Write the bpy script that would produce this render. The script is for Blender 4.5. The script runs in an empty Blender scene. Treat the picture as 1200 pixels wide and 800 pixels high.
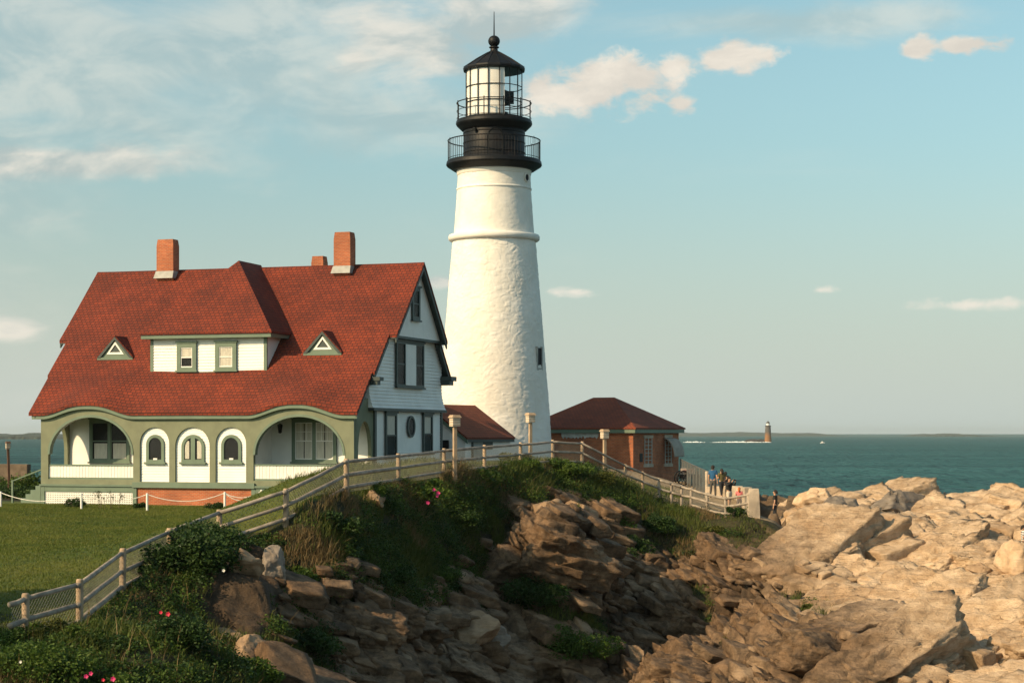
import bpy, math, random
import numpy as np
from mathutils import Vector, Matrix
from mathutils.geometry import tessellate_polygon
random.seed(7)
RNG = np.random.default_rng(7)
F = 2200.0           # focal length of the photograph in its own 1200 px frame
HOR = 508.0          # row of the horizon
SEA = -12.5          # sea level; the camera stands at z = 0
SC = bpy.context.scene
COL = SC.collection
PI = math.pi
R = math.radians
SUN_AZ, SUN_EL = R(55), R(31)       # sun to the left, behind the viewer


def P(px, py, Y):
    return Vector(((px - 600) / F * Y, Y, (HOR - py) / F * Y))


# ------------------------------------------------------------------ objects
def tag(o, label=None, cat=None, group=None, kind=None):
    if label:
        o['label'] = label
    if cat:
        o['category'] = cat
    if group:
        o['group'] = group
    if kind:
        o['kind'] = kind
    return o


def thing(name, label, cat, loc=(0, 0, 0), rz=0.0, group=None):
    o = bpy.data.objects.new(name, None)
    COL.objects.link(o)
    o.location = loc
    o.rotation_euler = (0, 0, rz)
    o.empty_display_size = 0.2
    return tag(o, label, cat, group)


def copy_tree(o, parent=None):
    c = o.copy()
    COL.objects.link(c)
    if parent is not None:
        c.parent = parent
    for ch in [k for k in bpy.data.objects if k.parent == o]:
        copy_tree(ch, c)
    return c


class MB:
    """collects shapes and links them as one mesh object"""
    def __init__(self):
        self.v, self.f, self.m = [], [], []
        self.cur = 0

    def add(self, vs, fs):
        b = len(self.v)
        self.v.extend([tuple(p) for p in vs])
        for f in fs:
            self.f.append(tuple(b + i for i in f))
            self.m.append(self.cur)
        return self

    def box(self, c, s, rz=0.0, M=None):
        x, y, z = (k / 2 for k in s)
        pts = [Vector((a * x, b * y, d * z)) for d in (-1, 1) for (a, b) in ((-1, -1), (1, -1), (1, 1), (-1, 1))]
        mt = M if M is not None else Matrix.Rotation(rz, 3, 'Z')
        pts = [mt @ p + Vector(c) for p in pts]
        return self.add(pts, [(3, 2, 1, 0), (4, 5, 6, 7), (0, 1, 5, 4), (1, 2, 6, 5), (2, 3, 7, 6), (3, 0, 4, 7)])

    def bb(self, x0, x1, y0, y1, z0, z1):
        return self.box(((x0 + x1) / 2, (y0 + y1) / 2, (z0 + z1) / 2), (abs(x1 - x0), abs(y1 - y0), abs(z1 - z0)))

    def hexa(self, a, b):
        """two quads a, b (4 points each) joined to a closed block"""
        return self.add(list(a) + list(b), [(3, 2, 1, 0), (4, 5, 6, 7), (0, 1, 5, 4), (1, 2, 6, 5), (2, 3, 7, 6), (3, 0, 4, 7)])

    def beam(self, p, q, w, h, up=(0, 0, 1)):
        p, q = Vector(p), Vector(q)
        d = (q - p).normalized()
        s = d.cross(Vector(up))
        if s.length < 1e-4:
            s = d.cross(Vector((1, 0, 0)))
        s.normalize()
        u = s.cross(d)
        a = [p + s * w / 2 * i + u * h / 2 * j for (i, j) in ((-1, -1), (1, -1), (1, 1), (-1, 1))]
        b = [k + (q - p) for k in a]
        return self.hexa(a, b)

    def tube(self, pts, r, n=8, cap=True, jit=0.0):
        pts = [Vector(p) for p in pts]
        rr = r if isinstance(r, (list, tuple)) else [r] * len(pts)
        vs, fs = [], []
        prev = None
        for i, p in enumerate(pts):
            d = (pts[min(i + 1, len(pts) - 1)] - pts[max(i - 1, 0)]).normalized()
            if prev is None:
                s = d.cross(Vector((0, 0, 1)))
                if s.length < 1e-3:
                    s = Vector((1, 0, 0))
            else:
                s = prev - d * prev.dot(d)
            s.normalize()
            prev = s
            t = d.cross(s)
            for k in range(n):
                a = 2 * PI * k / n
                q = rr[i] * (1 + (random.uniform(-jit, jit) if jit else 0))
                vs.append(p + (s * math.cos(a) + t * math.sin(a)) * q)
        for i in range(len(pts) - 1):
            for k in range(n):
                k2 = (k + 1) % n
                fs.append((i * n + k, i * n + k2, (i + 1) * n + k2, (i + 1) * n + k))
        if cap:
            fs.append(tuple(reversed(range(n))))
            fs.append(tuple((len(pts) - 1) * n + k for k in range(n)))
        return self.add(vs, fs)

    def lathe(self, prof, n=32, c=(0, 0, 0), a0=0.0, a1=None):
        c = Vector(c)
        full = a1 is None
        m = n if full else n + 1
        span = 2 * PI if full else a1 - a0
        vs = [c + Vector((r * math.cos(a0 + span * k / n), r * math.sin(a0 + span * k / n), z)) for (r, z) in prof for k in range(m)]
        fs = []
        for i in range(len(prof) - 1):
            for k in range(n):
                k2 = (k + 1) % m
                fs.append((i * m + k, i * m + k2, (i + 1) * m + k2, (i + 1) * m + k))
        if full:
            fs.append(tuple(reversed(range(n))))
            fs.append(tuple((len(prof) - 1) * m + k for k in range(n)))
        return self.add(vs, fs)

    def plate(self, outer, holes, y0, y1, M=None):
        """a polygon in the xz plane with holes, given thickness from y0 to y1"""
        loops = [list(outer)] + [list(h) for h in holes]
        flat = [p for l in loops for p in l]
        tris = tessellate_polygon([[Vector((p[0], p[1], 0)) for p in l] for l in loops])
        n = len(flat)
        vs = [Vector((p[0], y0, p[1])) for p in flat] + [Vector((p[0], y1, p[1])) for p in flat]
        if M is not None:
            vs = [M @ v for v in vs]
        fs = []
        for t in tris:
            a, b, c = (flat[i] for i in t)
            cr = (b[0] - a[0]) * (c[1] - a[1]) - (b[1] - a[1]) * (c[0] - a[0])
            if abs(cr) < 1e-9:
                continue
            t = tuple(t) if cr > 0 else tuple(reversed(t))
            fs.append(t)
            fs.append(tuple(n + i for i in reversed(t)))
        o = 0
        for l in loops:
            k = len(l)
            area = sum(l[i][0] * l[(i + 1) % k][1] - l[(i + 1) % k][0] * l[i][1] for i in range(k))
            for i in range(k):
                j = (i + 1) % k
                q = (o + i, n + o + i, n + o + j, o + j)
                outerish = (area > 0) == (l is loops[0])
                fs.append(q if outerish else tuple(reversed(q)))
            o += k
        return self.add(vs, fs)

    def sheet(self, grid, off):
        """grid[i][j] points; closed slab displaced by vector off"""
        ni, nj = len(grid), len(grid[0])
        off = Vector(off)
        vs = [Vector(p) for row in grid for p in row]
        vs = vs + [p + off for p in vs]
        n = ni * nj
        fs = []
        for i in range(ni - 1):
            for j in range(nj - 1):
                a, b, c, d = i * nj + j, i * nj + j + 1, (i + 1) * nj + j + 1, (i + 1) * nj + j
                fs.append((a, b, c, d))
                fs.append((n + d, n + c, n + b, n + a))
        rim = [(0, j) for j in range(nj)] + [(i, nj - 1) for i in range(1, ni)] + [(ni - 1, j) for j in range(nj - 2, -1, -1)] + [(i, 0) for i in range(ni - 2, 0, -1)]
        idx = [i * nj + j for i, j in rim]
        for k in range(len(idx)):
            a, b = idx[k], idx[(k + 1) % len(idx)]
            fs.append((b, a, n + a, n + b))
        return self.add(vs, fs)

    def build(self, name, mat, parent=None, smooth=False, uv=None, fix=False, bevel=0.0):
        me = bpy.data.meshes.new(name)
        me.from_pydata(self.v, [], self.f)
        mats = mat if isinstance(mat, (list, tuple)) else [mat]
        for k in mats:
            me.materials.append(k)
        if len(mats) > 1:
            me.polygons.foreach_set('material_index', self.m)
        if fix:
            import bmesh
            bm = bmesh.new()
            bm.from_mesh(me)
            bmesh.ops.recalc_face_normals(bm, faces=bm.faces)
            bm.to_mesh(me)
            bm.free()
        me.update()
        lay = me.uv_layers.new(name='UVMap')
        nl = len(me.loops)
        li = np.zeros(nl, dtype=np.int32)
        me.loops.foreach_get('vertex_index', li)
        co = np.zeros(len(me.vertices) * 3)
        me.vertices.foreach_get('co', co)
        co = co.reshape(-1, 3)
        if uv is not None:
            pts = co[li]
            u, w = uv(pts)
        else:
            npoly = len(me.polygons)
            tot = np.zeros(npoly, dtype=np.int32)
            me.polygons.foreach_get('loop_total', tot)
            nor = np.zeros(npoly * 3)
            me.polygons.foreach_get('normal', nor)
            nor = np.repeat(nor.reshape(-1, 3), tot, axis=0)
            t = np.stack([-nor[:, 1], nor[:, 0], np.zeros(nl)], 1)
            ln = np.linalg.norm(t, axis=1)
            t[ln < 1e-3] = (1, 0, 0)
            t /= np.linalg.norm(t, axis=1)[:, None]
            b = np.cross(nor, t)
            pts = co[li]
            u, w = (pts * t).sum(1), (pts * b).sum(1)
        lay.data.foreach_set('uv', np.stack([u, w], 1).ravel())
        if smooth:
            me.polygons.foreach_set('use_smooth', [True] * len(me.polygons))
        o = bpy.data.objects.new(name, me)
        COL.objects.link(o)
        if parent is not None:
            o.parent = parent
        if bevel:
            bv = o.modifiers.new('Bevel', 'BEVEL')
            bv.width = bevel
            bv.segments = 2
            bv.limit_method = 'ANGLE'
        return o


def np_mesh(name, V, Fq, mat, parent=None, smooth=False):
    """mesh from numpy arrays; Fq is (n,3) or (n,4)"""
    me = bpy.data.meshes.new(name)
    n, k = Fq.shape
    me.vertices.add(len(V))
    me.vertices.foreach_set('co', np.ascontiguousarray(V, dtype=np.float32).ravel())
    me.loops.add(n * k)
    me.loops.foreach_set('vertex_index', np.ascontiguousarray(Fq, dtype=np.int32).ravel())
    me.polygons.add(n)
    me.polygons.foreach_set('loop_start', np.arange(n, dtype=np.int32) * k)
    if smooth:
        me.polygons.foreach_set('use_smooth', np.ones(n, dtype=bool))
    me.update(calc_edges=True)
    for m in (mat if isinstance(mat, (list, tuple)) else [mat]):
        me.materials.append(m)
    o = bpy.data.objects.new(name, me)
    COL.objects.link(o)
    if parent is not None:
        o.parent = parent
    return o


def arch(x0, x1, z0, zs, zt, n=20):
    """arched outline: straight sides from z0 to the springing zs, elliptic top at zt"""
    xc, a = (x0 + x1) / 2, (x1 - x0) / 2
    pts = [(x0, z0), (x1, z0)]
    for k in range(n + 1):
        t = PI * k / n
        pts.append((xc + a * math.cos(t), zs + (zt - zs) * math.sin(t)))
    return pts


def rect(x0, x1, z0, z1):
    return [(x0, z0), (x1, z0), (x1, z1), (x0, z1)]


# ------------------------------------------------------------------ numpy noise
def _hash(ix, iy, iz, s):
    h = (ix.astype(np.int64) * 374761393 + iy.astype(np.int64) * 668265263 + iz.astype(np.int64) * 2147483647 + s * 1274126177) & 0xFFFFFFFF
    h = ((h ^ (h >> 13)) * 1274126177) & 0xFFFFFFFF
    h = ((h ^ (h >> 16)) * 2246822519) & 0xFFFFFFFF
    h = h ^ (h >> 15)
    return (h & 0xFFFFFF) / float(0x1000000)


def vnoise(p, s=0):
    i = np.floor(p).astype(np.int64)
    f = p - i
    f = f * f * f * (f * (f * 6 - 15) + 10)
    out = 0
    for dx in (0, 1):
        wx = f[:, 0] if dx else 1 - f[:, 0]
        for dy in (0, 1):
            wy = f[:, 1] if dy else 1 - f[:, 1]
            for dz in (0, 1):
                wz = f[:, 2] if dz else 1 - f[:, 2]
                out = out + wx * wy * wz * _hash(i[:, 0] + dx, i[:, 1] + dy, i[:, 2] + dz, s)
    return out * 2 - 1


def fbm(p, oct=4, s=0, gain=0.5):
    o, a = 0, 1.0
    for k in range(oct):
        o = o + a * vnoise(p * (2.03 ** k) + 17.3 * k, s + k)
        a *= gain
    return o


def voro(p, s=0, pn=5.0, flat=False):
    """F1, F2, random triple and centre of the nearest cell"""
    i = np.floor(p).astype(np.int64)
    n = len(p)
    f1 = np.full(n, 9.0)
    f2 = np.full(n, 9.0)
    cen = np.zeros((n, 3))
    cid = np.zeros((n, 3), dtype=np.int64)
    cid2 = np.zeros((n, 3), dtype=np.int64)
    for dx in (-1, 0, 1):
        for dy in (-1, 0, 1):
            for dz in ((0,) if flat else (-1, 0, 1)):
                c = i + np.array([dx, dy, dz])
                q = c + np.stack([_hash(c[:, 0], c[:, 1], c[:, 2], s + 11 + k) for k in range(3)], 1)
                e = np.abs(q - p)
                if flat:
                    e[:, 2] = 0
                d = ((e ** pn).sum(1)) ** (1.0 / pn)
                near = d < f1
                sec = (~near) & (d < f2)
                cid2[near] = cid[near]
                cid2[sec] = c[sec]
                f2 = np.where(near, f1, np.minimum(f2, d))
                f1 = np.where(near, d, f1)
                cen[near] = q[near]
                cid[near] = c[near]
    rnd = np.stack([_hash(cid[:, 0], cid[:, 1], cid[:, 2], s + 31 + k) for k in range(4)], 1)
    rn2 = np.stack([_hash(cid2[:, 0], cid2[:, 1], cid2[:, 2], s + 31 + k) for k in range(4)], 1)
    return f1, f2, rnd, cen, rn2


# ------------------------------------------------------------------ materials
def new_mat(name):
    m = bpy.data.materials.new(name)
    m.use_nodes = True
    nt = m.node_tree
    return m, nt, nt.nodes['Principled BSDF']


def node(nt, t, **kw):
    n = nt.nodes.new(t)
    for k, v in kw.items():
        if k.startswith('i_'):
            n.inputs[k[2:].replace('_', ' ')].default_value = v
        else:
            setattr(n, k, v)
    return n


def c4(c):
    return (c[0], c[1], c[2], 1.0)


def mixc(nt, fac, a, b, mode='MIX'):
    n = nt.nodes.new('ShaderNodeMix')
    n.data_type = 'RGBA'
    n.blend_type = mode
    for s, v in ((n.inputs[0], fac), (n.inputs[6], a), (n.inputs[7], b)):
        if hasattr(v, 'is_output'):
            nt.links.new(v, s)
        else:
            s.default_value = v if not isinstance(v, (tuple, list)) else c4(v)
    return n.outputs[2]


def ramp(nt, src, p0, p1):
    n = node(nt, 'ShaderNodeMapRange')
    n.interpolation_type = 'SMOOTHSTEP'
    n.inputs['From Min'].default_value = p0
    n.inputs['From Max'].default_value = p1
    nt.links.new(src, n.inputs['Value'])
    return n.outputs[0]


def noise(nt, scale, detail=4, rough=0.55, co=None, dist=0.0):
    n = node(nt, 'ShaderNodeTexNoise')
    n.inputs['Scale'].default_value = scale
    n.inputs['Detail'].default_value = detail
    n.inputs['Roughness'].default_value = rough
    n.inputs['Distortion'].default_value = dist
    if co is not None:
        nt.links.new(co, n.inputs['Vector'])
    return n.outputs['Fac']


def objco(nt, scale=None):
    t = node(nt, 'ShaderNodeTexCoord')
    if scale is None:
        return t.outputs['Object']
    mp = node(nt, 'ShaderNodeMapping')
    mp.inputs['Scale'].default_value = scale
    nt.links.new(t.outputs['Object'], mp.inputs['Vector'])
    return mp.outputs['Vector']


def bump(nt, h, strength, dist, b, prev=None):
    n = node(nt, 'ShaderNodeBump')
    n.inputs['Strength'].default_value = strength
    n.inputs['Distance'].default_value = dist
    nt.links.new(h, n.inputs['Height'])
    if prev is not None:
        nt.links.new(prev, n.inputs['Normal'])
    if b is not None:
        nt.links.new(n.outputs['Normal'], b.inputs['Normal'])
    return n.outputs['Normal']


def paint(name, c, rough=0.6, var=0.18, scale=1.5, dirt=None, dirt_amt=0.4, grain=0.15, metal=0.0, stretch=None):
    """a painted or plain surface with uneven tone, blotches of dirt and fine grain"""
    m, nt, b = new_mat(name)
    co = objco(nt, stretch)
    n1 = noise(nt, scale, 6, 0.6, co)
    lo = tuple(k * (1 - var) for k in c)
    hi = tuple(min(1, k * (1 + var * 0.6)) for k in c)
    col = mixc(nt, ramp(nt, n1, 0.3, 0.7), lo, hi)
    if dirt is not None:
        n2 = noise(nt, scale * 0.7, 8, 0.7, co, 0.6)
        f = node(nt, 'ShaderNodeMath', operation='MULTIPLY')
        nt.links.new(ramp(nt, n2, 0.5, 0.72), f.inputs[0])
        f.inputs[1].default_value = dirt_amt
        col = mixc(nt, f.outputs[0], col, dirt)
    nt.links.new(col, b.inputs['Base Color'])
    b.inputs['Roughness'].default_value = rough
    b.inputs['Metallic'].default_value = metal
    bump(nt, noise(nt, scale * 18, 4, 0.6, co), grain, 0.01, b)
    return m


def bricky(name, c1, c2, mortar, bw, bh, ms=0.012, strength=0.5, rough=0.85, offset=0.5, var=0.35, bias=0.0, big=0.5):
    """courses of bricks, tiles or shingles in the mesh's own uv (metres)"""
    m, nt, b = new_mat(name)
    uv = node(nt, 'ShaderNodeUVMap')
    br = node(nt, 'ShaderNodeTexBrick')
    br.offset = offset
    br.inputs['Color1'].default_value = c4(c1)
    br.inputs['Color2'].default_value = c4(c2)
    br.inputs['Mortar'].default_value = c4(mortar)
    br.inputs['Scale'].default_value = 1.0
    br.inputs['Mortar Size'].default_value = ms
    br.inputs['Mortar Smooth'].default_value = 0.3
    br.inputs['Bias'].default_value = bias
    br.inputs['Brick Width'].default_value = bw
    br.inputs['Row Height'].default_value = bh
    nt.links.new(uv.outputs[0], br.inputs['Vector'])
    n1 = noise(nt, big, 5, 0.6, objco(nt))
    d = mixc(nt, ramp(nt, n1, 0.32, 0.7), (1 - var,) * 3, (1 + var * 0.5,) * 3)
    col = mixc(nt, 1.0, br.outputs['Color'], d, 'MULTIPLY')
    nt.links.new(col, b.inputs['Base Color'])
    b.inputs['Roughness'].default_value = rough
    inv = node(nt, 'ShaderNodeMath', operation='SUBTRACT')
    inv.inputs[0].default_value = 1.0
    nt.links.new(br.outputs['Fac'], inv.inputs[1])
    p = bump(nt, noise(nt, 30, 4, 0.6, objco(nt)), 0.2, 0.01, None)
    bump(nt, inv.outputs[0], strength, 0.02, b, p)
    return m


def glass(name, tint=(0.02, 0.03, 0.035), see=0.5):
    m, nt, b = new_mat(name)
    b.inputs['Base Color'].default_value = c4(tint)
    b.inputs['Roughness'].default_value = 0.04
    b.inputs['Specular IOR Level'].default_value = 0.6
    tr = node(nt, 'ShaderNodeBsdfTransparent')
    mx = node(nt, 'ShaderNodeMixShader')
    mx.inputs[0].default_value = see
    nt.links.new(b.outputs[0], mx.inputs[1])
    nt.links.new(tr.outputs[0], mx.inputs[2])
    nt.links.new(mx.outputs[0], nt.nodes['Material Output'].inputs['Surface'])
    return m


def leafmat(name, cols, rough=0.6, trans=0.25, scale=0.9):
    """foliage: light and dark leaves by position, some light passing through"""
    m, nt, b = new_mat(name)
    co = objco(nt)
    col = mixc(nt, ramp(nt, noise(nt, scale, 3, 0.6, co), 0.35, 0.65), cols[0], cols[1])
    col = mixc(nt, ramp(nt, noise(nt, scale * 9, 2, 0.5, co), 0.45, 0.75), col, cols[2])
    nt.links.new(col, b.inputs['Base Color'])
    b.inputs['Roughness'].default_value = rough
    b.inputs['Specular IOR Level'].default_value = 0.25
    tl = node(nt, 'ShaderNodeBsdfTranslucent')
    nt.links.new(col, tl.inputs['Color'])
    mx = node(nt, 'ShaderNodeMixShader')
    mx.inputs[0].default_value = trans
    nt.links.new(b.outputs[0], mx.inputs[1])
    nt.links.new(tl.outputs[0], mx.inputs[2])
    nt.links.new(mx.outputs[0], nt.nodes['Material Output'].inputs['Surface'])
    return m


M = {}
M['white'] = paint('white_paint', (0.80, 0.78, 0.74), 0.55, 0.07, 0.8, (0.55, 0.50, 0.42), 0.12)
M['sage'] = paint('sage_green_shingle', (0.170, 0.185, 0.115), 0.7, 0.15, 1.2, (0.12, 0.12, 0.06), 0.25)
M['green'] = paint('green_trim_paint', (0.120, 0.170, 0.120), 0.5, 0.12, 1.5)
M['darkgreen'] = paint('dark_green_trim_paint', (0.030, 0.045, 0.042), 0.5, 0.15, 1.5)
M['black'] = paint('black_iron_paint', (0.009, 0.010, 0.012), 0.5, 0.3, 2.0, (0.05, 0.03, 0.02), 0.25)
M['roof'] = bricky('red_shingle_roof', (0.205, 0.029, 0.008), (0.140, 0.019, 0.006), (0.040, 0.008, 0.004), 0.28, 0.225, 0.020, 0.7, 0.9, var=0.28, big=0.45)
M['roof_old'] = bricky('dull_red_shingle_roof', (0.25, 0.052, 0.018), (0.18, 0.038, 0.014), (0.06, 0.018, 0.014), 0.28, 0.2, 0.018, 0.5, 0.9, var=0.2)
M['brick'] = bricky('red_brick', (0.46, 0.115, 0.040), (0.33, 0.075, 0.030), (0.42, 0.26, 0.16), 0.25, 0.085, 0.010, 0.5, 0.9, var=0.25)
M['brick_dark'] = bricky('weathered_brick', (0.50, 0.140, 0.048), (0.34, 0.088, 0.034), (0.34, 0.22, 0.14), 0.26, 0.10, 0.012, 0.5, 0.9, var=0.3)
M['flash'] = paint('grey_lead_flashing', (0.30, 0.30, 0.28), 0.5, 0.2, 3)
M['glass'] = glass('window_glass', see=0.90)
M['dark'] = paint('dark_interior', (0.012, 0.013, 0.015), 0.9, 0.3, 1.0)
M['curtain'] = paint('pale_curtain', (0.78, 0.73, 0.62), 0.9, 0.15, 3.0, stretch=(4, 4, 0.5))
M['wood'] = paint('weathered_rail_wood', (0.33, 0.275, 0.22), 0.85, 0.35, 2.5, (0.12, 0.10, 0.08), 0.5, 0.5)
M['wood_pale'] = paint('pale_post_wood', (0.40, 0.285, 0.185), 0.8, 0.3, 2.5, (0.2, 0.15, 0.1), 0.4, 0.5)
M['wire'] = paint('galvanised_wire', (0.26, 0.25, 0.20), 0.5, 0.2, 3.0, metal=0.2)
M['concrete'] = paint('pale_concrete', (0.46, 0.37, 0.28), 0.9, 0.3, 1.5, (0.28, 0.22, 0.16), 0.5, 0.5)
M['rope'] = paint('white_rope', (0.70, 0.67, 0.60), 0.9, 0.2, 5.0)

M['black'].node_tree.nodes['Principled BSDF'].inputs['Specular IOR Level'].default_value = 0.2
# ------------------------------------------------------------------ camera, sun, sky
cam = bpy.data.cameras.new('Camera')
co_ = bpy.data.objects.new('Camera', cam)
COL.objects.link(co_)
co_.location = (0, 0, 0)
co_.rotation_euler = (PI / 2, 0, 0)
cam.sensor_width = 36.0
cam.lens = 36.0 * F / 1200.0
cam.shift_y = (HOR - 400.0) / 1200.0
cam.clip_start = 0.5
cam.clip_end = 80000
SC.camera = co_

sd = Vector((-math.sin(SUN_AZ) * math.cos(SUN_EL), -math.cos(SUN_AZ) * math.cos(SUN_EL), math.sin(SUN_EL)))
sl = bpy.data.lights.new('Sun', 'SUN')
so = bpy.data.objects.new('Sun', sl)
COL.objects.link(so)
so.rotation_euler = sd.to_track_quat('Z', 'Y').to_euler()
so.location = sd * 100
sl.energy = 5.0
sl.angle = R(0.55)
sl.color = (1.0, 0.74, 0.44)

W = bpy.data.worlds.new('World')
SC.world = W
W.use_nodes = True
nt = W.node_tree
bg = nt.nodes['Background']
sky = node(nt, 'ShaderNodeTexSky')
sky.sky_type = 'NISHITA'
sky.sun_disc = False
sky.sun_elevation = SUN_EL
sky.sun_rotation = PI + SUN_AZ
sky.altitude = 10
sky.air_density = 1.0
sky.dust_density = 1.6
sky.ozone_density = 1.0
SKY_STRENGTH = 0.10
bg.inputs['Strength'].default_value = SKY_STRENGTH
# clouds live on the sky as azimuth / elevation
tc = node(nt, 'ShaderNodeTexCoord')
sp = node(nt, 'ShaderNodeSeparateXYZ')
nt.links.new(tc.outputs['Generated'], sp.inputs[0])
az = node(nt, 'ShaderNodeMath', operation='ARCTAN2')
nt.links.new(sp.outputs['X'], az.inputs[0])
nt.links.new(sp.outputs['Y'], az.inputs[1])
el = node(nt, 'ShaderNodeMath', operation='ARCSINE')
nt.links.new(sp.outputs['Z'], el.inputs[0])
ae = node(nt, 'ShaderNodeCombineXYZ')
nt.links.new(az.outputs[0], ae.inputs[0])
nt.links.new(el.outputs[0], ae.inputs[1])


def math2(op, a, b=None, clamp=False):
    n = node(nt, 'ShaderNodeMath', operation=op)
    n.use_clamp = clamp
    for s, v in zip(n.inputs, (a, b)):
        if v is None:
            continue
        if hasattr(v, 'is_output'):
            nt.links.new(v, s)
        else:
            s.default_value = v
    return n.outputs[0]


def vmath(op, a, b):
    n = node(nt, 'ShaderNodeVectorMath', operation=op)
    for s, v in zip(n.inputs, (a, b)):
        if hasattr(v, 'is_output'):
            nt.links.new(v, s)
        else:
            s.default_value = v
    return n.outputs['Value'] if op == 'LENGTH' else n.outputs['Vector']


def sky_noise(scale, detail, rough, sx=1.0, sy=1.0, dist=0.0):
    v = vmath('MULTIPLY', ae.outputs[0], (sx, sy, 1))
    return noise(nt, scale, detail, rough, v, dist)


def blob(px, py, rx, ry, top=0.75):
    """1 at the middle of an elliptic cloud, 0 at its rim; the flat belly lies below the centre"""
    a, e = math.atan((px - 600) / F), math.atan((HOR - py) / F)
    d = vmath('SUBTRACT', ae.outputs[0], (a, e, 0))
    d = vmath('MULTIPLY', d, (F / rx, F / ry, 0))
    return math2('SUBTRACT', 1.0, vmath('LENGTH', d, (0, 0, 0)))


def fold(items):
    r = items[0]
    for k in items[1:]:
        r = math2('MAXIMUM', r, k)
    return r


puff = fold([blob(660, 114, 72, 34), blob(700, 100, 84, 44), blob(750, 90, 76, 38), blob(786, 84, 40, 26), blob(870, 68, 58, 24),
             blob(846, 74, 30, 18), blob(800, 123, 22, 16), blob(1120, 66, 72, 15), blob(1078, 67, 32, 17), ])
soft = fold([blob(110, 196, 185, 28), blob(40, 200, 120, 30), blob(460, 45, 120, 74), blob(560, 14, 150, 50), blob(420, 70, 60, 34), blob(10, 392, 70, 18), blob(515, 331, 26, 10)])
tiny = fold([blob(672, 342, 34, 11), blob(963, 342, 24, 8), blob(1145, 361, 90, 11)])
veil = fold([blob(80, 90, 380, 150), blob(280, 60, 330, 110), blob(-100, 150, 300, 200), blob(480, 140, 200, 60), blob(980, 30, 330, 26)])
n_f = sky_noise(60, 9, 0.62, 0.75, 1.25, 0.25)
n_m = sky_noise(22, 9, 0.6, 0.7, 1.6, 0.4)
n_v = sky_noise(9, 9, 0.62, 0.8, 1.9, 0.8)
m_puff = ramp(nt, math2('ADD', puff, math2('MULTIPLY', math2('SUBTRACT', n_f, 0.5), 2.0)), 0.10, 0.66)
m_soft = math2('MULTIPLY', ramp(nt, math2('ADD', soft, math2('MULTIPLY', math2('SUBTRACT', n_m, 0.5), 2.0)), 0.05, 0.75), 0.78)
m_veil = math2('MULTIPLY', ramp(nt, math2('ADD', veil, math2('MULTIPLY', math2('SUBTRACT', n_v, 0.5), 2.2)), -0.12, 0.88), 0.60)
m_tiny = math2('MULTIPLY', ramp(nt, math2('ADD', tiny, math2('MULTIPLY', math2('SUBTRACT', n_f, 0.5), 2.6)), 0.15, 1.0), 0.85)
# thin high cloud over the rest of the dome
allc = math2('MULTIPLY', ramp(nt, sky_noise(3, 9, 0.6, 1.0, 2.2, 0.6), 0.5, 0.78), 0.22)
k = 1.0 / SKY_STRENGTH
# the blue of the photograph is a pale teal
hz = ramp(nt, el.outputs[0], 0.0, 0.24)
tint = mixc(nt, hz, (0.92, 0.99, 0.94), (1.30, 1.49, 1.22))
col = mixc(nt, 1.0, sky.outputs[0], tint, 'MULTIPLY')
low = ramp(nt, el.outputs[0], 0.16, -0.02)
col = mixc(nt, math2('MULTIPLY', low, 0.85), col, (0.575 * k, 0.640 * k, 0.595 * k))
cw = (0.80 * k, 0.74 * k, 0.64 * k)
cg = (0.44 * k, 0.49 * k, 0.47 * k)
shade = ramp(nt, sky_noise(14, 8, 0.6, 0.9, 2.0, 0.5), 0.38, 0.62)
ccol = mixc(nt, shade, cg, cw)
vcol = mixc(nt, shade, (0.40 * k, 0.49 * k, 0.48 * k), (0.68 * k, 0.68 * k, 0.60 * k))
col = mixc(nt, allc, col, cw)
col = mixc(nt, m_veil, col, vcol)
col = mixc(nt, m_soft, col, ccol)
col = mixc(nt, m_tiny, col, cw)
col = mixc(nt, m_puff, col, mixc(nt, shade, (0.64 * k, 0.60 * k, 0.53 * k), cw))
nt.links.new(col, bg.inputs['Color'])

SC.view_settings.view_transform = 'Standard'
SC.view_settings.look = 'None'
SC.view_settings.exposure = 0.16
SC.view_settings.gamma = 1.0
SC.render.engine = 'CYCLES'
SC.cycles.max_bounces = 8
SC.cycles.transparent_max_bounces = 24
SC.cycles.use_denoising = True
# ------------------------------------------------------------------ the headland
# fence posts: column, row of the post top, distance
POSTS = [(-28, 716, 43), (30, 694.5, 45), (93, 678, 47), (143.4, 642, 52), (198, 618.5, 57), (257.4, 596.6, 60), (335, 572, 61), (406, 537, 64.5),
         (467, 531, 72), (520, 525, 79), (567.7, 521, 83), (609.6, 518, 87), (648, 515, 89), (682, 517, 90.5), (733, 543.5, 92), (753, 552, 93),
         (772.6, 560, 93.5), (787, 564.5, 93.5), (798.6, 568, 93.5), (810, 571, 93), (828.6, 577, 91.5), (850.6, 582, 90), (877, 577, 88.5)]
POST_H = [1.22] * 14 + [1.12] * 5 + [1.05, 1.0, 1.0, 1.05]
FEN = []
for (px, py, Y), h in zip(POSTS, POST_H):
    t = P(px, py, Y)
    FEN.append((t, t.z - h))          # top point, ground height

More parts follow.
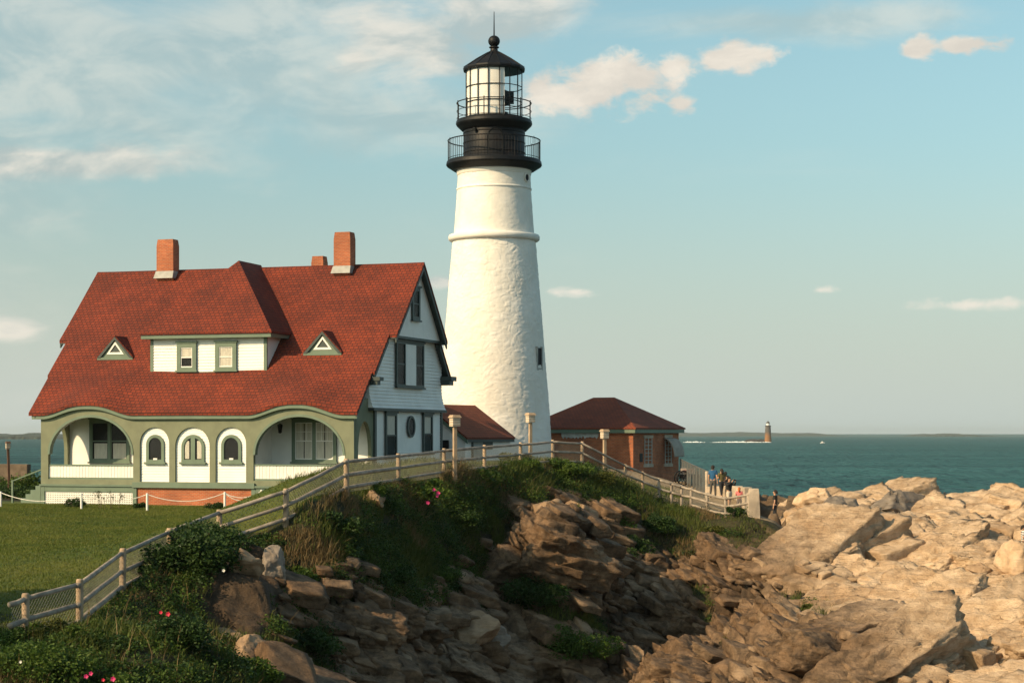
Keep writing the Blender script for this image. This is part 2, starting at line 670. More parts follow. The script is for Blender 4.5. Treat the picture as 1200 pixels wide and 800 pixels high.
CP = """
0,589,106 48,590,105 165,591,104 290,593,102 415,595,100 0,640,70 0,690,54 150,640,68 200,625,74 300,605,80 330,600,68 -100,690,54
-100,600,90 -60,589,106 380,597,85
0,800,40 100,800,41 200,800,42.5 250,760,46 300,800,47 260,692,53 310,702,54 300,662,57 200,745,46.5 150,735,46
360,800,54.5 350,652,60 350,702,57.8 400,645,61 400,725,58.3 420,800,57 380,620,61 450,600,67.8 470,606,69.6 500,600,73.8 500,660,70.5 500,720,67.5 500,800,64 560,582,80.3 600,612,81.5 600,660,79
600,720,76 600,800,71.5 650,577,86.5 638,590,82.5 655,604,79.0 670,632,77.3 664,680,75.6 690,655,78.6 690,592,87 700,640,85 700,700,82.5 700,760,78 700,800,73 760,602,89 760,650,87 780,710,82 780,760,75 780,800,69
850,622,87.5 850,660,84.5 860,720,79 860,800,66 900,610,88 930,640,84 960,690,77 960,750,69 960,800,61
905,612,94 890,610,93 912,612,97 885,608,96 930,596,98 975,600,99 990,608,95 1000,640,88 1040,594,101 1085,596,101 1110,602,100 1150,600,99 1200,602,98 1260,597,98
1250,650,84 1060,613,94 1060,650,85 1060,700,77 1060,750,69 1060,800,61 1130,622,90 1150,682,79 1150,740,70 1200,640,86 1200,720,72 1200,800,60 1320,800,58
800,585,100 850,583,99 800,570,118 780,568,126 815,566,127 812,574,112 840,586,104 870,600,93
579,540,122 579,541,129 545,546,112 660,547,110 640,546,96 742,566,124 742,567,131 720,562,108 480,582,90 440,592,88 517,572,113 300,588,118 100,588,120 0,586,125 -100,586,122
560,545,100 600,545,120 620,545,132 700,570,136
"""
pts = []
for tok in CP.split():
    a, b, c = (float(k) for k in tok.split(','))
    p = P(a, b, c)
    pts.append((p.x, p.y, p.z))
for (t, g) in FEN:
    pts.append((t.x, t.y, g))
# sea bed and far corners (world metres)
pts += [(-60, 150, -9), (-40, 150, -11.5), (-20, 152, -11.5), (0, 152, -11.5), (6, 152, -11.5), (20, 148, -11.5), (21.5, 130, -11.5), (18, 114, -10.8),
        (25, 116, -12), (32, 114, -12), (40, 112, -12), (60, 110, -13), (44, 96, -6), (44, 80, -7), (46, 60, -9), (60, 60, -13), (60, 90, -13),
        (0, 50, -9.8), (8, 48, -9.9), (18, 48, -9.8), (30, 46, -10.5), (-6, 42, -7.4), (-8, 36, -6.2), (-16, 34, -5.2), (-30, 40, -4.6), (-40, 60, -4.3), (-45, 90, -4.0), (-50, 120, -4.2),
        (0, 34, -9.0), (20, 30, -10.5), (-30, 20, -4.0), (-60, 20, -4.0), (-75, 80, -4.0), (-75, 130, -5), (60, 20, -13), (0, 10, -8), (-90, 150, -12), (-10, 160, -12.5), (30, 160, -13), (-60, 165, -13), (60, 160, -13)]
CPA = np.array(pts)


def tps_fit(XY, z, lam=0.02):
    n = len(XY)
    d = np.linalg.norm(XY[:, None] - XY[None], axis=2)
    K = -np.sqrt(d * d + 1.0) - lam * np.eye(n)
    A = np.zeros((n + 3, n + 3))
    A[:n, :n] = K
    A[:n, n:] = np.c_[np.ones(n), XY]
    A[n:, :n] = A[:n, n:].T
    return np.linalg.solve(A, np.r_[z, 0, 0, 0])


_w = tps_fit(CPA[:, :2], CPA[:, 2])


def base_z(X, Y):
    out = np.zeros(len(X))
    for s in range(0, len(X), 40000):
        x, y = X[s:s + 40000], Y[s:s + 40000]
        d2 = (x[:, None] - CPA[None, :, 0]) ** 2 + (y[:, None] - CPA[None, :, 1]) ** 2
        K = -np.sqrt(d2 + 1.0)
        out[s:s + 40000] = K @ _w[:-3] + _w[-3] + _w[-2] * x + _w[-1] * y
    return np.maximum(out, -16)


def in_poly(px, py, poly):
    inside = np.zeros(len(px), dtype=bool)
    n = len(poly)
    for i in range(n):
        x0, y0 = poly[i]
        x1, y1 = poly[(i + 1) % n]
        c = ((y0 > py) != (y1 > py))
        with np.errstate(divide='ignore', invalid='ignore'):
            xi = (x1 - x0) * (py - y0) / (y1 - y0 + 1e-12) + x0
        inside ^= c & (px < xi)
    return inside


FXY = np.array([(t.x, t.y) for t, g in FEN])


def fence_dist(X, Y):
    """signed distance to the fence line: positive on the cliff side"""
    best = np.full(len(X), 1e9)
    sgn = np.ones(len(X))
    for i in range(len(FXY) - 1):
        a, b = FXY[i], FXY[i + 1]
        d = b - a
        L2 = (d * d).sum()
        t = np.clip(((X - a[0]) * d[0] + (Y - a[1]) * d[1]) / L2, 0, 1)
        qx, qy = a[0] + t * d[0], a[1] + t * d[1]
        dd = np.hypot(X - qx, Y - qy)
        cr = d[0] * (Y - a[1]) - d[1] * (X - a[0])
        n = dd < best
        best[n] = dd[n]
        sgn[n] = np.where(cr[n] < 0, 1, -1)
    return best * sgn


def sm(x, a, b):
    t = np.clip((x - a) / (b - a), 0, 1)
    return t * t * (3 - 2 * t)


def pix(X, Y, Z):
    return 600 + F * X / Y, HOR - F * Z / Y


# where soil and plants cover the rock, outlined on the slopes
VEG = [
    [(-60, 690), (0, 720), (93, 735), (145, 692), (200, 668), (250, 640), (300, 625), (335, 612), (406, 580), (467, 566), (520, 556), (567, 552), (640, 540), (685, 543), (733, 566), (755, 578),
     (800, 592), (850, 602), (880, 604), (892, 615), (880, 632), (850, 640), (820, 634), (800, 640), (770, 640), (750, 662), (722, 650), (700, 618), (694, 596), (668, 580), (640, 586), (610, 576), (580, 600), (560, 622), (535, 612),
     (528, 612), (500, 622), (478, 636), (446, 642), (418, 636), (385, 640), (350, 645), (330, 668), (300, 652), (270, 642), (240, 668), (236, 700), (246, 728), (300, 738), (318, 720), (330, 745), (325, 810), (-60, 820)],
    [(600, 700), (640, 692), (690, 712), (718, 730), (716, 762), (690, 782), (640, 790), (612, 770), (596, 730)],
    [(440, 640), (500, 630), (560, 640), (575, 665), (540, 690), (500, 690), (480, 720), (450, 700), (430, 665)],
    [(880, 640), (900, 622), (940, 630), (942, 658), (930, 672), (900, 672), (884, 660)],
    [(905, 690), (960, 690), (990, 716), (975, 730), (930, 715)],
    [(350, 625), (420, 592), (520, 600), (600, 598), (606, 636), (585, 668), (560, 700), (520, 706), (474, 722), (430, 700), (392, 690), (352, 662)],
    [(330, 700), (350, 690), (380, 740), (400, 800), (330, 810)],
    [(800, 690), (830, 692), (850, 720), (840, 740), (820, 720)],
]


def masks(X, Y, Z):
    """rock (0..1) and plant cover (0..1) at terrain points"""
    fd = fence_dist(X, Y)
    px, py = pix(X, Y, Z)
    n = fbm(np.stack([X * 0.9, Y * 0.9, Z * 0.9], 1), 4, 91)
    n2 = fbm(np.stack([X * 2.6, Y * 2.6, Z * 2.6], 1), 3, 95)
    jx, jy = px + n * 14 + n2 * 5, py + n2 * 8 + n * 6
    veg = np.zeros(len(X))
    for k, poly in enumerate(VEG):
        veg = np.maximum(veg, in_poly(jx, jy, poly).astype(float))
    rightmass = sm(X - (12.2 - (Y - 88) * 0.04), 0, 1.2) * (Y > 60)
    rock = np.maximum(sm(fd, 0.35, 1.8), rightmass) * (Y < 118)
    # the path and ground behind the fence end stay smooth
    path = (X > 6) & (X < 12.4) & (Y > 90) & (fd < 0.4)
    rock = np.where(path, 0, rock)
    left = sm(-X, 8.0, 11.0) * (Y < 58)
    rock = rock * (1 - 0.75 * left * (veg > 0.5))
    rock_soft = np.where(veg > 0.5, rock * 0.35, rock)
    return rock, rock_soft, veg, fd


def blocks(p, size, seed, amp, tilt, crack, cw):
    """jointed blocks: each cell shifts, leans and is cut off by thin cracks"""
    q = p / np.array(size)
    f1, f2, rnd, cen, rn2 = voro(q, seed)
    dl = (q - cen)
    g = (rnd[:, :3] - 0.5) * 2
    off = (rnd[:, 3] - 0.5) * 2 * amp + (dl * g).sum(1) * tilt
    open_ = np.clip(rnd[:, 0] * 1.6 - 0.5, 0, 1)
    cr = np.clip(1 - (f2 - f1) / cw, 0, 1) * crack * open_
    return off - cr, np.clip(1 - (f2 - f1) / (cw * 1.3), 0, 1) * open_


def joints(u, v, su, sv, seed, blend):
    """rectangular joint blocks in plan: a random number per block, eased over the joint, with the joint itself and a lean"""
    q = np.stack([u / su, v / sv, np.full(len(u), 0.5 + seed)], 1)
    f1, f2, rnd, cen, rn2 = voro(q, seed, 4.0, flat=True)
    w = np.clip((f2 - f1) * sv / blend, 0, 1)
    t = 0.5 + 0.5 * w
    val = (rnd[:, 3] * t + rn2[:, 3] * (1 - t)) * 2 - 1
    lean = ((u / su - cen[:, 0]) * (rnd[:, 0] - 0.5) + (v / sv - cen[:, 1]) * (rnd[:, 1] - 0.5)) * 2 * w
    gap = np.clip(1 - (f2 - f1) * sv / (blend * 0.9), 0, 1) * np.clip(rnd[:, 2] + rn2[:, 2] - 0.75, 0, 1)
    return val, lean, gap


def stair(b, T, w):
    k = np.floor(b / T)
    f = b / T - k
    return (k + np.clip((f - (1 - w)) / w, 0, 1)) * T


def rock_height(p, cliff):
    """bedded rock: the ground is cut back to bedding planes that dip gently right, broken by two sets of joints"""
    x, y, z = p[:, 0], p[:, 1], p[:, 2]
    dx, dy = 0.34, 0.02
    dip = -(dx * x - dy * y)
    dip = dip + fbm(p * np.array([0.10, 0.10, 0.0]), 2, 33) * 0.55
    wx, wy = fbm(p * 0.28, 2, 3) * 0.5, fbm(p * 0.28 + 7.7, 2, 5) * 0.5
    a = 0.55
    u = (x + wx) * math.cos(a) - (y + wy) * math.sin(a)
    v = (x + wx) * math.sin(a) + (y + wy) * math.cos(a)
    patch = np.clip(fbm(p * 0.22, 3, 51) * 1.5 + 0.40, 0.0, 1.0)      # broken ground here, smooth slabs there
    patch = np.maximum(patch, 0.65 * cliff)
    v1, l1, g1 = joints(u, v, 6.5, 2.6, 1, 0.30)
    v2, l2, g2 = joints(u + 3, v + 1, 2.4, 1.0, 2, 0.20)
    v3, l3, g3 = joints(v + 5, u + 2, 0.95, 0.42, 3, 0.13)
    b = z - dip + v1 * 0.62 + v2 * (0.20 + 0.16 * patch) + v3 * 0.13 * patch + fbm(p * 0.5, 3, 41) * 0.10
    ph = fbm(p * 0.12, 2, 43) * 0.6
    s = 0.50 * stair(b + ph, 1.05, 0.16) + 0.32 * stair(b + 0.7 * ph + 0.3, 0.40, 0.22) + 0.18 * stair(b + 0.1, 0.16, 0.35) - 0.82 * ph * 0 
    s = s - 0.50 * ph - 0.32 * (0.7 * ph + 0.3) - 0.018
    h = dip + s + l1 * 0.16 + l2 * 0.10 * (0.4 + patch) + l3 * 0.05 * patch
    h = h - g1 * 0.55 - g2 * 0.26 * (0.4 + 0.6 * patch) - g3 * 0.09 * patch
    h += fbm(p * 3.0, 3, 45) * (0.010 + 0.016 * patch)
    crack = np.clip(np.maximum(np.maximum(g1, g2 * 0.9), g3 * patch * 0.7), 0, 1)
    return h - z, crack


def axis(lo, f0, f1, hi, fine, coarse):
    a = list(np.arange(lo, f0, coarse))
    b = list(np.arange(f0, f1, fine))
    c = list(np.arange(f1, hi + coarse, coarse))
    return np.array(a + b + c)


GX = axis(-90, -14.0, 29.0, 62, 0.075, 1.0)
GY = axis(8, 39.5, 105.0, 166, 0.085, 1.0)
gx, gy = np.meshgrid(GX, GY)
X, Y = gx.ravel(), gy.ravel()
Z0 = base_z(X, Y)
ROCK, RSOFT, VEGM, FD = masks(X, Y, Z0)
ny, nx = gx.shape
zz = Z0.reshape(ny, nx)
dzx = np.gradient(zz, GX, axis=1)
dzy = np.gradient(zz, GY, axis=0)
N = np.stack([-dzx.ravel(), -dzy.ravel(), np.ones(len(X))], 1)
N /= np.linalg.norm(N, axis=1)[:, None]
Pm = np.stack([X, Y, Z0], 1)
act = RSOFT > 0.01
D = np.zeros(len(X))
CRK = np.zeros(len(X))
CLIFF = sm((11.5 + (88 - Y) * 0.02) - X, -3.0, 2.2)      # the broken cliff left of the pale ledges, its shade painted in
D[act], CRK[act] = rock_height(Pm[act], CLIFF[act])
D[act] -= D[act].mean()
# bigger swells of the cliff and of the bright rocks
big = fbm(Pm * np.array([0.16, 0.16, 0.2]), 3, 61) * 0.7
soil = fbm(Pm * 0.8, 4, 71) * 0.05
V = Pm + N * ((big * 0.35 - 0.1) * RSOFT)[:, None]
V[:, 2] += (D - 0.18) * RSOFT
V[:, 2] += soil * (1 - RSOFT) * np.clip(sm(FD, -1.0, 1.0) + 0.25, 0, 1)
idx = np.arange(nx * ny).reshape(ny, nx)
Fq = np.stack([idx[:-1, :-1].ravel(), idx[:-1, 1:].ravel(), idx[1:, 1:].ravel(), idx[1:, :-1].ravel()], 1)


def terrain_mat():
    m, nt, b = new_mat('headland_rock_and_soil')
    co = objco(nt)
    at = node(nt, 'ShaderNodeAttribute', attribute_name='cover')
    sep = node(nt, 'ShaderNodeSeparateColor')
    nt.links.new(at.outputs['Color'], sep.inputs[0])
    rockf, vegf, warmf = sep.outputs[0], sep.outputs[1], sep.outputs[2]
    at2 = node(nt, 'ShaderNodeAttribute', attribute_name='ground')
    sep2 = node(nt, 'ShaderNodeSeparateColor')
    nt.links.new(at2.outputs['Color'], sep2.inputs[0])
    # rock: tan with rusty patches, dark lichen, pale chips; cliff shade painted in
    n1 = noise(nt, 0.35, 8, 0.62, co, 0.5)
    n2 = noise(nt, 1.7, 8, 0.65, co, 0.3)
    n3 = noise(nt, 7.0, 6, 0.7, co)
    mp = node(nt, 'ShaderNodeMapping')
    mp.inputs['Rotation'].default_value = (R(20), R(26), 0)
    mp.inputs['Scale'].default_value = (0.5, 0.7, 5.0)
    nt.links.new(co, mp.inputs['Vector'])
    n4 = noise(nt, 1.6, 7, 0.65, mp.outputs[0], 0.6)
    vo = node(nt, 'ShaderNodeTexVoronoi')
    vo.feature = 'DISTANCE_TO_EDGE'
    vo.inputs['Scale'].default_value = 0.8
    wv = node(nt, 'ShaderNodeVectorMath', operation='ADD')
    nt.links.new(mp.outputs[0], wv.inputs[0])
    nz = node(nt, 'ShaderNodeTexNoise')
    nz.inputs['Scale'].default_value = 1.5
    nt.links.new(co, nz.inputs['Vector'])
    sc_ = node(nt, 'ShaderNodeVectorMath', operation='SCALE')
    sc_.inputs['Scale'].default_value = 0.28
    nt.links.new(nz.outputs['Color'], sc_.inputs[0])
    nt.links.new(sc_.outputs[0], wv.inputs[1])
    nt.links.new(wv.outputs[0], vo.inputs['Vector'])
    ck = node(nt, 'ShaderNodeMath', operation='MULTIPLY')
    nt.links.new(ramp(nt, vo.outputs['Distance'], 0.020, 0.003), ck.inputs[0])
    nt.links.new(ramp(nt, noise(nt, 0.55, 3, 0.5, co), 0.50, 0.62), ck.inputs[1])
    ckf = ck.outputs[0]
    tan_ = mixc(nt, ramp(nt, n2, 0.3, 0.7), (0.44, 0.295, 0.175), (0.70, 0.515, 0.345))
    cliff_shade = mixc(nt, ramp(nt, n2, 0.3, 0.7), (0.060, 0.041, 0.027), (0.265, 0.168, 0.098))  # same rock as the ledges, darkened to stand in for shade on the cliff
    rock = mixc(nt, warmf, cliff_shade, tan_)
    rock = mixc(nt, math_mul(nt, ramp(nt, n1, 0.48, 0.68), 0.5), rock, mixc(nt, warmf, (0.17, 0.095, 0.045), (0.38, 0.23, 0.12)))
    rock = mixc(nt, math_mul(nt, ramp(nt, n4, 0.50, 0.72), 0.5), rock, mixc(nt, warmf, (0.05, 0.037, 0.027), (0.20, 0.135, 0.085)))
    rock = mixc(nt, math_mul(nt, ramp(nt, n3, 0.58, 0.8), 0.35), rock, mixc(nt, warmf, (0.26, 0.19, 0.13), (0.66, 0.54, 0.42)))
    rock = mixc(nt, math_mul(nt, ckf, 0.6), rock, (0.09, 0.06, 0.04))
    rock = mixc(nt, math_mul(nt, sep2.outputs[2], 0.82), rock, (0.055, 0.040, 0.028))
    soil = mixc(nt, ramp(nt, n2, 0.35, 0.65), (0.022, 0.026, 0.011), (0.046, 0.042, 0.020))
    lawn = mixc(nt, ramp(nt, noise(nt, 0.35, 7, 0.7, co), 0.35, 0.65), (0.060, 0.098, 0.015), (0.125, 0.135, 0.024))
    lawn = mixc(nt, math_mul(nt, ramp(nt, noise(nt, 6, 4, 0.6, co), 0.45, 0.7), 0.6), lawn, (0.045, 0.062, 0.013))
    path = mixc(nt, ramp(nt, n2, 0.35, 0.65), (0.27, 0.19, 0.11), (0.40, 0.29, 0.18))
    g = mixc(nt, sep2.outputs[0], soil, lawn)
    g = mixc(nt, sep2.outputs[1], g, path)
    col = mixc(nt, rockf, g, rock)
    col = mixc(nt, vegf, col, soil)
    nt.links.new(col, b.inputs['Base Color'])
    b.inputs['Roughness'].default_value = 0.9
    b.inputs['Specular IOR Level'].default_value = 0.25
    inv_ = node(nt, 'ShaderNodeMath', operation='SUBTRACT')
    inv_.inputs[0].default_value = 1.0
    nt.links.new(ckf, inv_.inputs[1])
    p = bump(nt, inv_.outputs[0], 0.7, 0.07, None)
    p = bump(nt, n4, 0.6, 0.16, None, p)
    p = bump(nt, noise(nt, 3.2, 7, 0.7, co), 0.7, 0.22, None, p)
    bump(nt, n3, 0.6, 0.08, b, p)
    return m


def math_mul(nt, a, v):
    n = node(nt, 'ShaderNodeMath', operation='MULTIPLY')
    nt.links.new(a, n.inputs[0])
    n.inputs[1].default_value = v
    return n.outputs[0]




def slab_set(n, count, where, size, prot, nb, tilt, yaw, seed, cuts=9, rough=0.03):
    """split slabs of the bedded rock lying in the ground: boxes with broken corners and edges
    n: grid per side, where: (x0, x1, y0, y1, test), size: ranges of the three sides, prot: how far they stand out"""
    rg = np.random.default_rng(seed)
    x0, x1, y0, y1, test = where
    xs, ys = rg.uniform(x0, x1, count * 40 + 4000), rg.uniform(y0, y1, count * 40 + 4000)
    zs = gz_np(xs, ys)
    e = 0.3
    sl = np.hypot(base_z(xs + e, ys) - base_z(xs - e, ys), base_z(xs, ys + e) - base_z(xs, ys - e)) / (2 * e)
    ok = test(xs, ys, zs) & (rg.random(len(xs)) < np.clip(0.36 + sl * 0.50, 0, 1))      # steep ground has more surface per metre of plan
    xs, ys, zs = xs[ok][:count], ys[ok][:count], zs[ok][:count]
    B = len(xs)
    lin = np.linspace(-1, 1, n)
    vs, ids, fs = [], {}, []
    for ax in range(3):
        for sg in (-1, 1):
            loc_ = {}
            for i in range(n):
                for j in range(n):
                    c = [0, 0, 0]
                    c[ax] = sg * (n - 1) if sg > 0 else 0
                    c[(ax + 1) % 3], c[(ax + 2) % 3] = i, j
                    t = tuple(c)
                    if t not in ids:
                        ids[t] = len(vs)
                        vs.append([lin[k] for k in t])
                    loc_[i, j] = ids[t]
            for i in range(n - 1):
                for j in range(n - 1):
                    q = (loc_[i, j], loc_[i + 1, j], loc_[i + 1, j + 1], loc_[i, j + 1])
                    fs.append(q if sg > 0 else q[::-1])
    U = np.array(vs)
    fs = np.array(fs)
    p = np.repeat(U[None], B, 0)
    for k in range(cuts):
        nn = rg.normal(size=(B, 3)) * np.array([1.0, 1.0, 0.75])
        nn = np.sign(nn) * np.abs(nn) ** 0.5
        nn /= np.linalg.norm(nn, axis=1)[:, None]
        sup = np.abs(nn).sum(1)                    # reach of the box in this direction
        d = sup * rg.uniform(0.70, 0.96, B)
        s = np.einsum('bvk,bk->bv', p, nn)
        over = np.clip(s - d[:, None], 0, None)
        p = p - nn[:, None, :] * over[:, :, None]
    S = np.stack([rg.uniform(a, b, B) for a, b in size], 1)
    sc = np.clip(rg.lognormal(0, 0.26, B), 0.6, 1.45)
    S = S * sc[:, None] * 0.5
    p = p * S[:, None, :]
    p[:, :, 0] += p[:, :, 2] * rg.normal(0, 0.28, B)[:, None]
    p[:, :, 1] += p[:, :, 2] * rg.normal(0, 0.28, B)[:, None]
    # frame: bedding normal with a lean of its own, joints turned by yaw
    nrm = np.array(nb)[None] + rg.normal(0, tilt, (B, 3))
    nrm /= np.linalg.norm(nrm, axis=1)[:, None]
    ya = rg.choice(np.array(yaw), B) + rg.normal(0, 0.11, B)
    e = np.stack([np.cos(ya), np.sin(ya), np.zeros(B)], 1)
    e -= nrm * (e * nrm).sum(1)[:, None]
    e /= np.linalg.norm(e, axis=1)[:, None]
    f = np.cross(nrm, e)
    Rm = np.stack([e, f, nrm], 2)
    w = np.einsum('bij,bvj->bvi', Rm, p)
    pr = rg.uniform(prot[0], prot[1], B) * sc - 0.55 * sm(ys, 85.0, 93.0) * (S[:, 2] > 0.4)
    cen = np.stack([xs, ys, zs], 1) + nrm * (pr - S[:, 2])[:, None]
    w = w + cen[:, None, :]
    Wf = w.reshape(-1, 3)
    if n >= 15:
        # crisp secondary fracture of the big blocks
        out = Wf - np.repeat(cen, len(U), 0)
        out /= np.linalg.norm(out, axis=1)[:, None] + 1e-6
        q1, c1 = blocks(Wf, (1.3, 0.8, 0.42), seed + 40, 0.10, 0.10, 0.16, 0.10)
        q2, c2 = blocks(Wf + 3.3, (0.55, 0.36, 0.2), seed + 41, 0.045, 0.05, 0.07, 0.14)
        Wf = Wf + out * (q1 + q2)[:, None]
    if rough:
        Wf = Wf + np.stack([fbm(Wf * 2.4, 4, seed, 0.6), fbm(Wf * 2.4 + 5, 4, seed + 1, 0.6), fbm(Wf * 2.4 + 9, 4, seed + 2, 0.6)], 1) * rough
        # thin partings along the beds
        b_ = (Wf @ (np.array(nb) / np.linalg.norm(nb))) / 0.21 + fbm(Wf * 0.6, 2, seed + 7) * 1.2
        gr = np.clip(1 - np.abs(b_ - np.round(b_)) / 0.16, 0, 1) * rough * 0.9
        Wf = Wf - (Wf - np.repeat(cen, len(U), 0)) / (np.linalg.norm(Wf - np.repeat(cen, len(U), 0), axis=1)[:, None] + 1e-6) * gr[:, None]
    Ff = (fs[None] + (np.arange(B) * len(U))[:, None, None]).reshape(-1, 4)
    tone = np.repeat(rg.normal(0, 0.16, B), len(U))
    return Wf, Ff, tone


ZD = V[:, 2].reshape(ny, nx)


def gz_np(x, y):
    i = np.clip(np.searchsorted(GY, y) - 1, 0, ny - 2)
    j = np.clip(np.searchsorted(GX, x) - 1, 0, nx - 2)
    ty = (y - GY[i]) / (GY[i + 1] - GY[i])
    tx = (x - GX[j]) / (GX[j + 1] - GX[j])
    return (ZD[i, j] * (1 - tx) + ZD[i, j + 1] * tx) * (1 - ty) + (ZD[i + 1, j] * (1 - tx) + ZD[i + 1, j + 1] * tx) * ty


def test_for(side, clump=None, lo=0.0, margin=0.9):
    def t(x, y, z):
        zb = base_z(x, y)
        r1, r2, vg, fd = masks(x, y, zb)
        cl = sm((11.5 + (88 - y) * 0.02) - x, -3.0, 2.2)
        px, py = pix(x, y, z)
        ok = (r1 > (0.3 if side == 'peek' else 0.7)) & ((vg < 0.5) | (side == 'peek')) & ((fd > margin) | (x > 12.8)) & (py < 860) & (px < 1290) & (px > 215) & (z > SEA)
        ok &= (px > 368) | ((px > 325) & (fd > 2.6))
        ok &= (cl < 0.6) if side == 'right' else (cl > 0.5)
        if side == 'peek':
            ok &= (vg > 0.5) & (px > 345) & (px < 790) & (py > 596)
        ok &= ~((px < 938) & (px > 866) & (y > 83))
        if clump is not None:
            ok &= fbm(np.stack([x, y, z], 1) * clump, 3, 801) > lo
        return ok
    return t


RB_, CB_ = (7, 30, 57, 106), (-11, 18, 44, 98)
SLABS = [
    slab_set(25, 105, RB_ + (test_for('right'),), ((3.0, 5.4), (1.6, 2.9), (1.2, 1.9)), (0.34, 0.95), (-0.18, -0.32, 0.93), 0.10, (0.5, 0.7, -0.85), 907, 7, 0.06),
    slab_set(11, 850, RB_ + (test_for('right'),), ((1.0, 2.6), (0.55, 1.3), (0.45, 1.0)), (0.12, 0.48), (-0.16, -0.30, 0.93), 0.10, (0.55, -0.9), 902, 6, 0.035),
    slab_set(6, 2600, RB_ + (test_for('right', 0.20, -0.35),), ((0.35, 1.0), (0.2, 0.55), (0.16, 0.42)), (0.05, 0.26), (-0.14, -0.28, 0.93), 0.13, (0.55, -0.9), 903, 5, 0.0),
    slab_set(23, 80, CB_ + (test_for('cliff', None, 0, 2.0),), ((1.7, 3.4), (1.1, 2.0), (0.8, 1.4)), (0.25, 0.70), (0.36, -0.16, 0.90), 0.08, (0.35, -1.15), 911, 8, 0.065),
    slab_set(9, 1100, CB_ + (test_for('cliff', None, 0, 1.4),), ((0.8, 2.0), (0.5, 1.2), (0.16, 0.45)), (0.08, 0.38), (0.38, -0.14, 0.90), 0.085, (0.35, -1.2), 912, 6, 0.035),
    slab_set(9, 210, CB_ + (test_for('peek', 0.45, 0.02, 2.0),), ((0.7, 1.7), (0.5, 1.0), (0.3, 0.6)), (0.25, 0.60), (0.38, -0.14, 0.90), 0.10, (0.35, -1.2), 921, 6, 0.035),
    slab_set(5, 600, CB_ + (test_for('peek', 0.45, -0.02, 1.8),), ((0.3, 0.8), (0.2, 0.5), (0.15, 0.3)), (0.18, 0.40), (0.38, -0.14, 0.90), 0.14, (0.35, -1.2), 922, 5, 0.0),
    slab_set(5, 5200, CB_ + (test_for('cliff', None, 0, 1.0),), ((0.25, 0.80), (0.14, 0.42), (0.05, 0.17)), (0.03, 0.18), (0.38, -0.12, 0.90), 0.12, (0.35, -1.2), 913, 5, 0.0),
]
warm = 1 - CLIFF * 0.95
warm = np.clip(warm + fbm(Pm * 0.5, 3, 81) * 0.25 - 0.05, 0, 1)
warm = np.clip(warm - 0.45 * ROCK, 0, 1)          # ground painted darker, as shade in the gaps between the slabs
NB0 = len(V)
VA, FA, WA = [V], [Fq], [warm]
for Wf, Ff, tone in SLABS:
    FA.append(Ff + sum(len(k) for k in VA))
    VA.append(Wf)
    cl = sm((11.5 + (88 - Wf[:, 1]) * 0.02) - Wf[:, 0], -3.0, 2.2)
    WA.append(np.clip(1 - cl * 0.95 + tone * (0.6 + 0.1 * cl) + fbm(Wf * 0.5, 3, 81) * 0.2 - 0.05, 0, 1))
VA, FA, WA = np.concatenate(VA), np.concatenate(FA), np.concatenate(WA)
M['terrain'] = terrain_mat()
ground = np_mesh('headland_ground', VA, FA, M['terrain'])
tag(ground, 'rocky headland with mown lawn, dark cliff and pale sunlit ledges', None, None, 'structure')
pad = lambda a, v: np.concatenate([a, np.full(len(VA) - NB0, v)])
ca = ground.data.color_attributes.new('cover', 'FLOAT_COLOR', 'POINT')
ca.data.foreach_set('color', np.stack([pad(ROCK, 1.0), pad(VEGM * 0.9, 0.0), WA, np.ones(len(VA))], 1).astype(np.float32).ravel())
lawn_m = (FD < 0.2).astype(float) * (Y < 111) * (X < -3) + 0
gpath = sm(X, 3.0, 5.0) * (FD < 0.4) * (Y > 88) * (Y < 130)
gpath = np.maximum(gpath, (X < -26) * sm(-np.abs(Y - 108), -2.0, -1.2) * 0)
cb = ground.data.color_attributes.new('ground', 'FLOAT_COLOR', 'POINT')
cb.data.foreach_set('color', np.stack([pad(lawn_m, 0), pad(gpath, 0), pad(np.maximum(CRK, ROCK * (0.78 + 0.1 * CLIFF) * (VEGM < 0.5)), 0), np.ones(len(VA))], 1).astype(np.float32).ravel())  # joint darkness, plus gap shade painted onto the rock ground between slabs

ZD = V[:, 2].reshape(ny, nx)      # displaced heights, near enough for standing things on


def gz(x, y):
    """height of the finished ground at a point"""
    i = int(np.clip(np.searchsorted(GY, y) - 1, 0, ny - 2))
    j = int(np.clip(np.searchsorted(GX, x) - 1, 0, nx - 2))
    ty = (y - GY[i]) / (GY[i + 1] - GY[i])
    tx = (x - GX[j]) / (GX[j + 1] - GX[j])
    return float((ZD[i, j] * (1 - tx) + ZD[i, j + 1] * tx) * (1 - ty) + (ZD[i + 1, j] * (1 - tx) + ZD[i + 1, j + 1] * tx) * ty)


def gz_np(x, y):
    i = np.clip(np.searchsorted(GY, y) - 1, 0, ny - 2)
    j = np.clip(np.searchsorted(GX, x) - 1, 0, nx - 2)
    ty = (y - GY[i]) / (GY[i + 1] - GY[i])
    tx = (x - GX[j]) / (GX[j + 1] - GX[j])
    return (ZD[i, j] * (1 - tx) + ZD[i, j + 1] * tx) * (1 - ty) + (ZD[i + 1, j] * (1 - tx) + ZD[i + 1, j + 1] * tx) * ty


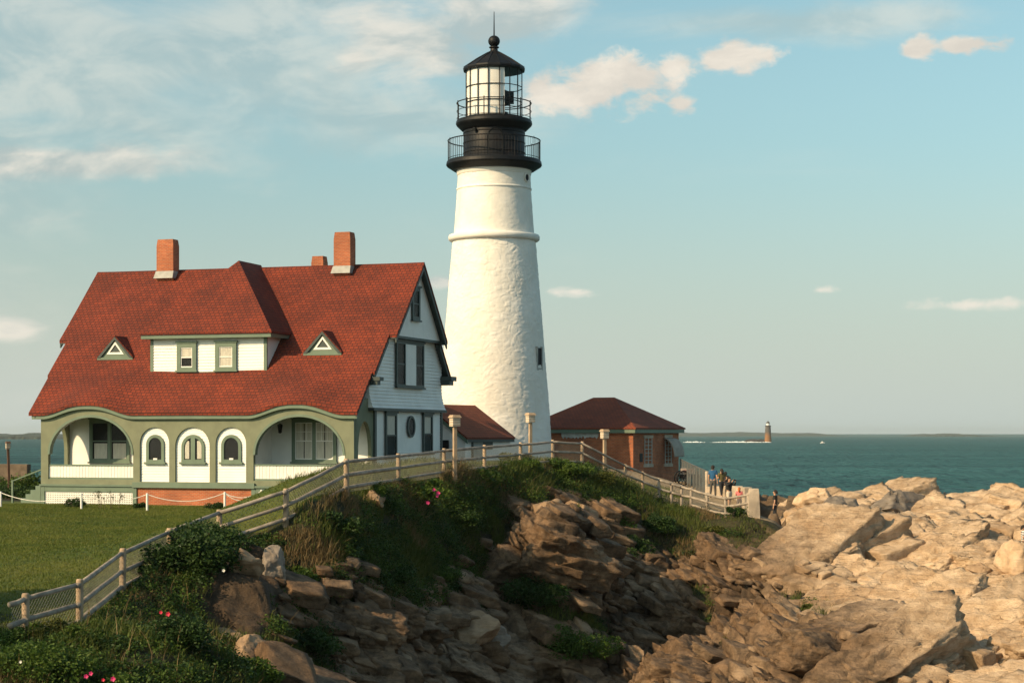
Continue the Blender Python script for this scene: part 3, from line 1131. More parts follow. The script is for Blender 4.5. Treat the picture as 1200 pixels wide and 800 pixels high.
# ------------------------------------------------------------------ the sea
def sea_mat():
    m, nt, b = new_mat('sea_water')
    b.inputs['Base Color'].default_value = (0.008, 0.050, 0.058, 1)
    b.inputs['Roughness'].default_value = 0.28
    b.inputs['IOR'].default_value = 1.33
    co = objco(nt, (1.0, 0.28, 1.0))
    b.inputs['Specular IOR Level'].default_value = 0.26
    n0 = noise(nt, 0.012, 9, 0.72, objco(nt, (0.25, 1.0, 1.0)))
    col = mixc(nt, ramp(nt, n0, 0.35, 0.65), (0.003, 0.034, 0.032), (0.010, 0.078, 0.068))
    nt.links.new(col, b.inputs['Base Color'])
    p = bump(nt, noise(nt, 0.05, 3, 0.6, co), 1.0, 14.0, None)
    p = bump(nt, noise(nt, 0.20, 4, 0.65, co), 1.0, 6.0, None, p)
    p = bump(nt, noise(nt, 0.9, 4, 0.6, co), 0.9, 0.5, b, p)
    # light coming back out of the water body
    df = node(nt, 'ShaderNodeBsdfDiffuse')
    df.inputs['Roughness'].default_value = 0.6
    nt.links.new(mixc(nt, ramp(nt, n0, 0.36, 0.62), (0.017, 0.067, 0.077), (0.033, 0.110, 0.122)), df.inputs['Color'])
    nt.links.new(p, df.inputs['Normal'])
    mx = node(nt, 'ShaderNodeMixShader')
    mx.inputs[0].default_value = 0.24
    nt.links.new(df.outputs[0], mx.inputs[1])
    nt.links.new(b.outputs[0], mx.inputs[2])
    nt.links.new(mx.outputs[0], nt.nodes['Material Output'].inputs['Surface'])
    return m


M['sea'] = sea_mat()
mb = MB()
mb.add([(-40000, 60, SEA), (40000, 60, SEA), (40000, 60000, SEA), (-40000, 60000, SEA)], [(0, 1, 2, 3)])
mb.add([(-40000, -500, SEA), (40000, -500, SEA), (40000, 60, SEA), (-40000, 60, SEA)], [(0, 1, 2, 3)])
tag(mb.build('sea', M['sea']), 'teal sea with short choppy waves to the horizon', None, None, 'structure')
# ------------------------------------------------------------------ the keeper's house
TH = R(18)
HX, HY = -8.41, 100.0
HOUSE_Z = -3.9
house = thing('keepers_house', 'white and sage green house with a red shingle roof, porch arches and brick chimneys', 'house', (HX, HY, HOUSE_Z), -TH)


def hx(px, v=0.0):
    """local x (0 at the right corner, negative to the left) of the column px on the plane y = v"""
    q = (px - 600) / F
    A = HX + math.sin(TH) * v
    B = HY + math.cos(TH) * v
    # X = A + cos x ; Y = B - sin x
    return (q * B - A) / (math.cos(TH) + q * math.sin(TH))


def hv(px, x=0.0):
    """local y of the column px on the plane local x = x"""
    q = (px - 600) / F
    A = HX + math.cos(TH) * x
    B = HY - math.sin(TH) * x
    return (q * B - A) / (math.sin(TH) - q * math.cos(TH))


def hz_(py, x, v):
    Y = HY - math.sin(TH) * x + math.cos(TH) * v
    return (HOR - py) / F * Y - HOUSE_Z


XL = -19.1           # left end wall
VB = 13.4            # rear wall
VP = 2.7             # porch back wall
ZF = 1.12            # porch floor
ZE = 4.98            # flat eave line
VR, ZR = 8.35, 13.72 # ridge


def rz_front(v):
    return ZR - (VR - v) * 1.005


def rz_back(v):
    return ZR - (v - VR) * 1.12


# arches of the porches measured along the front
AL0, AL1 = hx(56.5), hx(156)
AR0, AR1 = hx(297), hx(404)
ZA = 4.93            # arch crown


def eyebrow(x):
    """how far the eave swells over the porch arches"""
    o = 0.0
    for (a, b) in ((hx(62), hx(146)), (hx(303), hx(392))):
        c, w = (a + b) / 2, (b - a) / 2 * 1.28
        t = abs(x - c) / w
        if t < 1:
            o = max(o, 0.56 * (math.cos(PI * t ** 1.25) * 0.5 + 0.5))
    return o


def siding(mb, poly, y_of, axis='x', step=0.145, lip=0.022, holes=()):
    """lapped clapboards over a convex outline poly (along, z); each board is a wedge"""
    z0 = min(p[1] for p in poly)
    z1 = max(p[1] for p in poly)

    def span(z):
        xs = []
        n = len(poly)
        for i in range(n):
            (xa, za), (xb, zb) = poly[i], poly[(i + 1) % n]
            if (za <= z < zb) or (zb <= z < za):
                xs.append(xa + (xb - xa) * (z - za) / (zb - za))
        return (min(xs), max(xs)) if len(xs) >= 2 else None
    z = z0
    while z < z1 - 0.01:
        zt = min(z + step, z1)
        sa, sb = span(z + 0.003), span(zt - 0.003)
        if sa and sb:
            def pt(a, d, zz):
                return Vector((a, y_of - d, zz)) if axis == 'x' else Vector((y_of + d, a, zz))
            mb.hexa([pt(sa[0], 0, z), pt(sa[1], 0, z), pt(sa[1], lip, z), pt(sa[0], lip, z)],
                    [pt(sb[0], 0, zt), pt(sb[1], 0, zt), pt(sb[1], 0.004, zt), pt(sb[0], 0.004, zt)])
        z += step


# --- core of the house (dark inside), kept behind the skins
mb = MB()
mb.bb(XL + 0.05, -0.05, VP + 0.45, VB - 0.1, 0.0, 6.8)
mb.bb(AL1 + 0.25, AR0 - 0.25, 0.5, VP + 0.5, 0.0, 5.4)
# gable body under the roof
xs0, xs1 = XL + 0.05, -0.05
mb.hexa([(xs0, VP + 0.45, 6.8), (xs1, VP + 0.45, 6.8), (xs1, VB - 0.1, 6.8), (xs0, VB - 0.1, 6.8)],
        [(xs0, VR - 0.2, ZR - 0.5), (xs1, VR - 0.2, ZR - 0.5), (xs1, VR + 0.2, ZR - 0.5), (xs0, VR + 0.2, ZR - 0.5)])
mb.build('house_core', M['dark'], house)

# --- green front wall with its openings
top = []
n = 90
for i in range(n + 1):
    x = -0.02 + (XL + 0.02) * i / n
    top.append((x, ZE + 0.02 + eyebrow(x) * 0.95))
panels = []
for a, b, w0, w1 in ((163.7, 198.2, 170.7, 191.7), (205.2, 245.6, 212, 239), (252.5, 288.3, 258.6, 282.0)):
    panels.append((hx(a), hx(b), hx(w0), hx(w1)))
PB = 1.25            # foot of the arched panels
outer = [(XL, ZF - 0.05), (-0.0, ZF - 0.05)] + top
holes = [arch(AL0, AL1, ZF + 0.24, 2.75, ZA), arch(AR0, AR1, ZF + 0.24, 2.75, ZA)]
for (a, b, w0, w1) in panels:
    zt = hz_(500.4, a, 0)
    holes.append(arch(a, b, PB, zt - (b - a) / 2, zt))
mb = MB()
mb.plate(outer, holes, 0.0, 0.24)
# right and left porch ends with an arch each
for x in (0.0, XL):
    mm = Matrix.Translation((x, 0, 0)) @ Matrix.Rotation(PI / 2, 4, 'Z')
    o2 = [(0.25, ZF - 0.05), (VP + 0.1, ZF - 0.05), (VP + 0.1, ZE + 0.9), (0.9, ZE + 0.75), (0.25, ZE)]
    mb.plate(o2, [arch(0.55, VP - 0.25, ZF + 0.02, 2.9, ZA - 0.35)], -0.0 if x == XL else 0.0, -0.22 if x == XL else 0.22, mm)
wall = mb.build('front_wall', M['sage'], house, fix=True)
# shingle courses on the wall: shallow lines
# --- archivolt trim round the porch arches
for (a, b) in ((AL0, AL1), (AR0, AR1)):
    mb = MB()
    ro = arch(a - 0.02, b + 0.02, ZF + 0.24, 2.75, ZA + 0.02, 26)[2:]
    ri = arch(a + 0.10, b - 0.10, ZF + 0.24, 2.75, ZA - 0.12, 26)[2:]
    for i in range(len(ro) - 1):
        mb.hexa([(ro[i][0], -0.035, ro[i][1]), (ro[i + 1][0], -0.035, ro[i + 1][1]), (ri[i + 1][0], -0.035, ri[i + 1][1]), (ri[i][0], -0.035, ri[i][1])],
                [(ro[i][0], 0.28, ro[i][1]), (ro[i + 1][0], 0.28, ro[i + 1][1]), (ri[i + 1][0], 0.28, ri[i + 1][1]), (ri[i][0], 0.28, ri[i][1])])
    mb.build('arch_trim', M['green'], house, fix=True)

# --- white clapboard panels in the arches, each with an arched window
for k, (a, b, w0, w1) in enumerate(panels):
    zt = hz_(500.4, a, 0)
    mb = MB()
    zs = zt - (b - a) / 2
    poly = arch(a - 0.02, b + 0.02, PB - 0.02, zs, zt + 0.02, 30)
    siding(mb, poly, 0.14, 'x', 0.15, 0.03)
    mb.plate(arch(a - 0.03, b + 0.03, PB - 0.03, zs, zt + 0.03), [], 0.14, 0.2)
    mb.build('arched_panel', M['white'], house, fix=True)
    wz0, wz1 = hz_(541.5, a, 0), hz_(509.0, a, 0)
    wsp = wz1 - (w1 - w0) / 2
    win = MB()
    fr = 0.17
    win.plate(arch(w0, w1, wz0, wsp, wz1), [arch(w0 + fr, w1 - fr, wz0 + 0.16, wsp, wz1 - fr)], 0.04, 0.16)
    win.bb(w0 - 0.10, w1 + 0.10, -0.03, 0.16, wz0 - 0.10, wz0 + 0.02)
    if k == 1:
        win.bb((w0 + w1) / 2 - 0.13, (w0 + w1) / 2 + 0.13, 0.05, 0.15, wz0 + 0.1, wz1 - 0.1)
    f = win.build('arched_window', M['green'], house, fix=True)
    g = MB()
    g.plate(arch(w0 + 0.1, w1 - 0.1, wz0 + 0.08, wsp, wz1 - 0.1), [], 0.075, 0.08)
    g.build('pane', M['glass'], f, fix=True)
    d = MB()
    d.plate(arch(w0 + 0.08, w1 - 0.08, wz0 + 0.06, wsp, wz1 - 0.08), [], 0.104, 0.112)
    d.build('dark_room', M['dark'], f, fix=True)
    c = MB()
    if k == 1:
        c.bb(w0 + 0.2, w0 + 0.46, 0.088, 0.096, wz0 + 0.2, wz1 - 0.35)
        c.bb(w1 - 0.46, w1 - 0.2, 0.088, 0.096, wz0 + 0.2, wz1 - 0.35)
        c.build('curtain', M['curtain'], f)
    else:
        c.bb((w0 + w1) / 2 - 0.1, (w0 + w1) / 2 + 0.14, 0.02, 0.05, wz0 + 0.14, wz0 + 0.24)
        c.build('window_tag', M['white'], f)

# --- base: sill beam, brick under the middle, lattice under the porches
mb = MB()
mb.bb(XL - 0.06, AL1 + 0.12, -0.10, 0.3, ZF - 0.16, ZF - 0.052)
mb.bb(AL1 + 0.0, AR0 + 0.1, -0.12, 0.3, ZF - 0.20, ZF + 0.10)
mb.bb(AR0 + 0.102, 0.06, -0.10, 0.3, ZF - 0.16, ZF - 0.052)
mb.bb(XL - 0.0, XL + 0.24, -0.03, 0.24, -0.4, ZF - 0.16)
mb.bb(-0.24, 0.0, -0.03, 0.24, -0.4, ZF - 0.16)
mb.bb(AL1 - 0.02, AL1 + 0.22, -0.03, 0.24, -0.4, ZF - 0.2)
mb.bb(AR0 - 0.12, AR0 + 0.12, -0.03, 0.24, -0.4, ZF - 0.2)
mb.bb(XL + 0.24, AL1 - 0.02, -0.02, 0.2, ZF - 0.46, ZF - 0.16)
mb.bb(AR0 + 0.12, -0.24, -0.02, 0.2, ZF - 0.46, ZF - 0.16)
mb.build('sill_beam', M['green'], house)
mb = MB()
mb.bb(AL1 + 0.22, AR0 - 0.12, 0.05, 0.35, -0.6, ZF - 0.2)
mb.build('brick_foundation', M['brick'], house)
mb = MB()
for (a, b) in ((XL + 0.24, AL1 - 0.02), (AR0 + 0.12, -0.24)):
    mb = MB()
    mb.bb(a, b, 0.045, 0.07, -0.3, -0.12)
    mb.bb(a, b, 0.045, 0.07, ZF - 0.54, ZF - 0.46)
    z0, z1 = -0.12, ZF - 0.54
    nx_ = int((b - a) / 0.11)
    for i in range(nx_):
        x = a + (i + 0.5) * (b - a) / nx_
        mb.bb(x - 0.03, x + 0.03, 0.05, 0.062, z0, z1)
    for i in range(6):
        z = z0 + (i + 0.5) * (z1 - z0) / 6
        mb.bb(a, b, 0.040, 0.049, z - 0.03, z + 0.03)
    mb.build('lattice', M['white'], house)
mb = MB()
mb.bb(XL + 0.1, -0.1, 0.25, VP + 0.4, -0.4, ZF - 0.2)
mb.build('crawl_space', M['dark'], house)

# --- porch floor, ceiling, inner walls
mb = MB()
mb.bb(XL + 0.02, -0.02, 0.24, VP + 0.3, ZF - 0.15, ZF)
mb.build('porch_floor', M['flash'], house)
mb = MB()
mb.bb(XL + 0.02, -0.02, 0.26, VP + 0.3, ZA + 0.12, ZA + 0.2)
mb.build('porch_ceiling', M['sage'], house)
mb = MB()
siding(mb, rect(XL + 0.02, AL1 + 0.3, ZF, ZA + 0.12), VP, 'x', 0.145)
siding(mb, rect(AR0 - 0.3, -0.02, ZF, ZA + 0.12), VP, 'x', 0.145)
siding(mb, rect(0.26, VP, ZF, ZA + 0.12), AL1 + 0.27, 'y', 0.145, -0.02)
siding(mb, rect(0.26, VP, ZF, ZA + 0.12), AR0 - 0.27, 'y', 0.145, 0.02)
mb.bb(XL + 0.02, -0.02, VP + 0.003, VP + 0.44, ZF, ZA + 0.12)
mb.bb(AL1 + 0.2, AL1 + 0.268, 0.26, VP, ZF, ZA + 0.12)
mb.bb(AR0 - 0.268, AR0 - 0.2, 0.26, VP, ZF, ZA + 0.12)
mb.build('porch_wall', M['white'], house)

# railings: boarded white fronts with a green cap and foot rail
for (a, b) in ((AL0, AL1), (AR0, AR1)):
    zt = hz_(544.5, (a + b) / 2, 0)
    rl = MB()
    nb_ = int((b - a) / 0.10)
    for i in range(nb_):
        x = a + (i + 0.5) * (b - a) / nb_
        w = (b - a) / nb_
        rl.bb(x - w * 0.43, x + w * 0.43, 0.09 + (i % 2) * 0.012, 0.14, ZF + 0.34, zt - 0.06)
    rl.bb(a, b, 0.125, 0.16, ZF + 0.34, zt - 0.06)
    r_ = rl.build('porch_railing', M['white'], house)
    cp = MB()
    cp.bb(a, b, 0.06, 0.2, zt - 0.06, zt + 0.02)
    cp.bb(a, b, 0.07, 0.18, ZF + 0.20, ZF + 0.34)
    cp.build('rail_cap', M['green'], r_)


def sash_window(x0, x1, z0, z1, y, mat, n=2, trim=0.16, cur=None, rows=2, name='window', sill=True, muntin=0, parent=None, sashmat=None):
    """double hung windows side by side in one frame on a wall facing -y"""
    fr = MB()
    w = (x1 - x0 - trim) / n
    holes = [rect(x0 + trim + i * w, x0 + (i + 1) * w, z0 + trim * 0.7, z1 - trim) for i in range(n)]
    fr.plate(rect(x0, x1, z0, z1), holes, y - 0.06, y + 0.03)
    if sill:
        fr.bb(x0 - 0.07, x1 + 0.07, y - 0.13, y + 0.03, z0 - 0.09, z0 - 0.001)
        fr.bb(x0 - 0.06, x1 + 0.06, y - 0.11, y + 0.03, z1 + 0.001, z1 + 0.11)
    f = fr.build(name, mat, parent or house, fix=True)
    sh, dk, cu = MB(), MB(), MB()
    for i in range(n):
        a, b = x0 + trim + i * w, x0 + (i + 1) * w
        c, d = z0 + trim * 0.7, z1 - trim
        ps = MB()
        ps.bb(a, b, y - 0.006, y - 0.002, c, d)
        ps.build('pane', M['glass'], f)
        dk.bb(a - 0.02, b + 0.02, y + 0.032, y + 0.036, c - 0.02, d + 0.02)
        m_ = (c + d) / 2
        sh.bb(a, b, y - 0.028, y - 0.008, m_ - 0.03, m_ + 0.03)
        sh.bb(a, b, y - 0.026, y - 0.008, d - 0.05, d)
        sh.bb(a, a + 0.045, y - 0.022, y - 0.007, m_ + 0.031, d - 0.05)
        sh.bb(b - 0.045, b, y - 0.022, y - 0.007, m_ + 0.031, d - 0.05)
        sh.bb(a, a + 0.045, y - 0.024, y - 0.008, c, m_ - 0.03)
        sh.bb(b - 0.045, b, y - 0.024, y - 0.008, c, m_ - 0.03)
        sh.bb(a, b, y - 0.026, y - 0.008, c - 0.0, c + 0.06)
        if muntin:
            for k in range(1, muntin + 1):
                xx = a + (b - a) * k / (muntin + 1)
                sh.bb(xx - 0.018, xx + 0.018, y - 0.022, y - 0.009, m_ + 0.03, d)
            zz_ = (m_ + d) / 2
            sh.bb(a, b, y - 0.024, y - 0.010, zz_ - 0.018, zz_ + 0.018)
        if cur:
            for (u0, u1, h0, h1) in cur:
                cu.bb(a + (b - a) * u0, a + (b - a) * u1, y + 0.006, y + 0.014, c + (d - c) * h0, c + (d - c) * h1)
    sh.build('sash', sashmat or mat, f)
    dk.build('dark_room', M['dark'], f)
    if cur:
        cu.build('curtain', M['curtain'], f)
    return f


# porch windows: left one wide and dark, right one with white curtains below
sash_window(hx(106, VP), hx(153, VP), hz_(541, -15, VP), 4.72, VP - 0.08, M['green'], 2, 0.17, [(0.12, 0.92, 0.03, 0.44)])
sash_window(hx(343, VP), hx(395, VP), hz_(541, -4, VP), 4.72, VP - 0.08, M['green'], 2, 0.2, [(0.03, 0.48, 0.03, 0.97), (0.54, 0.97, 0.03, 0.97)], muntin=2, sashmat=M['white'])
mb = MB()
mb.bb(hx(299, VP), hx(314.5, VP), VP - 0.08, VP - 0.025, ZF, 4.4)
dr = mb.build('porch_door', M['darkgreen'], house)
# wall lantern beside the door
mb = MB()
lx = hx(330.5, VP)
mb.lathe([(0.02, 0.30), (0.16, 0.20), (0.15, 0.16), (0.10, -0.16), (0.12, -0.18), (0.05, -0.26)], 8, (lx, VP - 0.26, hz_(502, -5, VP)))
mb.bb(lx - 0.05, lx + 0.05, VP - 0.26, VP - 0.02, hz_(502, -5, VP) + 0.1, hz_(502, -5, VP) + 0.16)
mb.build('wall_lantern', M['black'], house)

# --- right gable wall: lower storey, flared belt, upper storey, projecting peak
ZB = hz_(478.5, 0, 6)      # belt
Z2 = hz_(396, 0, 8)        # foot of the projecting peak
mb = MB()
siding(mb, rect(VP, VB, 0.1, ZB - 0.14), 0.0, 'y', 0.17, 0.042)
mb.bb(-0.3, -0.003, VP, VB, 0.0, ZB)
# upper storey: shingle skirt flaring out at its foot
v_f2 = VR - (ZR - Z2) / 1.005 + 0.25
v_b2 = VR + (ZR - Z2) / 1.12 - 0.25
poly = [(VP - 0.7, ZB + 0.0), (VB + 0.05, ZB + 0.0), (VB + 0.05, 7.1), (v_b2, Z2), (v_f2, Z2), (VP - 0.7, 6.35)]
mb2 = MB()
n_ = 0
z = ZB
zt_all = Z2
step = 0.19


def gspan(z):
    a = max(VP - 0.75, VR - (ZR - z) / 1.005 + 0.18)
    b = min(VB + 0.03, VR + (ZR - z) / 1.12 - 0.18)
    return a, b


while z < Z2 - 0.01:
    zt = min(z + step, Z2)
    fl = max(0, 1 - (z - ZB) / 1.3) ** 2 * 0.26 + 0.055
    ft = max(0, 1 - (zt - ZB) / 1.3) ** 2 * 0.26 + 0.006
    (a0, b0), (a1, b1) = gspan(z), gspan(zt)
    mb2.hexa([(-0.28, a0, z), (-0.28, b0, z), (fl, b0, z), (fl, a0, z)], [(-0.28, a1, zt), (-0.28, b1, zt), (ft, b1, zt), (ft, a1, zt)])
    z += step
mb.build('gable_wall', M['white'], house, fix=True)
mb2.build('gable_shingle_skirt', M['white'], house, fix=True)
mb = MB()
pk = [(VR - (ZR - Z2) / 1.005 + 0.22, Z2), (VR + (ZR - Z2) / 1.12 - 0.22, Z2), (VR, ZR - 0.24)]
mm = Matrix.Translation((0.45, 0, 0)) @ Matrix.Rotation(PI / 2, 4, 'Z')
mb.plate(pk, [], -0.0, 0.5, mm)
mb.build('gable_peak', M['white'], house, fix=True)
mb = MB()
mb.bb(-0.02, 0.36, VP - 0.74, VB + 0.06, ZB - 0.16, ZB - 0.002)       # belt
mb.bb(0.0, 0.50, pk[0][0] - 0.05, pk[1][0] + 0.05, Z2 - 0.14, Z2 - 0.002)   # foot of the peak
mb.bb(-0.02, 0.10, VP - 0.02, VP + 0.26, 0.0, ZB - 0.16)
mb.bb(-0.02, 0.10, VB - 0.2, VB + 0.04, 0.0, ZB - 0.16)
mb.build('belt_trim', M['darkgreen'], house)


def gable_window(v0, v1, z0, z1, x, mat, panes=1, name='gable_window', cur=False, trim=0.14):
    fr = MB()
    mm = Matrix.Translation((x, 0, 0)) @ Matrix.Rotation(PI / 2, 4, 'Z')
    w = (v1 - v0 - trim) / panes
    if panes == 1:
        holes = [rect(v0 + trim, v1 - trim, z0 + trim, z1 - trim)]
    else:
        holes = [rect(v0 + trim, v0 + trim + 0.26 * (v1 - v0), z0 + trim, z1 - trim), rect(v1 - trim - 0.26 * (v1 - v0), v1 - trim, z0 + trim, z1 - trim)]
    fr.plate(rect(v0, v1, z0, z1), holes, -0.07, 0.02, mm)
    fr.bb(x + 0.0, x + 0.14, v0 - 0.08, v1 + 0.08, z0 - 0.09, z0 - 0.001)
    fr.bb(x + 0.0, x + 0.13, v0 - 0.08, v1 + 0.08, z1 + 0.001, z1 + 0.12)
    f = fr.build(name, mat, house, fix=True)
    wh = MB()
    for h in holes:
        a, b, c, d = h[0][0], h[1][0], h[0][1], h[2][1]
        ps = MB()
        ps.bb(x + 0.018, x + 0.022, a, b, c, d)
        ps.build('pane', M['glass'], f)
        dk, sh = MB(), MB()
        dk.bb(x - 0.03, x - 0.026, a, b, c, d)
        dk.build('dark_room', M['dark'], f)
        sh.bb(x + 0.024, x + 0.05, a, b, (c + d) / 2 - 0.04, (c + d) / 2 + 0.04)
        sh.build('sash', mat, f)
        if cur:
            wh.bb(x - 0.01, x - 0.004, a + 0.1, b - 0.08, (c + d) / 2, d)
    if panes > 1:
        w2 = MB()
        a, b = holes[0][1][0], holes[1][0][0]
        siding(w2, rect(a + 0.1, b - 0.1, z0 + 0.1, z1 - 0.12), x + 0.072, 'y', 0.19, 0.012)
        w2.build('middle_panel', M['white'], f)
    if cur:
        wh.build('curtain', M['curtain'], f)
    return f


gable_window(hv(449.5), hv(462.5), hz_(536, 0, 4.5), hz_(484, 0, 4.5), 0.095, M['darkgreen'], cur=True)
gable_window(hv(493.6), hv(504.5), hz_(531, 0, 10), hz_(485.5, 0, 10), 0.095, M['darkgreen'], cur=True)
gable_window(hv(461.5), hv(493.8), hz_(453.5, 0, 8), hz_(401.5, 0, 8), 0.12, M['darkgreen'], 2)
gable_window(hv(481.5, 0.45), hv(490.5, 0.45), hz_(375.7, 0, 8.3), hz_(338, 0, 8.3), 0.50, M['darkgreen'], trim=0.2)
# oval window
mb = MB()
vc, zc_ = hv(479.6), hz_(499.6, 0, 7)
ra, rb = (hv(484.0) - hv(475.2)) / 2, 0.62
N_ = 28
oo = [(vc + ra * math.cos(2 * PI * k / N_), zc_ + rb * math.sin(2 * PI * k / N_)) for k in range(N_)]
oi = [(vc + (ra - 0.16) * math.cos(2 * PI * k / N_), zc_ + (rb - 0.13) * math.sin(2 * PI * k / N_)) for k in range(N_)]
mm = Matrix.Translation((0.095, 0, 0)) @ Matrix.Rotation(PI / 2, 4, 'Z')
mb.plate(oo, [oi], -0.07, 0.0, mm)
ov = mb.build('oval_window', M['darkgreen'], house, fix=True)
mb = MB()
mb.plate(oi, [], -0.03, -0.02, mm)
mb.build('pane', M['glass'], ov, fix=True)
mb = MB()
mb.plate(oi, [], -0.012, -0.005, mm)
mb.build('dark_room', M['dark'], ov, fix=True)

# --- the main roof: three tiers of rake overhang, front eave swelling over the arches
def roof_uv(p):
    return p[:, 0] + 0.02 * np.sin(p[:, 2] * 3), p[:, 1] * 0.709 + p[:, 2] * 0.705


def roof_uv_back(p):
    return p[:, 0], -p[:, 1] * 0.67 + p[:, 2] * 0.74


TIER = [(hx(33.5, -0.25), 0.28, -0.25, 1.9), (XL - 0.75, 0.42, 1.9, VR - (ZR - Z2) / 1.005), (XL - 1.28, 0.86, VR - (ZR - Z2) / 1.005, VR)]
TKR = Vector((0, 0, -0.17))
mb = MB()
NX = 150
for ti, (xa, xb, va, vb) in enumerate(TIER):
    g = []
    nv = max(3, int((vb - va) / 0.22))
    for i in range(nv + 1):
        v = va + (vb - va) * i / nv
        row = []
        for j in range(NX + 1):
            x = xa + (xb - xa) * j / NX
            z = rz_front(v)
            if v < 2.6:
                z += eyebrow(x) * (1 - sm(np.array([v]), -0.25, 2.6)[0])
            # slight sag and unevenness of an old roof
            z += 0.025 * math.sin(x * 0.9 + 1.3) * math.sin(v * 0.8) - 0.05 * math.sin(PI * (x - xa) / (xb - xa)) * (v / VR if v > 0 else 0)
            row.append((x, v, z))
        g.append(row)
    mb.sheet(g, TKR)
roof = mb.build('roof', M['roof'], house, uv=roof_uv)
mb = MB()
for (xa, xb, va, vb) in ((XL - 1.28, 0.86, VR + (ZR - Z2) / 1.12, VR), (XL - 0.75, 0.42, 14.0, VR + (ZR - Z2) / 1.12)):
    mb.sheet([[(xa, va, rz_back(va)), (xb, va, rz_back(va))], [(xa, vb, rz_back(vb) - 0.003), (xb, vb, rz_back(vb) - 0.003)]], TKR)
mb.build('rear_roof', M['roof'], house, uv=roof_uv_back, fix=True)
# green eave board following the swell, with a soffit
mb = MB()
xa, xb = hx(37, -0.2), 0.24
n = 130
for j in range(n):
    x0, x1 = xa + (xb - xa) * j / n, xa + (xb - xa) * (j + 1) / n
    z0, z1 = rz_front(-0.25) + eyebrow(x0) - 0.17, rz_front(-0.25) + eyebrow(x1) - 0.17
    mb.hexa([(x0, -0.19, z0 - 0.20), (x1, -0.19, z1 - 0.20), (x1, -0.19, z1), (x0, -0.19, z0)],
            [(x0, 0.05, z0 - 0.20), (x1, 0.05, z1 - 0.20), (x1, 0.05, z1 + 0.12), (x0, 0.05, z0 + 0.12)])
mb.build('eave_board', M['green'], house)
# dark rake boards and soffits of the gables
mb = MB()
for side in (1, -1):
    mb = MB()
    def rake(x_out, p, q, h=0.34, w=0.09, inn=0.5):
        p, q = Vector(p), Vector(q)
        for d, ww, hh in ((0, w, h),):
            a = [Vector((x_out, p.y, p.z - 0.12)), Vector((x_out - side * w, p.y, p.z - 0.12)), Vector((x_out - side * w, p.y, p.z - 0.12 - h)), Vector((x_out, p.y, p.z - 0.12 - h))]
            b = [k + (q - p) for k in a]
            mb.hexa(a, b)
        a = [Vector((x_out, p.y, p.z - 0.175)), Vector((x_out - side * inn, p.y, p.z - 0.175)), Vector((x_out - side * inn, p.y, p.z - 0.23)), Vector((x_out, p.y, p.z - 0.23))]
        mb.hexa(a, [k + (q - p) for k in a])
    e3 = 0.83 if side == 1 else XL - 1.25
    e2 = 0.39 if side == 1 else XL - 0.72
    e1 = 0.25 if side == 1 else XL - 0.3
    v2f, v2b = TIER[2][2], VR + (ZR - Z2) / 1.12
    rake(e3, (0, v2f, rz_front(v2f)), (0, VR, ZR))
    rake(e3, (0, v2b, rz_back(v2b)), (0, VR, ZR))
    rake(e2, (0, 1.9, rz_front(1.9)), (0, v2f, rz_front(v2f)))
    rake(e2, (0, 14.0, rz_back(14.0)), (0, v2b, rz_back(v2b)))
    rake(e1, (0, -0.2, rz_front(-0.2)), (0, 1.9, rz_front(1.9)), 0.22)
    mb.build('rake_board', M['darkgreen'], house, fix=True)
mb = MB()
# eave returns
mb = MB()
zr_ = rz_front(1.95) - 0.2
mb.bb(-0.1, 0.75, 1.75, 2.35, zr_ - 0.32, zr_ - 0.12)
mb.bb(-0.1, 0.60, 1.80, 2.25, zr_ - 0.55, zr_ - 0.321)
mb.build('eave_return', M['darkgreen'], house, fix=True)
mb = MB()
zr_ = rz_back(13.9) - 0.2
mb.bb(-0.1, 0.75, 13.2, 14.1, zr_ - 0.25, zr_ + 0.02)
mb.bb(-0.1, 0.60, 13.25, 13.95, zr_ - 0.5, zr_ - 0.251)
mb.build('eave_return', M['darkgreen'], house, fix=True)

# --- the wide hipped dormer
VD = 2.1
dx0, dx1 = hx(177, VD), hx(312.5, VD)
dz0, dz1 = 7.30, hz_(391, -9, VD)
mb = MB()
siding(mb, rect(dx0 + 0.14, dx1 - 0.14, dz0 + 0.06, dz1), VD, 'x', 0.165, 0.036)
for x, s in ((dx0, -1), (dx1, 1)):
    vt = VR - (ZR - dz1) / 1.005
    z = dz0
    while z < dz1 - 0.02:
        zt = min(z + 0.15, dz1)
        a, b = VR - (ZR - z) / 1.005 + 0.2, VR - (ZR - zt) / 1.005 + 0.2
        mb.hexa([(x - s * 0.1, VD, z), (x - s * 0.1, max(a, VD + 0.02), z), (x + s * 0.02, max(a, VD + 0.02), z), (x + s * 0.02, VD, z)],
                [(x - s * 0.1, VD, zt), (x - s * 0.1, b, zt), (x + s * 0.004, b, zt), (x + s * 0.004, VD, zt)])
        z = zt
mb.bb(dx0 + 0.1, dx1 - 0.1, VD + 0.003, VD + 0.25, dz0 - 0.3, dz1)
dorm = mb.build('dormer', M['white'], house, fix=True)
mb = MB()
mb.bb(dx0 - 0.02, dx0 + 0.16, VD - 0.05, VD + 0.06, dz0, dz1)
mb.bb(dx1 - 0.16, dx1 + 0.03, VD - 0.05, VD + 0.06, dz0, dz1)
mb.bb(dx0 - 0.06, dx1 + 0.06, VD - 0.08, VD + 0.06, dz0 - 0.08, dz0 + 0.06)
VE = 1.55
ex0, ex1 = hx(163.5, VE), hx(318, VE)
ze = hz_(388.5, -9, VE)
mb.bb(ex0 + 0.06, ex1 - 0.06, VE + 0.05, VE + 0.2, ze - 0.34, ze - 0.14)
mb.bb(ex1 - 0.2, ex1 - 0.06, VE + 0.2, 4.6, ze - 0.34, ze - 0.14)
mb.bb(ex0 + 0.06, ex0 + 0.2, VE + 0.2, 4.6, ze - 0.34, ze - 0.14)
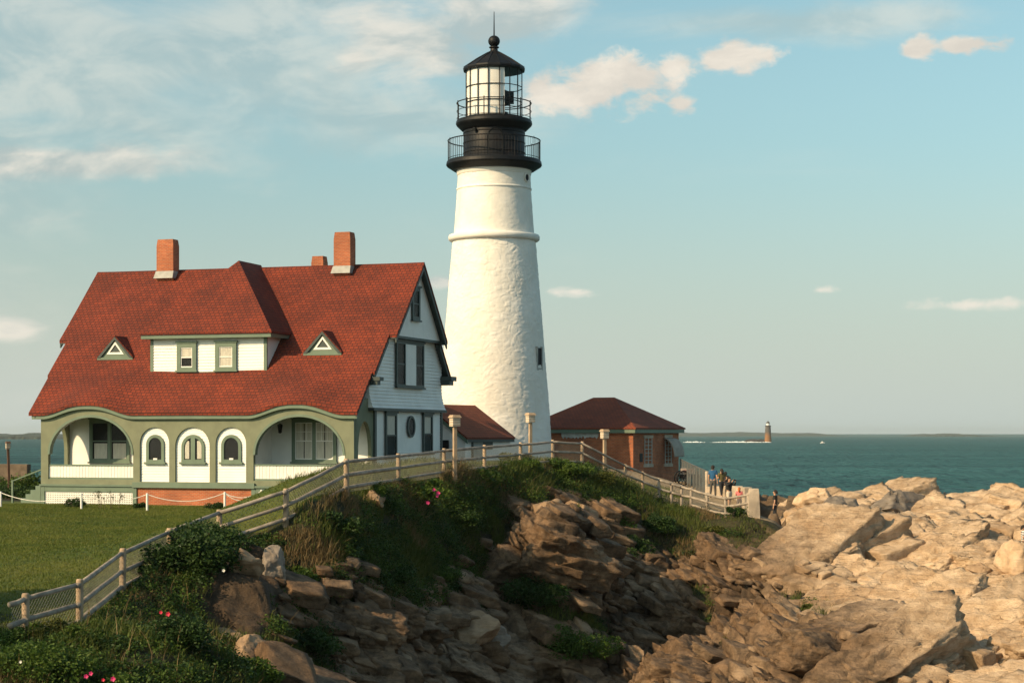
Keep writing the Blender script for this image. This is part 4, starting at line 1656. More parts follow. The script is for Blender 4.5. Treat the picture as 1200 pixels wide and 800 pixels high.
mb.build('dormer_trim', M['green'], dorm)
mb = MB()
mb.bb(ex0 + 0.2, ex1 - 0.2, VE + 0.2, VD + 0.1, ze - 0.26, ze - 0.16)
mb.build('dormer_soffit', M['darkgreen'], dorm)
for (a, b) in ((208.5, 231), (253.3, 278)):
    sash_window(hx(a, VD), hx(b, VD), hz_(433.5, -9, VD), hz_(401.5, -9, VD), VD - 0.09, M['green'], 1, 0.24, [(0.05, 0.95, 0.0, 1.0)] if a > 250 else [(0.05, 0.95, 0.5, 1.0)], parent=dorm, name='dormer_window', sashmat=M['white'])
# hip roof meeting the main ridge
half = (ex1 - ex0) / 2
xc = (ex0 + ex1) / 2
zap = ZR + 0.18
vap = VE + (zap - ze) / 1.02
A_, B_ = (ex0, VE, ze), (ex1, VE, ze)
C_ = (xc, vap, zap)
vback = VR + 0.4
D_ = (xc, vback, zap - 0.02)
ER, EL = (ex1, VR - (ZR - ze) / 1.005 + 0.9, ze), (ex0, VR - (ZR - ze) / 1.005 + 0.9, ze)
mb = MB()
dn = Vector((0, 0, -0.14))
tri = [A_, B_, C_]
t2 = [tuple(Vector(p) + dn) for p in tri]
mb.add(tri + t2, [(0, 1, 2), (5, 4, 3), (0, 3, 4, 1), (1, 4, 5, 2), (2, 5, 3, 0)])
for (p, q, s) in ((B_, ER, 1), (A_, EL, -1)):
    quad = [p, q, D_, C_]
    lo = [tuple(Vector(k) + dn) for k in quad]
    fs = [(0, 1, 2), (0, 2, 3), (6, 5, 4), (7, 6, 4), (0, 4, 5, 1), (1, 5, 6, 2), (2, 6, 7, 3), (3, 7, 4, 0)]
    mb.add(quad + lo, fs)
mb.build('dormer_roof', M['roof'], dorm, fix=True)

# --- two small triangular gablets
for (pa, pb, ptop, ytop, ybot) in ((114.5, 156, 135.5, 391.5, 415), (356, 400.5, 377, 386.5, 411)):
    vg = 2.85 if pa < 200 else 2.95
    x0, x1 = hx(pa, vg), hx(pb, vg)
    xm = (x0 + x1) / 2
    zb_ = rz_front(vg) + 0.08
    zt_ = zb_ + (hz_(ytop, xm, vg) - hz_(ybot, xm, vg))
    mb = MB()
    mb.plate([(x0 + 0.12, zb_), (x1 - 0.12, zb_), (xm, zt_ - 0.12)], [[(xm - 0.42, zb_ + 0.26), (xm + 0.42, zb_ + 0.26), (xm, zb_ + 0.80)]], vg, vg + 0.12)
    mb.bb(x0, x1, vg - 0.07, vg + 0.05, zb_ - 0.14, zb_ - 0.002)
    gl = mb.build('gablet', M['green'], house, fix=True)
    mb = MB()
    mb.plate([(xm - 0.56, zb_ + 0.17), (xm + 0.56, zb_ + 0.17), (xm, zb_ + 0.90)], [[(xm - 0.36, zb_ + 0.29), (xm + 0.36, zb_ + 0.29), (xm, zb_ + 0.74)]], vg - 0.03, vg + 0.03)
    mb.build('white_frame', M['white'], gl, fix=True)
    mb = MB()
    mb.plate([(xm - 0.5, zb_ + 0.2), (xm + 0.5, zb_ + 0.2), (xm, zb_ + 0.85)], [], vg + 0.02, vg + 0.06)
    mb.build('vent', M['darkgreen'], gl, fix=True)
    # its little roof runs back into the slope; dark boards under its edges
    vb_ = VR - (ZR - zt_) / 1.005 + 0.15
    for s, xo in ((-1, x0), (1, x1)):
        q = [(xo, vg - 0.06, zb_ - 0.02), (xm, vg - 0.06, zt_), (xm, vb_, zt_), (xo, vg + 0.25, zb_ - 0.02)]
        up = [tuple(Vector(k) + Vector((0, 0, 0.09))) for k in q]
        rf = MB()
        rf.add(q + up, [(3, 2, 1, 0), (4, 5, 6, 7), (0, 1, 5, 4), (1, 2, 6, 5), (2, 3, 7, 6), (3, 0, 4, 7)])
        rf.build('gablet_roof', M['roof'], gl, fix=True)
        bd = MB()
        bd.hexa([(xo, vg - 0.10, zb_ - 0.03), (xm, vg - 0.10, zt_ + 0.02), (xm, vg - 0.10, zt_ - 0.15), (xo + (-s) * 0.2, vg - 0.10, zb_ - 0.03)],
                [(xo, vg - 0.03, zb_ - 0.03), (xm, vg - 0.03, zt_ + 0.02), (xm, vg - 0.03, zt_ - 0.15), (xo + (-s) * 0.2, vg - 0.03, zb_ - 0.03)])
        bd.build('gablet_board', M['darkgreen'], gl, fix=True)

# --- chimneys
for (pa, pb, pt, vc_, dep) in ((187.0, 206.5, 281, VR - 0.3, 0.75), (394.2, 413.5, 272.5, VR - 0.25, 0.8), (367.5, 381.5, 300.5, VR + 3.0, 0.7)):
    x0, x1 = hx(pa, vc_), hx(pb, vc_)
    zt = hz_(pt, (x0 + x1) / 2, vc_)
    zb_ = ZR - 1.6
    mb = MB()
    b_ = 0.05
    mb.hexa([(x0, vc_ - dep / 2, zb_), (x1, vc_ - dep / 2, zb_), (x1, vc_ + dep / 2, zb_), (x0, vc_ + dep / 2, zb_)],
            [(x0, vc_ - dep / 2, zt - 0.4), (x1, vc_ - dep / 2, zt - 0.4), (x1, vc_ + dep / 2, zt - 0.4), (x0, vc_ + dep / 2, zt - 0.4)])
    mb.hexa([(x0, vc_ - dep / 2, zt - 0.399), (x1, vc_ - dep / 2, zt - 0.399), (x1, vc_ + dep / 2, zt - 0.399), (x0, vc_ + dep / 2, zt - 0.399)],
            [(x0 + b_, vc_ - dep / 2 + b_, zt), (x1 - b_, vc_ - dep / 2 + b_, zt), (x1 - b_, vc_ + dep / 2 - b_, zt), (x0 + b_, vc_ + dep / 2 - b_, zt)])
    ch = mb.build('chimney', M['brick'], roof)
    if pa != 367.5:
        mb = MB()
        zc1 = ZR - 0.12
        mb.hexa([(x0 - 0.09, vc_ - dep / 2 - 0.24, ZR - 0.56), (x1 + 0.07, vc_ - dep / 2 - 0.24, ZR - 0.56), (x1 + 0.07, vc_ + dep / 2 + 0.05, ZR - 0.56), (x0 - 0.09, vc_ + dep / 2 + 0.05, ZR - 0.56)],
                [(x0 - 0.03, vc_ - dep / 2 - 0.03, zc1), (x1 + 0.03, vc_ - dep / 2 - 0.03, zc1), (x1 + 0.03, vc_ + dep / 2 + 0.05, zc1), (x0 - 0.03, vc_ + dep / 2 + 0.05, zc1)])
        mb.build('chimney_flashing', M['flash'], roof)

# --- steps and handrail on the left end
mb = MB()
for k in range(4):
    mb.bb(XL - 0.35 - 0.32 * k - 0.32, XL - 0.35 - 0.32 * k, 0.5, 2.0, -0.3, 0.95 - 0.24 * k)
mb.build('porch_steps', M['green'], house)
mb = MB()
for (x, z0, z1) in ((XL - 0.15, 0.0, hz_(548, XL, 0.3)), (hx(17, 0.6), -0.2, hz_(562.5, XL, 0.6))):
    mb.bb(x - 0.05, x + 0.05, 0.35, 0.45, z0, z1)
mb.beam((XL - 0.15, 0.4, hz_(549.5, XL, 0.3)), (hx(17, 0.6), 0.4, hz_(563.5, XL, 0.6)), 0.06, 0.06)
mb.build('handrail', M['green'], house)
# ------------------------------------------------------------------ the lighthouse
TY = 128.0
TK = TY / F
TB = (HOR - 549) * TK
tower = thing('lighthouse', 'tall white rubble stone lighthouse with black galleries and a glazed lantern', 'lighthouse', ((579 - 600) / F * TY, TY, TB))


def tz(py):
    return (HOR - py) * TK - TB


def rubble(name, prof, nth, nz_, amp, mat, seed):
    """a whitewashed rubble shaft: stones stand slightly out of thick paint"""
    zs = np.linspace(prof[0][1], prof[-1][1], nz_)
    rs = np.interp(zs, [p[1] for p in prof], [p[0] for p in prof])
    th = np.linspace(0, 2 * PI, nth, endpoint=False)
    T, Zg = np.meshgrid(th, zs)
    Rg = np.repeat(rs[:, None], nth, 1)
    p = np.stack([Rg * np.cos(T), Rg * np.sin(T), Zg], 2).reshape(-1, 3)
    w = p + np.stack([fbm(p * 1.1, 2, seed), fbm(p * 1.1 + 5, 2, seed), fbm(p * 1.1 + 9, 2, seed)], 1) * 0.25
    f1, f2, rnd, cen, _r = voro(w / np.array([0.52, 0.52, 0.30]), seed + 3, 3.0)
    d = sm(f2 - f1, 0.02, 0.30) * amp * (0.3 + rnd[:, 0]) + (rnd[:, 1] - 0.5) * amp * 0.7
    d += fbm(p * 2.4, 4, seed + 5) * amp * 0.55 + fbm(p * 0.5, 2, seed + 8) * amp * 0.8
    rad = np.sqrt(p[:, 0] ** 2 + p[:, 1] ** 2)
    edge = (np.minimum(Zg.ravel() - zs[0], zs[-1] - Zg.ravel()) > 0.05)
    k = (rad + d * edge) / rad
    p[:, 0] *= k
    p[:, 1] *= k
    ix = np.arange(nth * nz_).reshape(nz_, nth)
    nx2 = np.roll(ix, -1, axis=1)
    q = np.stack([ix[:-1].ravel(), nx2[:-1].ravel(), nx2[1:].ravel(), ix[1:].ravel()], 1)
    return np_mesh(name, p, q, mat, tower, True)


def whitewash():
    m, nt, b = new_mat('whitewashed_stone')
    co = objco(nt)
    n1 = noise(nt, 0.5, 7, 0.6, co)
    st = noise(nt, 1.0, 6, 0.65, objco(nt, (2.2, 2.2, 0.25)))
    col = mixc(nt, ramp(nt, n1, 0.35, 0.7), (0.74, 0.70, 0.63), (0.82, 0.79, 0.74))
    col = mixc(nt, math_mul(nt, ramp(nt, st, 0.56, 0.78), 0.35), col, (0.56, 0.47, 0.36))
    sp_ = noise(nt, 2.6, 3, 0.5, co)
    col = mixc(nt, math_mul(nt, ramp(nt, sp_, 0.745, 0.78), 0.5), col, (0.30, 0.16, 0.08))
    nt.links.new(col, b.inputs['Base Color'])
    b.inputs['Roughness'].default_value = 0.75
    bump(nt, noise(nt, 9, 6, 0.65, co), 0.35, 0.03, b)
    return m


M['wash'] = whitewash()
px_r = lambda r: r * TK
rubble('tower_shaft', [(px_r(69.0), -0.6), (px_r(67.6), tz(520)), (px_r(63.6), tz(466)), (px_r(57.4), tz(390)), (px_r(52.6), tz(330)), (px_r(48.6), tz(282))], 420, 330, 0.016, M['wash'], 100)
rubble('upper_shaft', [(px_r(47.2), tz(276.5)), (px_r(45.2), tz(250)), (px_r(43.2), tz(222)), (px_r(42.4), tz(199))], 240, 90, 0.009, M['wash'], 140)
mb = MB()
mb.lathe([(px_r(47.5), tz(284)), (px_r(51.5), tz(283)), (px_r(53.4), tz(281.5)), (px_r(53.6), tz(278)), (px_r(52.6), tz(276)), (px_r(46.5), tz(275))], 96)
mb.build('stone_band', M['wash'], tower, True)
mb = MB()
mb.lathe([(px_r(42.6), tz(224)), (px_r(44.0), tz(223.3)), (px_r(44.2), tz(221.5)), (px_r(43.0), tz(220.6))], 96)
mb.build('stone_band', M['wash'], tower, True)
mb = MB()
mb.lathe([(px_r(42.3), tz(207)), (px_r(43.6), tz(205)), (px_r(44.0), tz(201)), (px_r(46.5), tz(197)), (px_r(46.5), tz(195))], 96)
mb.build('stone_cornice', M['wash'], tower, True)
# lower gallery
mb = MB()
mb.lathe([(px_r(44), tz(201)), (px_r(47.5), tz(200.5)), (px_r(55.2), tz(195.6)), (px_r(56.2), tz(194)), (px_r(55.6), tz(190.5)), (px_r(54.5), tz(189)), (px_r(30), tz(188.4))], 72)
mb.build('gallery_deck', M['black'], tower)
mb = MB()
mb.lathe([(px_r(36.8), tz(189)), (px_r(36.8), tz(186)), (px_r(36.0), tz(185.5)), (px_r(36.0), tz(153)), (px_r(35.0), tz(149))], 64)
drum = mb.build('watch_room', M['black'], tower, True)
# arched door and a small vent on the drum
mb = MB()
rr = px_r(36.0)
for r_, dth, mt in ((0.5, 0.02, 0),):
    aa = -PI / 2 + 0.05
    ring = []
    for k in range(17):
        t = PI * k / 16
        ring.append((0.52 * math.cos(t), tz(166) + 0.62 * math.sin(t)))
    path = [(0.52, tz(186))] + ring + [(-0.52, tz(186))]
    mb.tube([((rr + 0.02) * math.cos(aa + a / rr), (rr + 0.02) * math.sin(aa + a / rr), z) for a, z in path], 0.035, 6)
mb.build('door_surround', M['black'], drum)
mb = MB()
aa = -PI / 2 - 0.62
mb.tube([(rr * math.cos(aa), rr * math.sin(aa), tz(156)), ((rr + 0.22) * math.cos(aa), (rr + 0.22) * math.sin(aa), tz(156.6))], [0.1, 0.14], 10)
mb.build('vent', M['black'], drum)
# rivet bands
mb = MB()
for py in (180, 168.5, 157):
    mb.lathe([(rr + 0.004, tz(py) - 0.05), (rr + 0.022, tz(py) - 0.045), (rr + 0.022, tz(py) + 0.045), (rr + 0.004, tz(py) + 0.05)], 64)
mb.build('riveted_band', M['black'], drum, True)


def railing(rpx, pz0, pz1, nbal, rails, npost, rb):
    r = px_r(rpx)
    b = MB()
    t = MB()
    for py, q in rails:
        t.tube([(r * math.cos(2 * PI * k / 72), r * math.sin(2 * PI * k / 72), tz(py)) for k in range(73)], q, 6)
    o = t.build('railing', M['black'], tower)
    for k in range(nbal):
        a = 2 * PI * (k + 0.5) / nbal
        thick = rb * (1.9 if npost and k % (nbal // npost) == 0 else 1)
        zt = tz(pz1) + (0.10 if thick > rb else 0)
        b.tube([(r * math.cos(a), r * math.sin(a), tz(pz0) - 0.05), (r * math.cos(a), r * math.sin(a), zt)], thick, 5)
        if nbal < 20:
            b.build('post', M['black'], o)
            b = MB()
    if nbal >= 20:
        b.build('balusters', M['black'], o)


railing(54.0, 189, 165.5, 88, ((165.5, 0.04), (187, 0.02)), 11, 0.013)
# upper gallery
mb = MB()
mb.lathe([(px_r(34), tz(154.5)), (px_r(38), tz(153.5)), (px_r(43.8), tz(148)), (px_r(44.8), tz(146)), (px_r(44.4), tz(143)), (px_r(43.2), tz(141.5)), (px_r(20), tz(140.6))], 72)
mb.build('gallery_deck', M['black'], tower)
railing(43.6, 141, 121.5, 12, ((121.5, 0.036), (131, 0.022), (139.5, 0.018)), 12, 0.02)
# lantern: sixteen panes between thin bars
LR = px_r(33.3)
NP = 16
glz = MB()
bars = MB()
for k in range(NP):
    a0, a1 = 2 * PI * (k + 0.5) / NP - PI / 2, 2 * PI * (k + 1.5) / NP - PI / 2
    p0, p1 = (LR * math.cos(a0), LR * math.sin(a0)), (LR * math.cos(a1), LR * math.sin(a1))
    glz.add([(p0[0], p0[1], tz(140)), (p1[0], p1[1], tz(140)), (p1[0], p1[1], tz(84)), (p0[0], p0[1], tz(84))], [(0, 1, 2, 3)])
    bars.beam((p0[0], p0[1], tz(141)), (p0[0], p0[1], tz(83)), 0.055, 0.055, (p0[0], p0[1], 0.001))
    for py in (103.5, 121.5):
        bars.beam((p0[0], p0[1], tz(py)), (p1[0], p1[1], tz(py)), 0.045, 0.05)
lan = glz.build('lantern_glazing', glass('lantern_glass', (0.03, 0.05, 0.055), 0.90), tower)
bars.build('glazing_bar', M['black'], lan)
mb = MB()
mb.lathe([(LR + 0.05, tz(142)), (LR + 0.06, tz(138.5)), (LR - 0.02, tz(138.4)), (LR - 0.02, tz(141.5))], 48)
mb.build('lantern_sill', M['black'], tower)
# white blinds hang inside the panes on the sunny side; the lamp stands in the middle
mb = MB()
mb.lathe([(LR - 0.07, tz(139.5)), (LR - 0.07, tz(85))], 40, (0, 0, 0), -PI / 2 - 2.1, -PI / 2 + 0.40)
mb.lathe([(LR - 0.075, tz(85)), (LR - 0.075, tz(139.5))], 40, (0, 0, 0), -PI / 2 - 2.1, -PI / 2 + 0.40)
mb.build('lantern_blind', paint('white_blind', (0.86, 0.84, 0.80), 0.8, 0.04, 1.0, (0.5, 0.35, 0.2), 0.2), tower)
mb = MB()
mb.lathe([(0.5, tz(141)), (0.5, tz(132)), (0.28, tz(131)), (0.28, tz(124)), (0.62, tz(123)), (0.62, tz(108)), (0.35, tz(106)), (0.1, tz(104))], 24, (0.45, 0.0, 0))
mb.bb(0.75, 1.35, -0.5, 0.1, tz(122), tz(108.5))
mb.build('lamp_apparatus', M['black'], tower)
# roof, ball and lightning rod
mb = MB()
prof = [(px_r(33), tz(84.5)), (px_r(36.2), tz(84)), (px_r(36.8), tz(82)), (px_r(36.2), tz(80.3)), (px_r(33.5), tz(78.5)), (px_r(20), tz(69.5)), (px_r(8.6), tz(62.8)), (px_r(7.6), tz(61.5)), (px_r(4.6), tz(60)), (px_r(4.2), tz(57.2)), (px_r(5.9), tz(56.4)), (px_r(5.9), tz(55.4)), (px_r(4.3), tz(54.8))]
mb.lathe(prof, 16, (0, 0, 0), PI / 16)
lr = mb.build('lantern_roof', M['black'], tower)
mb = MB()
for k in range(16):
    a = 2 * PI * k / 16 + PI / 16
    mb.tube([(px_r(36) * math.cos(a), px_r(36) * math.sin(a), tz(80.2)), (px_r(20) * math.cos(a), px_r(20) * math.sin(a), tz(69.3)), (px_r(8.6) * math.cos(a), px_r(8.6) * math.sin(a), tz(62.6))], 0.035, 5)
mb.build('roof_rib', M['black'], lr)
mb = MB()
mb.lathe([(0.02 + px_r(6.6) * math.sin(PI * k / 16) if 0 < k < 16 else 0.06, tz(48.6) - px_r(6.6) * math.cos(PI * k / 16)) for k in range(17)], 24)
mb.build('ventilator_ball', M['black'], tower, True)
mb = MB()
mb.tube([(0, 0, tz(43)), (0, 0, tz(14))], [0.05, 0.022], 6)
mb.build('lightning_rod', M['black'], tower)
# slot window and round port
for (px, p0, p1, w) in ((631.5, 409, 433, 0.30),):
    rs_ = px_r(60.0)
    a = -PI / 2 + math.asin((px - 579) / 59.7)
    mt = Matrix.Rotation(a + PI / 2, 4, 'Z')
    mb = MB()
    z0, z1 = tz(p1), tz(p0)
    mb.bb(-w, w, -rs_ - 0.015, -rs_ + 0.5, z0, z1)
    mb.v = [tuple(mt @ Vector(v)) for v in mb.v]
    s = mb.build('slot_window', M['dark'], tower)
    mb = MB()
    mb.bb(-w - 0.1, -w + 0.02, -rs_ - 0.045, -rs_ + 0.4, z0 - 0.1, z1 + 0.1)
    mb.bb(w - 0.02, w + 0.1, -rs_ - 0.045, -rs_ + 0.4, z0 - 0.1, z1 + 0.1)
    mb.bb(-w + 0.02, w - 0.02, -rs_ - 0.045, -rs_ + 0.4, z0 - 0.1, z0 + 0.05)
    mb.v = [tuple(mt @ Vector(v)) for v in mb.v]
    mb.build('window_frame', M['flash'], s)
rs_ = px_r(42.9)
a = -PI / 2 + math.asin(37.5 / 42.9)
d = Vector((math.cos(a), math.sin(a), 0))
mb = MB()
c = d * rs_ + Vector((0, 0, tz(211)))
mb.tube([c - d * 0.2, c + d * 0.06], 0.24, 18)
pt_ = mb.build('porthole', M['dark'], tower)
mb = MB()
s_ = Vector((-d.y, d.x, 0))
mb.tube([c + d * 0.05 + (s_ * math.cos(2 * PI * k / 20) + Vector((0, 0, 1)) * math.sin(2 * PI * k / 20)) * 0.27 for k in range(21)], 0.05, 6)
mb.build('porthole_rim', M['wash'], pt_)

# ------------------------------------------------------------------ the low white passage beside the tower
A0 = P(545, 510, 116)
annex = thing('white_passage', 'low white outbuilding with a dull red gable roof between the house and the tower', 'outbuilding', (A0.x, A0.y, -2.3), -R(30))
AW, AL = 5.5, 5.6
ez, rz2 = A0.z + 2.3 + 0.0, (HOR - 474.5) / F * 121.5 + 2.3
mb = MB()
mb.bb(-AW, 0, 0, AL, -0.4, ez - 0.02)
mb.add([(-AW, 0, ez - 0.02), (0, 0, ez - 0.02), (-AW / 2, 0, rz2 - 0.12), (-AW, AL, ez - 0.02), (0, AL, ez - 0.02), (-AW / 2, AL, rz2 - 0.12)],
       [(0, 1, 2), (5, 4, 3), (1, 4, 5, 2), (3, 0, 2, 5)])
mb.build('wall', M['white'], annex)
mb = MB()
for s in (0, 1):
    xo = 0.28 if s else -AW - 0.28
    zo = ez - 0.02 - 0.28 * (rz2 - ez) / (AW / 2)
    g = [[(xo, -0.2, zo + 0.1), (xo, AL + 0.15, zo + 0.1)], [(-AW / 2, -0.2, rz2), (-AW / 2, AL + 0.15, rz2)]]
    if not s:
        g = [r_[::-1] for r_ in g]
    mb.sheet(g, (0, 0, -0.12))
mb.build('roof', M['roof_old'], annex, fix=True)
mb = MB()
mb.bb(0.12, 0.24, -0.15, AL + 0.1, ez - 0.42, ez - 0.16)
mb.build('eave_board', M['darkgreen'], annex)
mb = MB()
for s in (0, 1):
    xo = 0.26 if s else -AW - 0.26
    zo = ez - 0.18
    mb.hexa([(xo, -0.19, zo - 0.1), (-AW / 2, -0.19, rz2 - 0.13), (-AW / 2, -0.19, rz2 - 0.36), (xo, -0.19, zo - 0.32)],
            [(xo, -0.10, zo - 0.1), (-AW / 2, -0.10, rz2 - 0.13), (-AW / 2, -0.10, rz2 - 0.36), (xo, -0.10, zo - 0.32)])
mb.build('rake_board', M['green'], annex, fix=True)


def av(px):
    q = (px - 600) / F
    return (q * A0.y - A0.x) / (math.sin(R(30)) - q * math.cos(R(30)))


def az_(py, v):
    return (HOR - py) / F * (A0.y + math.cos(R(30)) * v) + 2.3


mb = MB()
mb.bb(0.0, 0.07, av(553.5), av(565), 0.0, az_(517, 1.5))
dd = mb.build('door', paint('grey_door', (0.30, 0.30, 0.27), 0.6, 0.15), annex)
mb = MB()
mb.bb(0.001, 0.10, av(553.5) - 0.12, av(553.5), 0.0, az_(517, 1.5) + 0.12)
mb.bb(0.001, 0.10, av(565), av(565) + 0.12, 0.0, az_(517, 1.5) + 0.12)
mb.bb(0.001, 0.10, av(553.5), av(565), az_(517, 1.5) + 0.001, az_(517, 1.5) + 0.12)
mb.build('door_frame', M['darkgreen'], dd)
mb = MB()
mb.bb(0.0, 0.06, av(567.2), av(576.5), az_(526, 3), az_(517.2, 3))
mb.build('window', M['darkgreen'], annex)
mb = MB()
sx = lambda px: ((px - 600) / F * A0.y - A0.x) / (math.cos(R(30)) + (px - 600) / F * math.sin(R(30)))
mb.bb(sx(515.5), sx(526), -0.05, 0.02, az_(525.5, 0), az_(515.5, 0))
mb.build('hatch', M['black'], annex)

# ------------------------------------------------------------------ the brick fog signal house
BC = P(742, 501, 130.1)
BT = R(30)
BZ = -3.35
brick = thing('brick_building', 'low square brick building with a dark red hipped roof behind the fence', 'outbuilding', (BC.x, BC.y, BZ), -BT)
BL, BW = 8.4, 7.45
be = BC.z - BZ
br_ = (HOR - 465) / F * 133.8 - BZ
mb = MB()
mb.bb(-BL, 0, 0, BW, -0.5, be - 0.08)
mb.build('wall', M['brick_dark'], brick)
mb = MB()
o = 0.38
e_ = [(-BL - o, -o, be), (o, -o, be), (o, BW + o, be), (-BL - o, BW + o, be)]
r0, r1 = (-BL / 2 - 0.85, BW / 2, br_), (-BL / 2 + 0.85, BW / 2, br_)
dn = Vector((0, 0, -0.1))
vv = e_ + [r0, r1] + [tuple(Vector(k) + dn) for k in e_]
mb.add(vv, [(0, 1, 5, 4), (1, 2, 5), (2, 3, 4, 5), (3, 0, 4), (0, 6, 7, 1), (1, 7, 8, 2), (2, 8, 9, 3), (3, 9, 6, 0), (9, 8, 7, 6)])
mb.build('roof', M['roof_old'], brick, fix=True)
mb = MB()
mb.bb(-BL - 0.3, 0.3, -0.32, -0.16, be - 0.36, be - 0.105)
mb.bb(0.16, 0.32, -0.16, BW + 0.3, be - 0.36, be - 0.105)
mb.build('eave_board', M['green'], brick)


def bv(px):
    q = (px - 600) / F
    return (q * BC.y - BC.x) / (math.sin(BT) - q * math.cos(BT))


def bz_(py, v):
    return (HOR - py) / F * (BC.y + math.cos(BT) * v) - BZ


stone = M['concrete']
for (p0, p1, ya, yb) in ((754.7, 763.5, 513, 543.5), (778.7, 786.2, 512.5, 543)):
    a, b = bv(p0), bv(p1)
    z0, z1 = bz_(yb, a), bz_(ya, a)
    mb = MB()
    mb.bb(-0.02, 0.03, a, b, z0, z1)
    w_ = mb.build('window', M['glass'], brick)
    mb = MB()
    n = 7
    for k in range(n + 1):
        z = z0 + (z1 - z0) * k / n
        mb.bb(0.031, 0.05, a, b, z - 0.02, z + 0.02)
    mb.bb(0.031, 0.055, (a + b) / 2 - 0.03, (a + b) / 2 + 0.03, z0, z1)
    mb.bb(0.031, 0.06, a, a + 0.06, z0, z1)
    mb.bb(0.031, 0.06, b - 0.06, b, z0, z1)
    mb.build('glazing_bar', paint('grey_window_bar', (0.42, 0.42, 0.38), 0.6), w_)
    mb = MB()
    mb.bb(-0.01, 0.10, a - 0.12, b + 0.12, z0 - 0.22, z0 - 0.002)
    mb.bb(-0.01, 0.08, a - 0.14, b + 0.14, z1 + 0.002, z1 + 0.2)
    mb.build('stone_sill', stone, w_)
# curved canvas awning over the further window
a, b = bv(777.5), bv(787.5)
zt = bz_(513, a)
g = []
for k in range(13):
    t = PI / 2 * k / 12
    g.append([(0.09 + 0.85 * math.sin(t), a - 0.1, zt - 1.3 + 1.3 * math.cos(t)), (0.09 + 0.85 * math.sin(t), b + 0.1, zt - 1.3 + 1.3 * math.cos(t))])
mb = MB()
mb.sheet(g, (-0.05, 0, -0.05))
mb.build('awning', paint('pale_canvas', (0.34, 0.30, 0.25), 0.9, 0.2), brick, fix=True)
# ragged pale board under the shaded eave
def bx(px, v):
    q = (px - 600) / F
    Ax, Ay = BC.x + math.sin(BT) * v, BC.y + math.cos(BT) * v
    return (q * Ay - Ax) / (math.cos(BT) + q * math.sin(BT))


x0, x1 = bx(658, -0.05), bx(701, -0.05)
low = []
n = 22
for k in range(n + 1):
    low.append((x0 + (x1 - x0) * k / n, be - 0.62 - 0.16 * abs(math.sin(k * 1.7)) + 0.1 * random.random()))
mb = MB()
mb.plate(low + [(x1, be - 0.36), (x0, be - 0.36)], [], -0.06, 0.0)
mb.build('eave_valance', paint('peeling_pale_board', (0.52, 0.52, 0.48), 0.8, 0.2, 3.0), brick, fix=True)
mb = MB()
mb.bb(-0.02, 0.05, bv(749.5), bv(752.5), bz_(541, 1), bz_(531, 1))
mb.build('utility_box', M['black'], brick)

# ------------------------------------------------------------------ the black wheeled cart with a weathered board
ct = P(805, 566, 126)
gzc = gz(ct.x, ct.y)
cart = thing('display_cart', 'black spoked wheel cart carrying a weathered pale board by the brick building', 'cart', (ct.x, ct.y, gzc), R(8))
for (x, r) in ((-0.33, 0.46), (0.62, 0.28)):
    for y in (-0.42, 0.42):
        w = MB()
        w.tube([(x + r * math.cos(2 * PI * k / 24), y, r + r * math.sin(2 * PI * k / 24)) for k in range(25)], 0.045, 6)
        wo = w.build('wheel', M['black'], cart)
        s = MB()
        for k in range(10):
            s.tube([(x, y, r), (x + r * math.cos(2 * PI * k / 10), y, r + r * math.sin(2 * PI * k / 10))], 0.022, 5)
        s.tube([(x, y - 0.08, r), (x, y + 0.08, r)], 0.07, 10)
        s.build('spokes', M['black'], wo)
mb = MB()
mb.tube([(-0.33, -0.5, 0.46), (-0.33, 0.5, 0.46)], 0.04, 8)
mb.tube([(0.62, -0.46, 0.28), (0.62, 0.46, 0.28)], 0.04, 8)
mb.bb(-0.55, 0.85, -0.34, -0.24, 0.52, 0.68)
mb.bb(-0.55, 0.85, 0.24, 0.34, 0.52, 0.68)
mb.bb(-0.5, 0.8, -0.24, 0.24, 0.56, 0.64)
mb.bb(0.45, 0.62, -0.3, 0.3, 0.3, 0.52)
mb.tube([(0.72, 0, 0.9), (0.72, 0, 0.62)], 0.09, 10)
mb.build('carriage', M['black'], cart, bevel=0.01)
mb = MB()
mb.bb(-0.50, 0.48, -0.36, -0.30, 0.72, 1.10)
bo = mb.build('board', paint('weathered_pale_board', (0.52, 0.40, 0.33), 0.85, 0.2, 4.0, (0.3, 0.2, 0.15), 0.5), cart, bevel=0.02)
mb = MB()
for (z, h, x0, x1) in ((0.965, 0.07, -0.36, 0.34), (0.86, 0.035, -0.30, 0.26)):
    x = x0
    while x < x1:
        w = random.uniform(0.03, 0.06)
        mb.bb(x, x + w * 0.7, -0.366, -0.359, z - h / 2 + random.uniform(0, 0.01), z + h / 2)
        x += w + 0.012
mb.build('faded_lettering', paint('faded_red_lettering', (0.26, 0.07, 0.05), 0.8, 0.3, 8), bo)
# ------------------------------------------------------------------ rail fence along the cliff edge
fence = thing('rail_fence', 'long weathered post and rail fence with wire mesh winding along the cliff edge', 'fence', (FEN[8][0].x, FEN[8][0].y, FEN[8][1]))
FO = Vector(fence.location)


def loc(p):
    return Vector(p) - FO


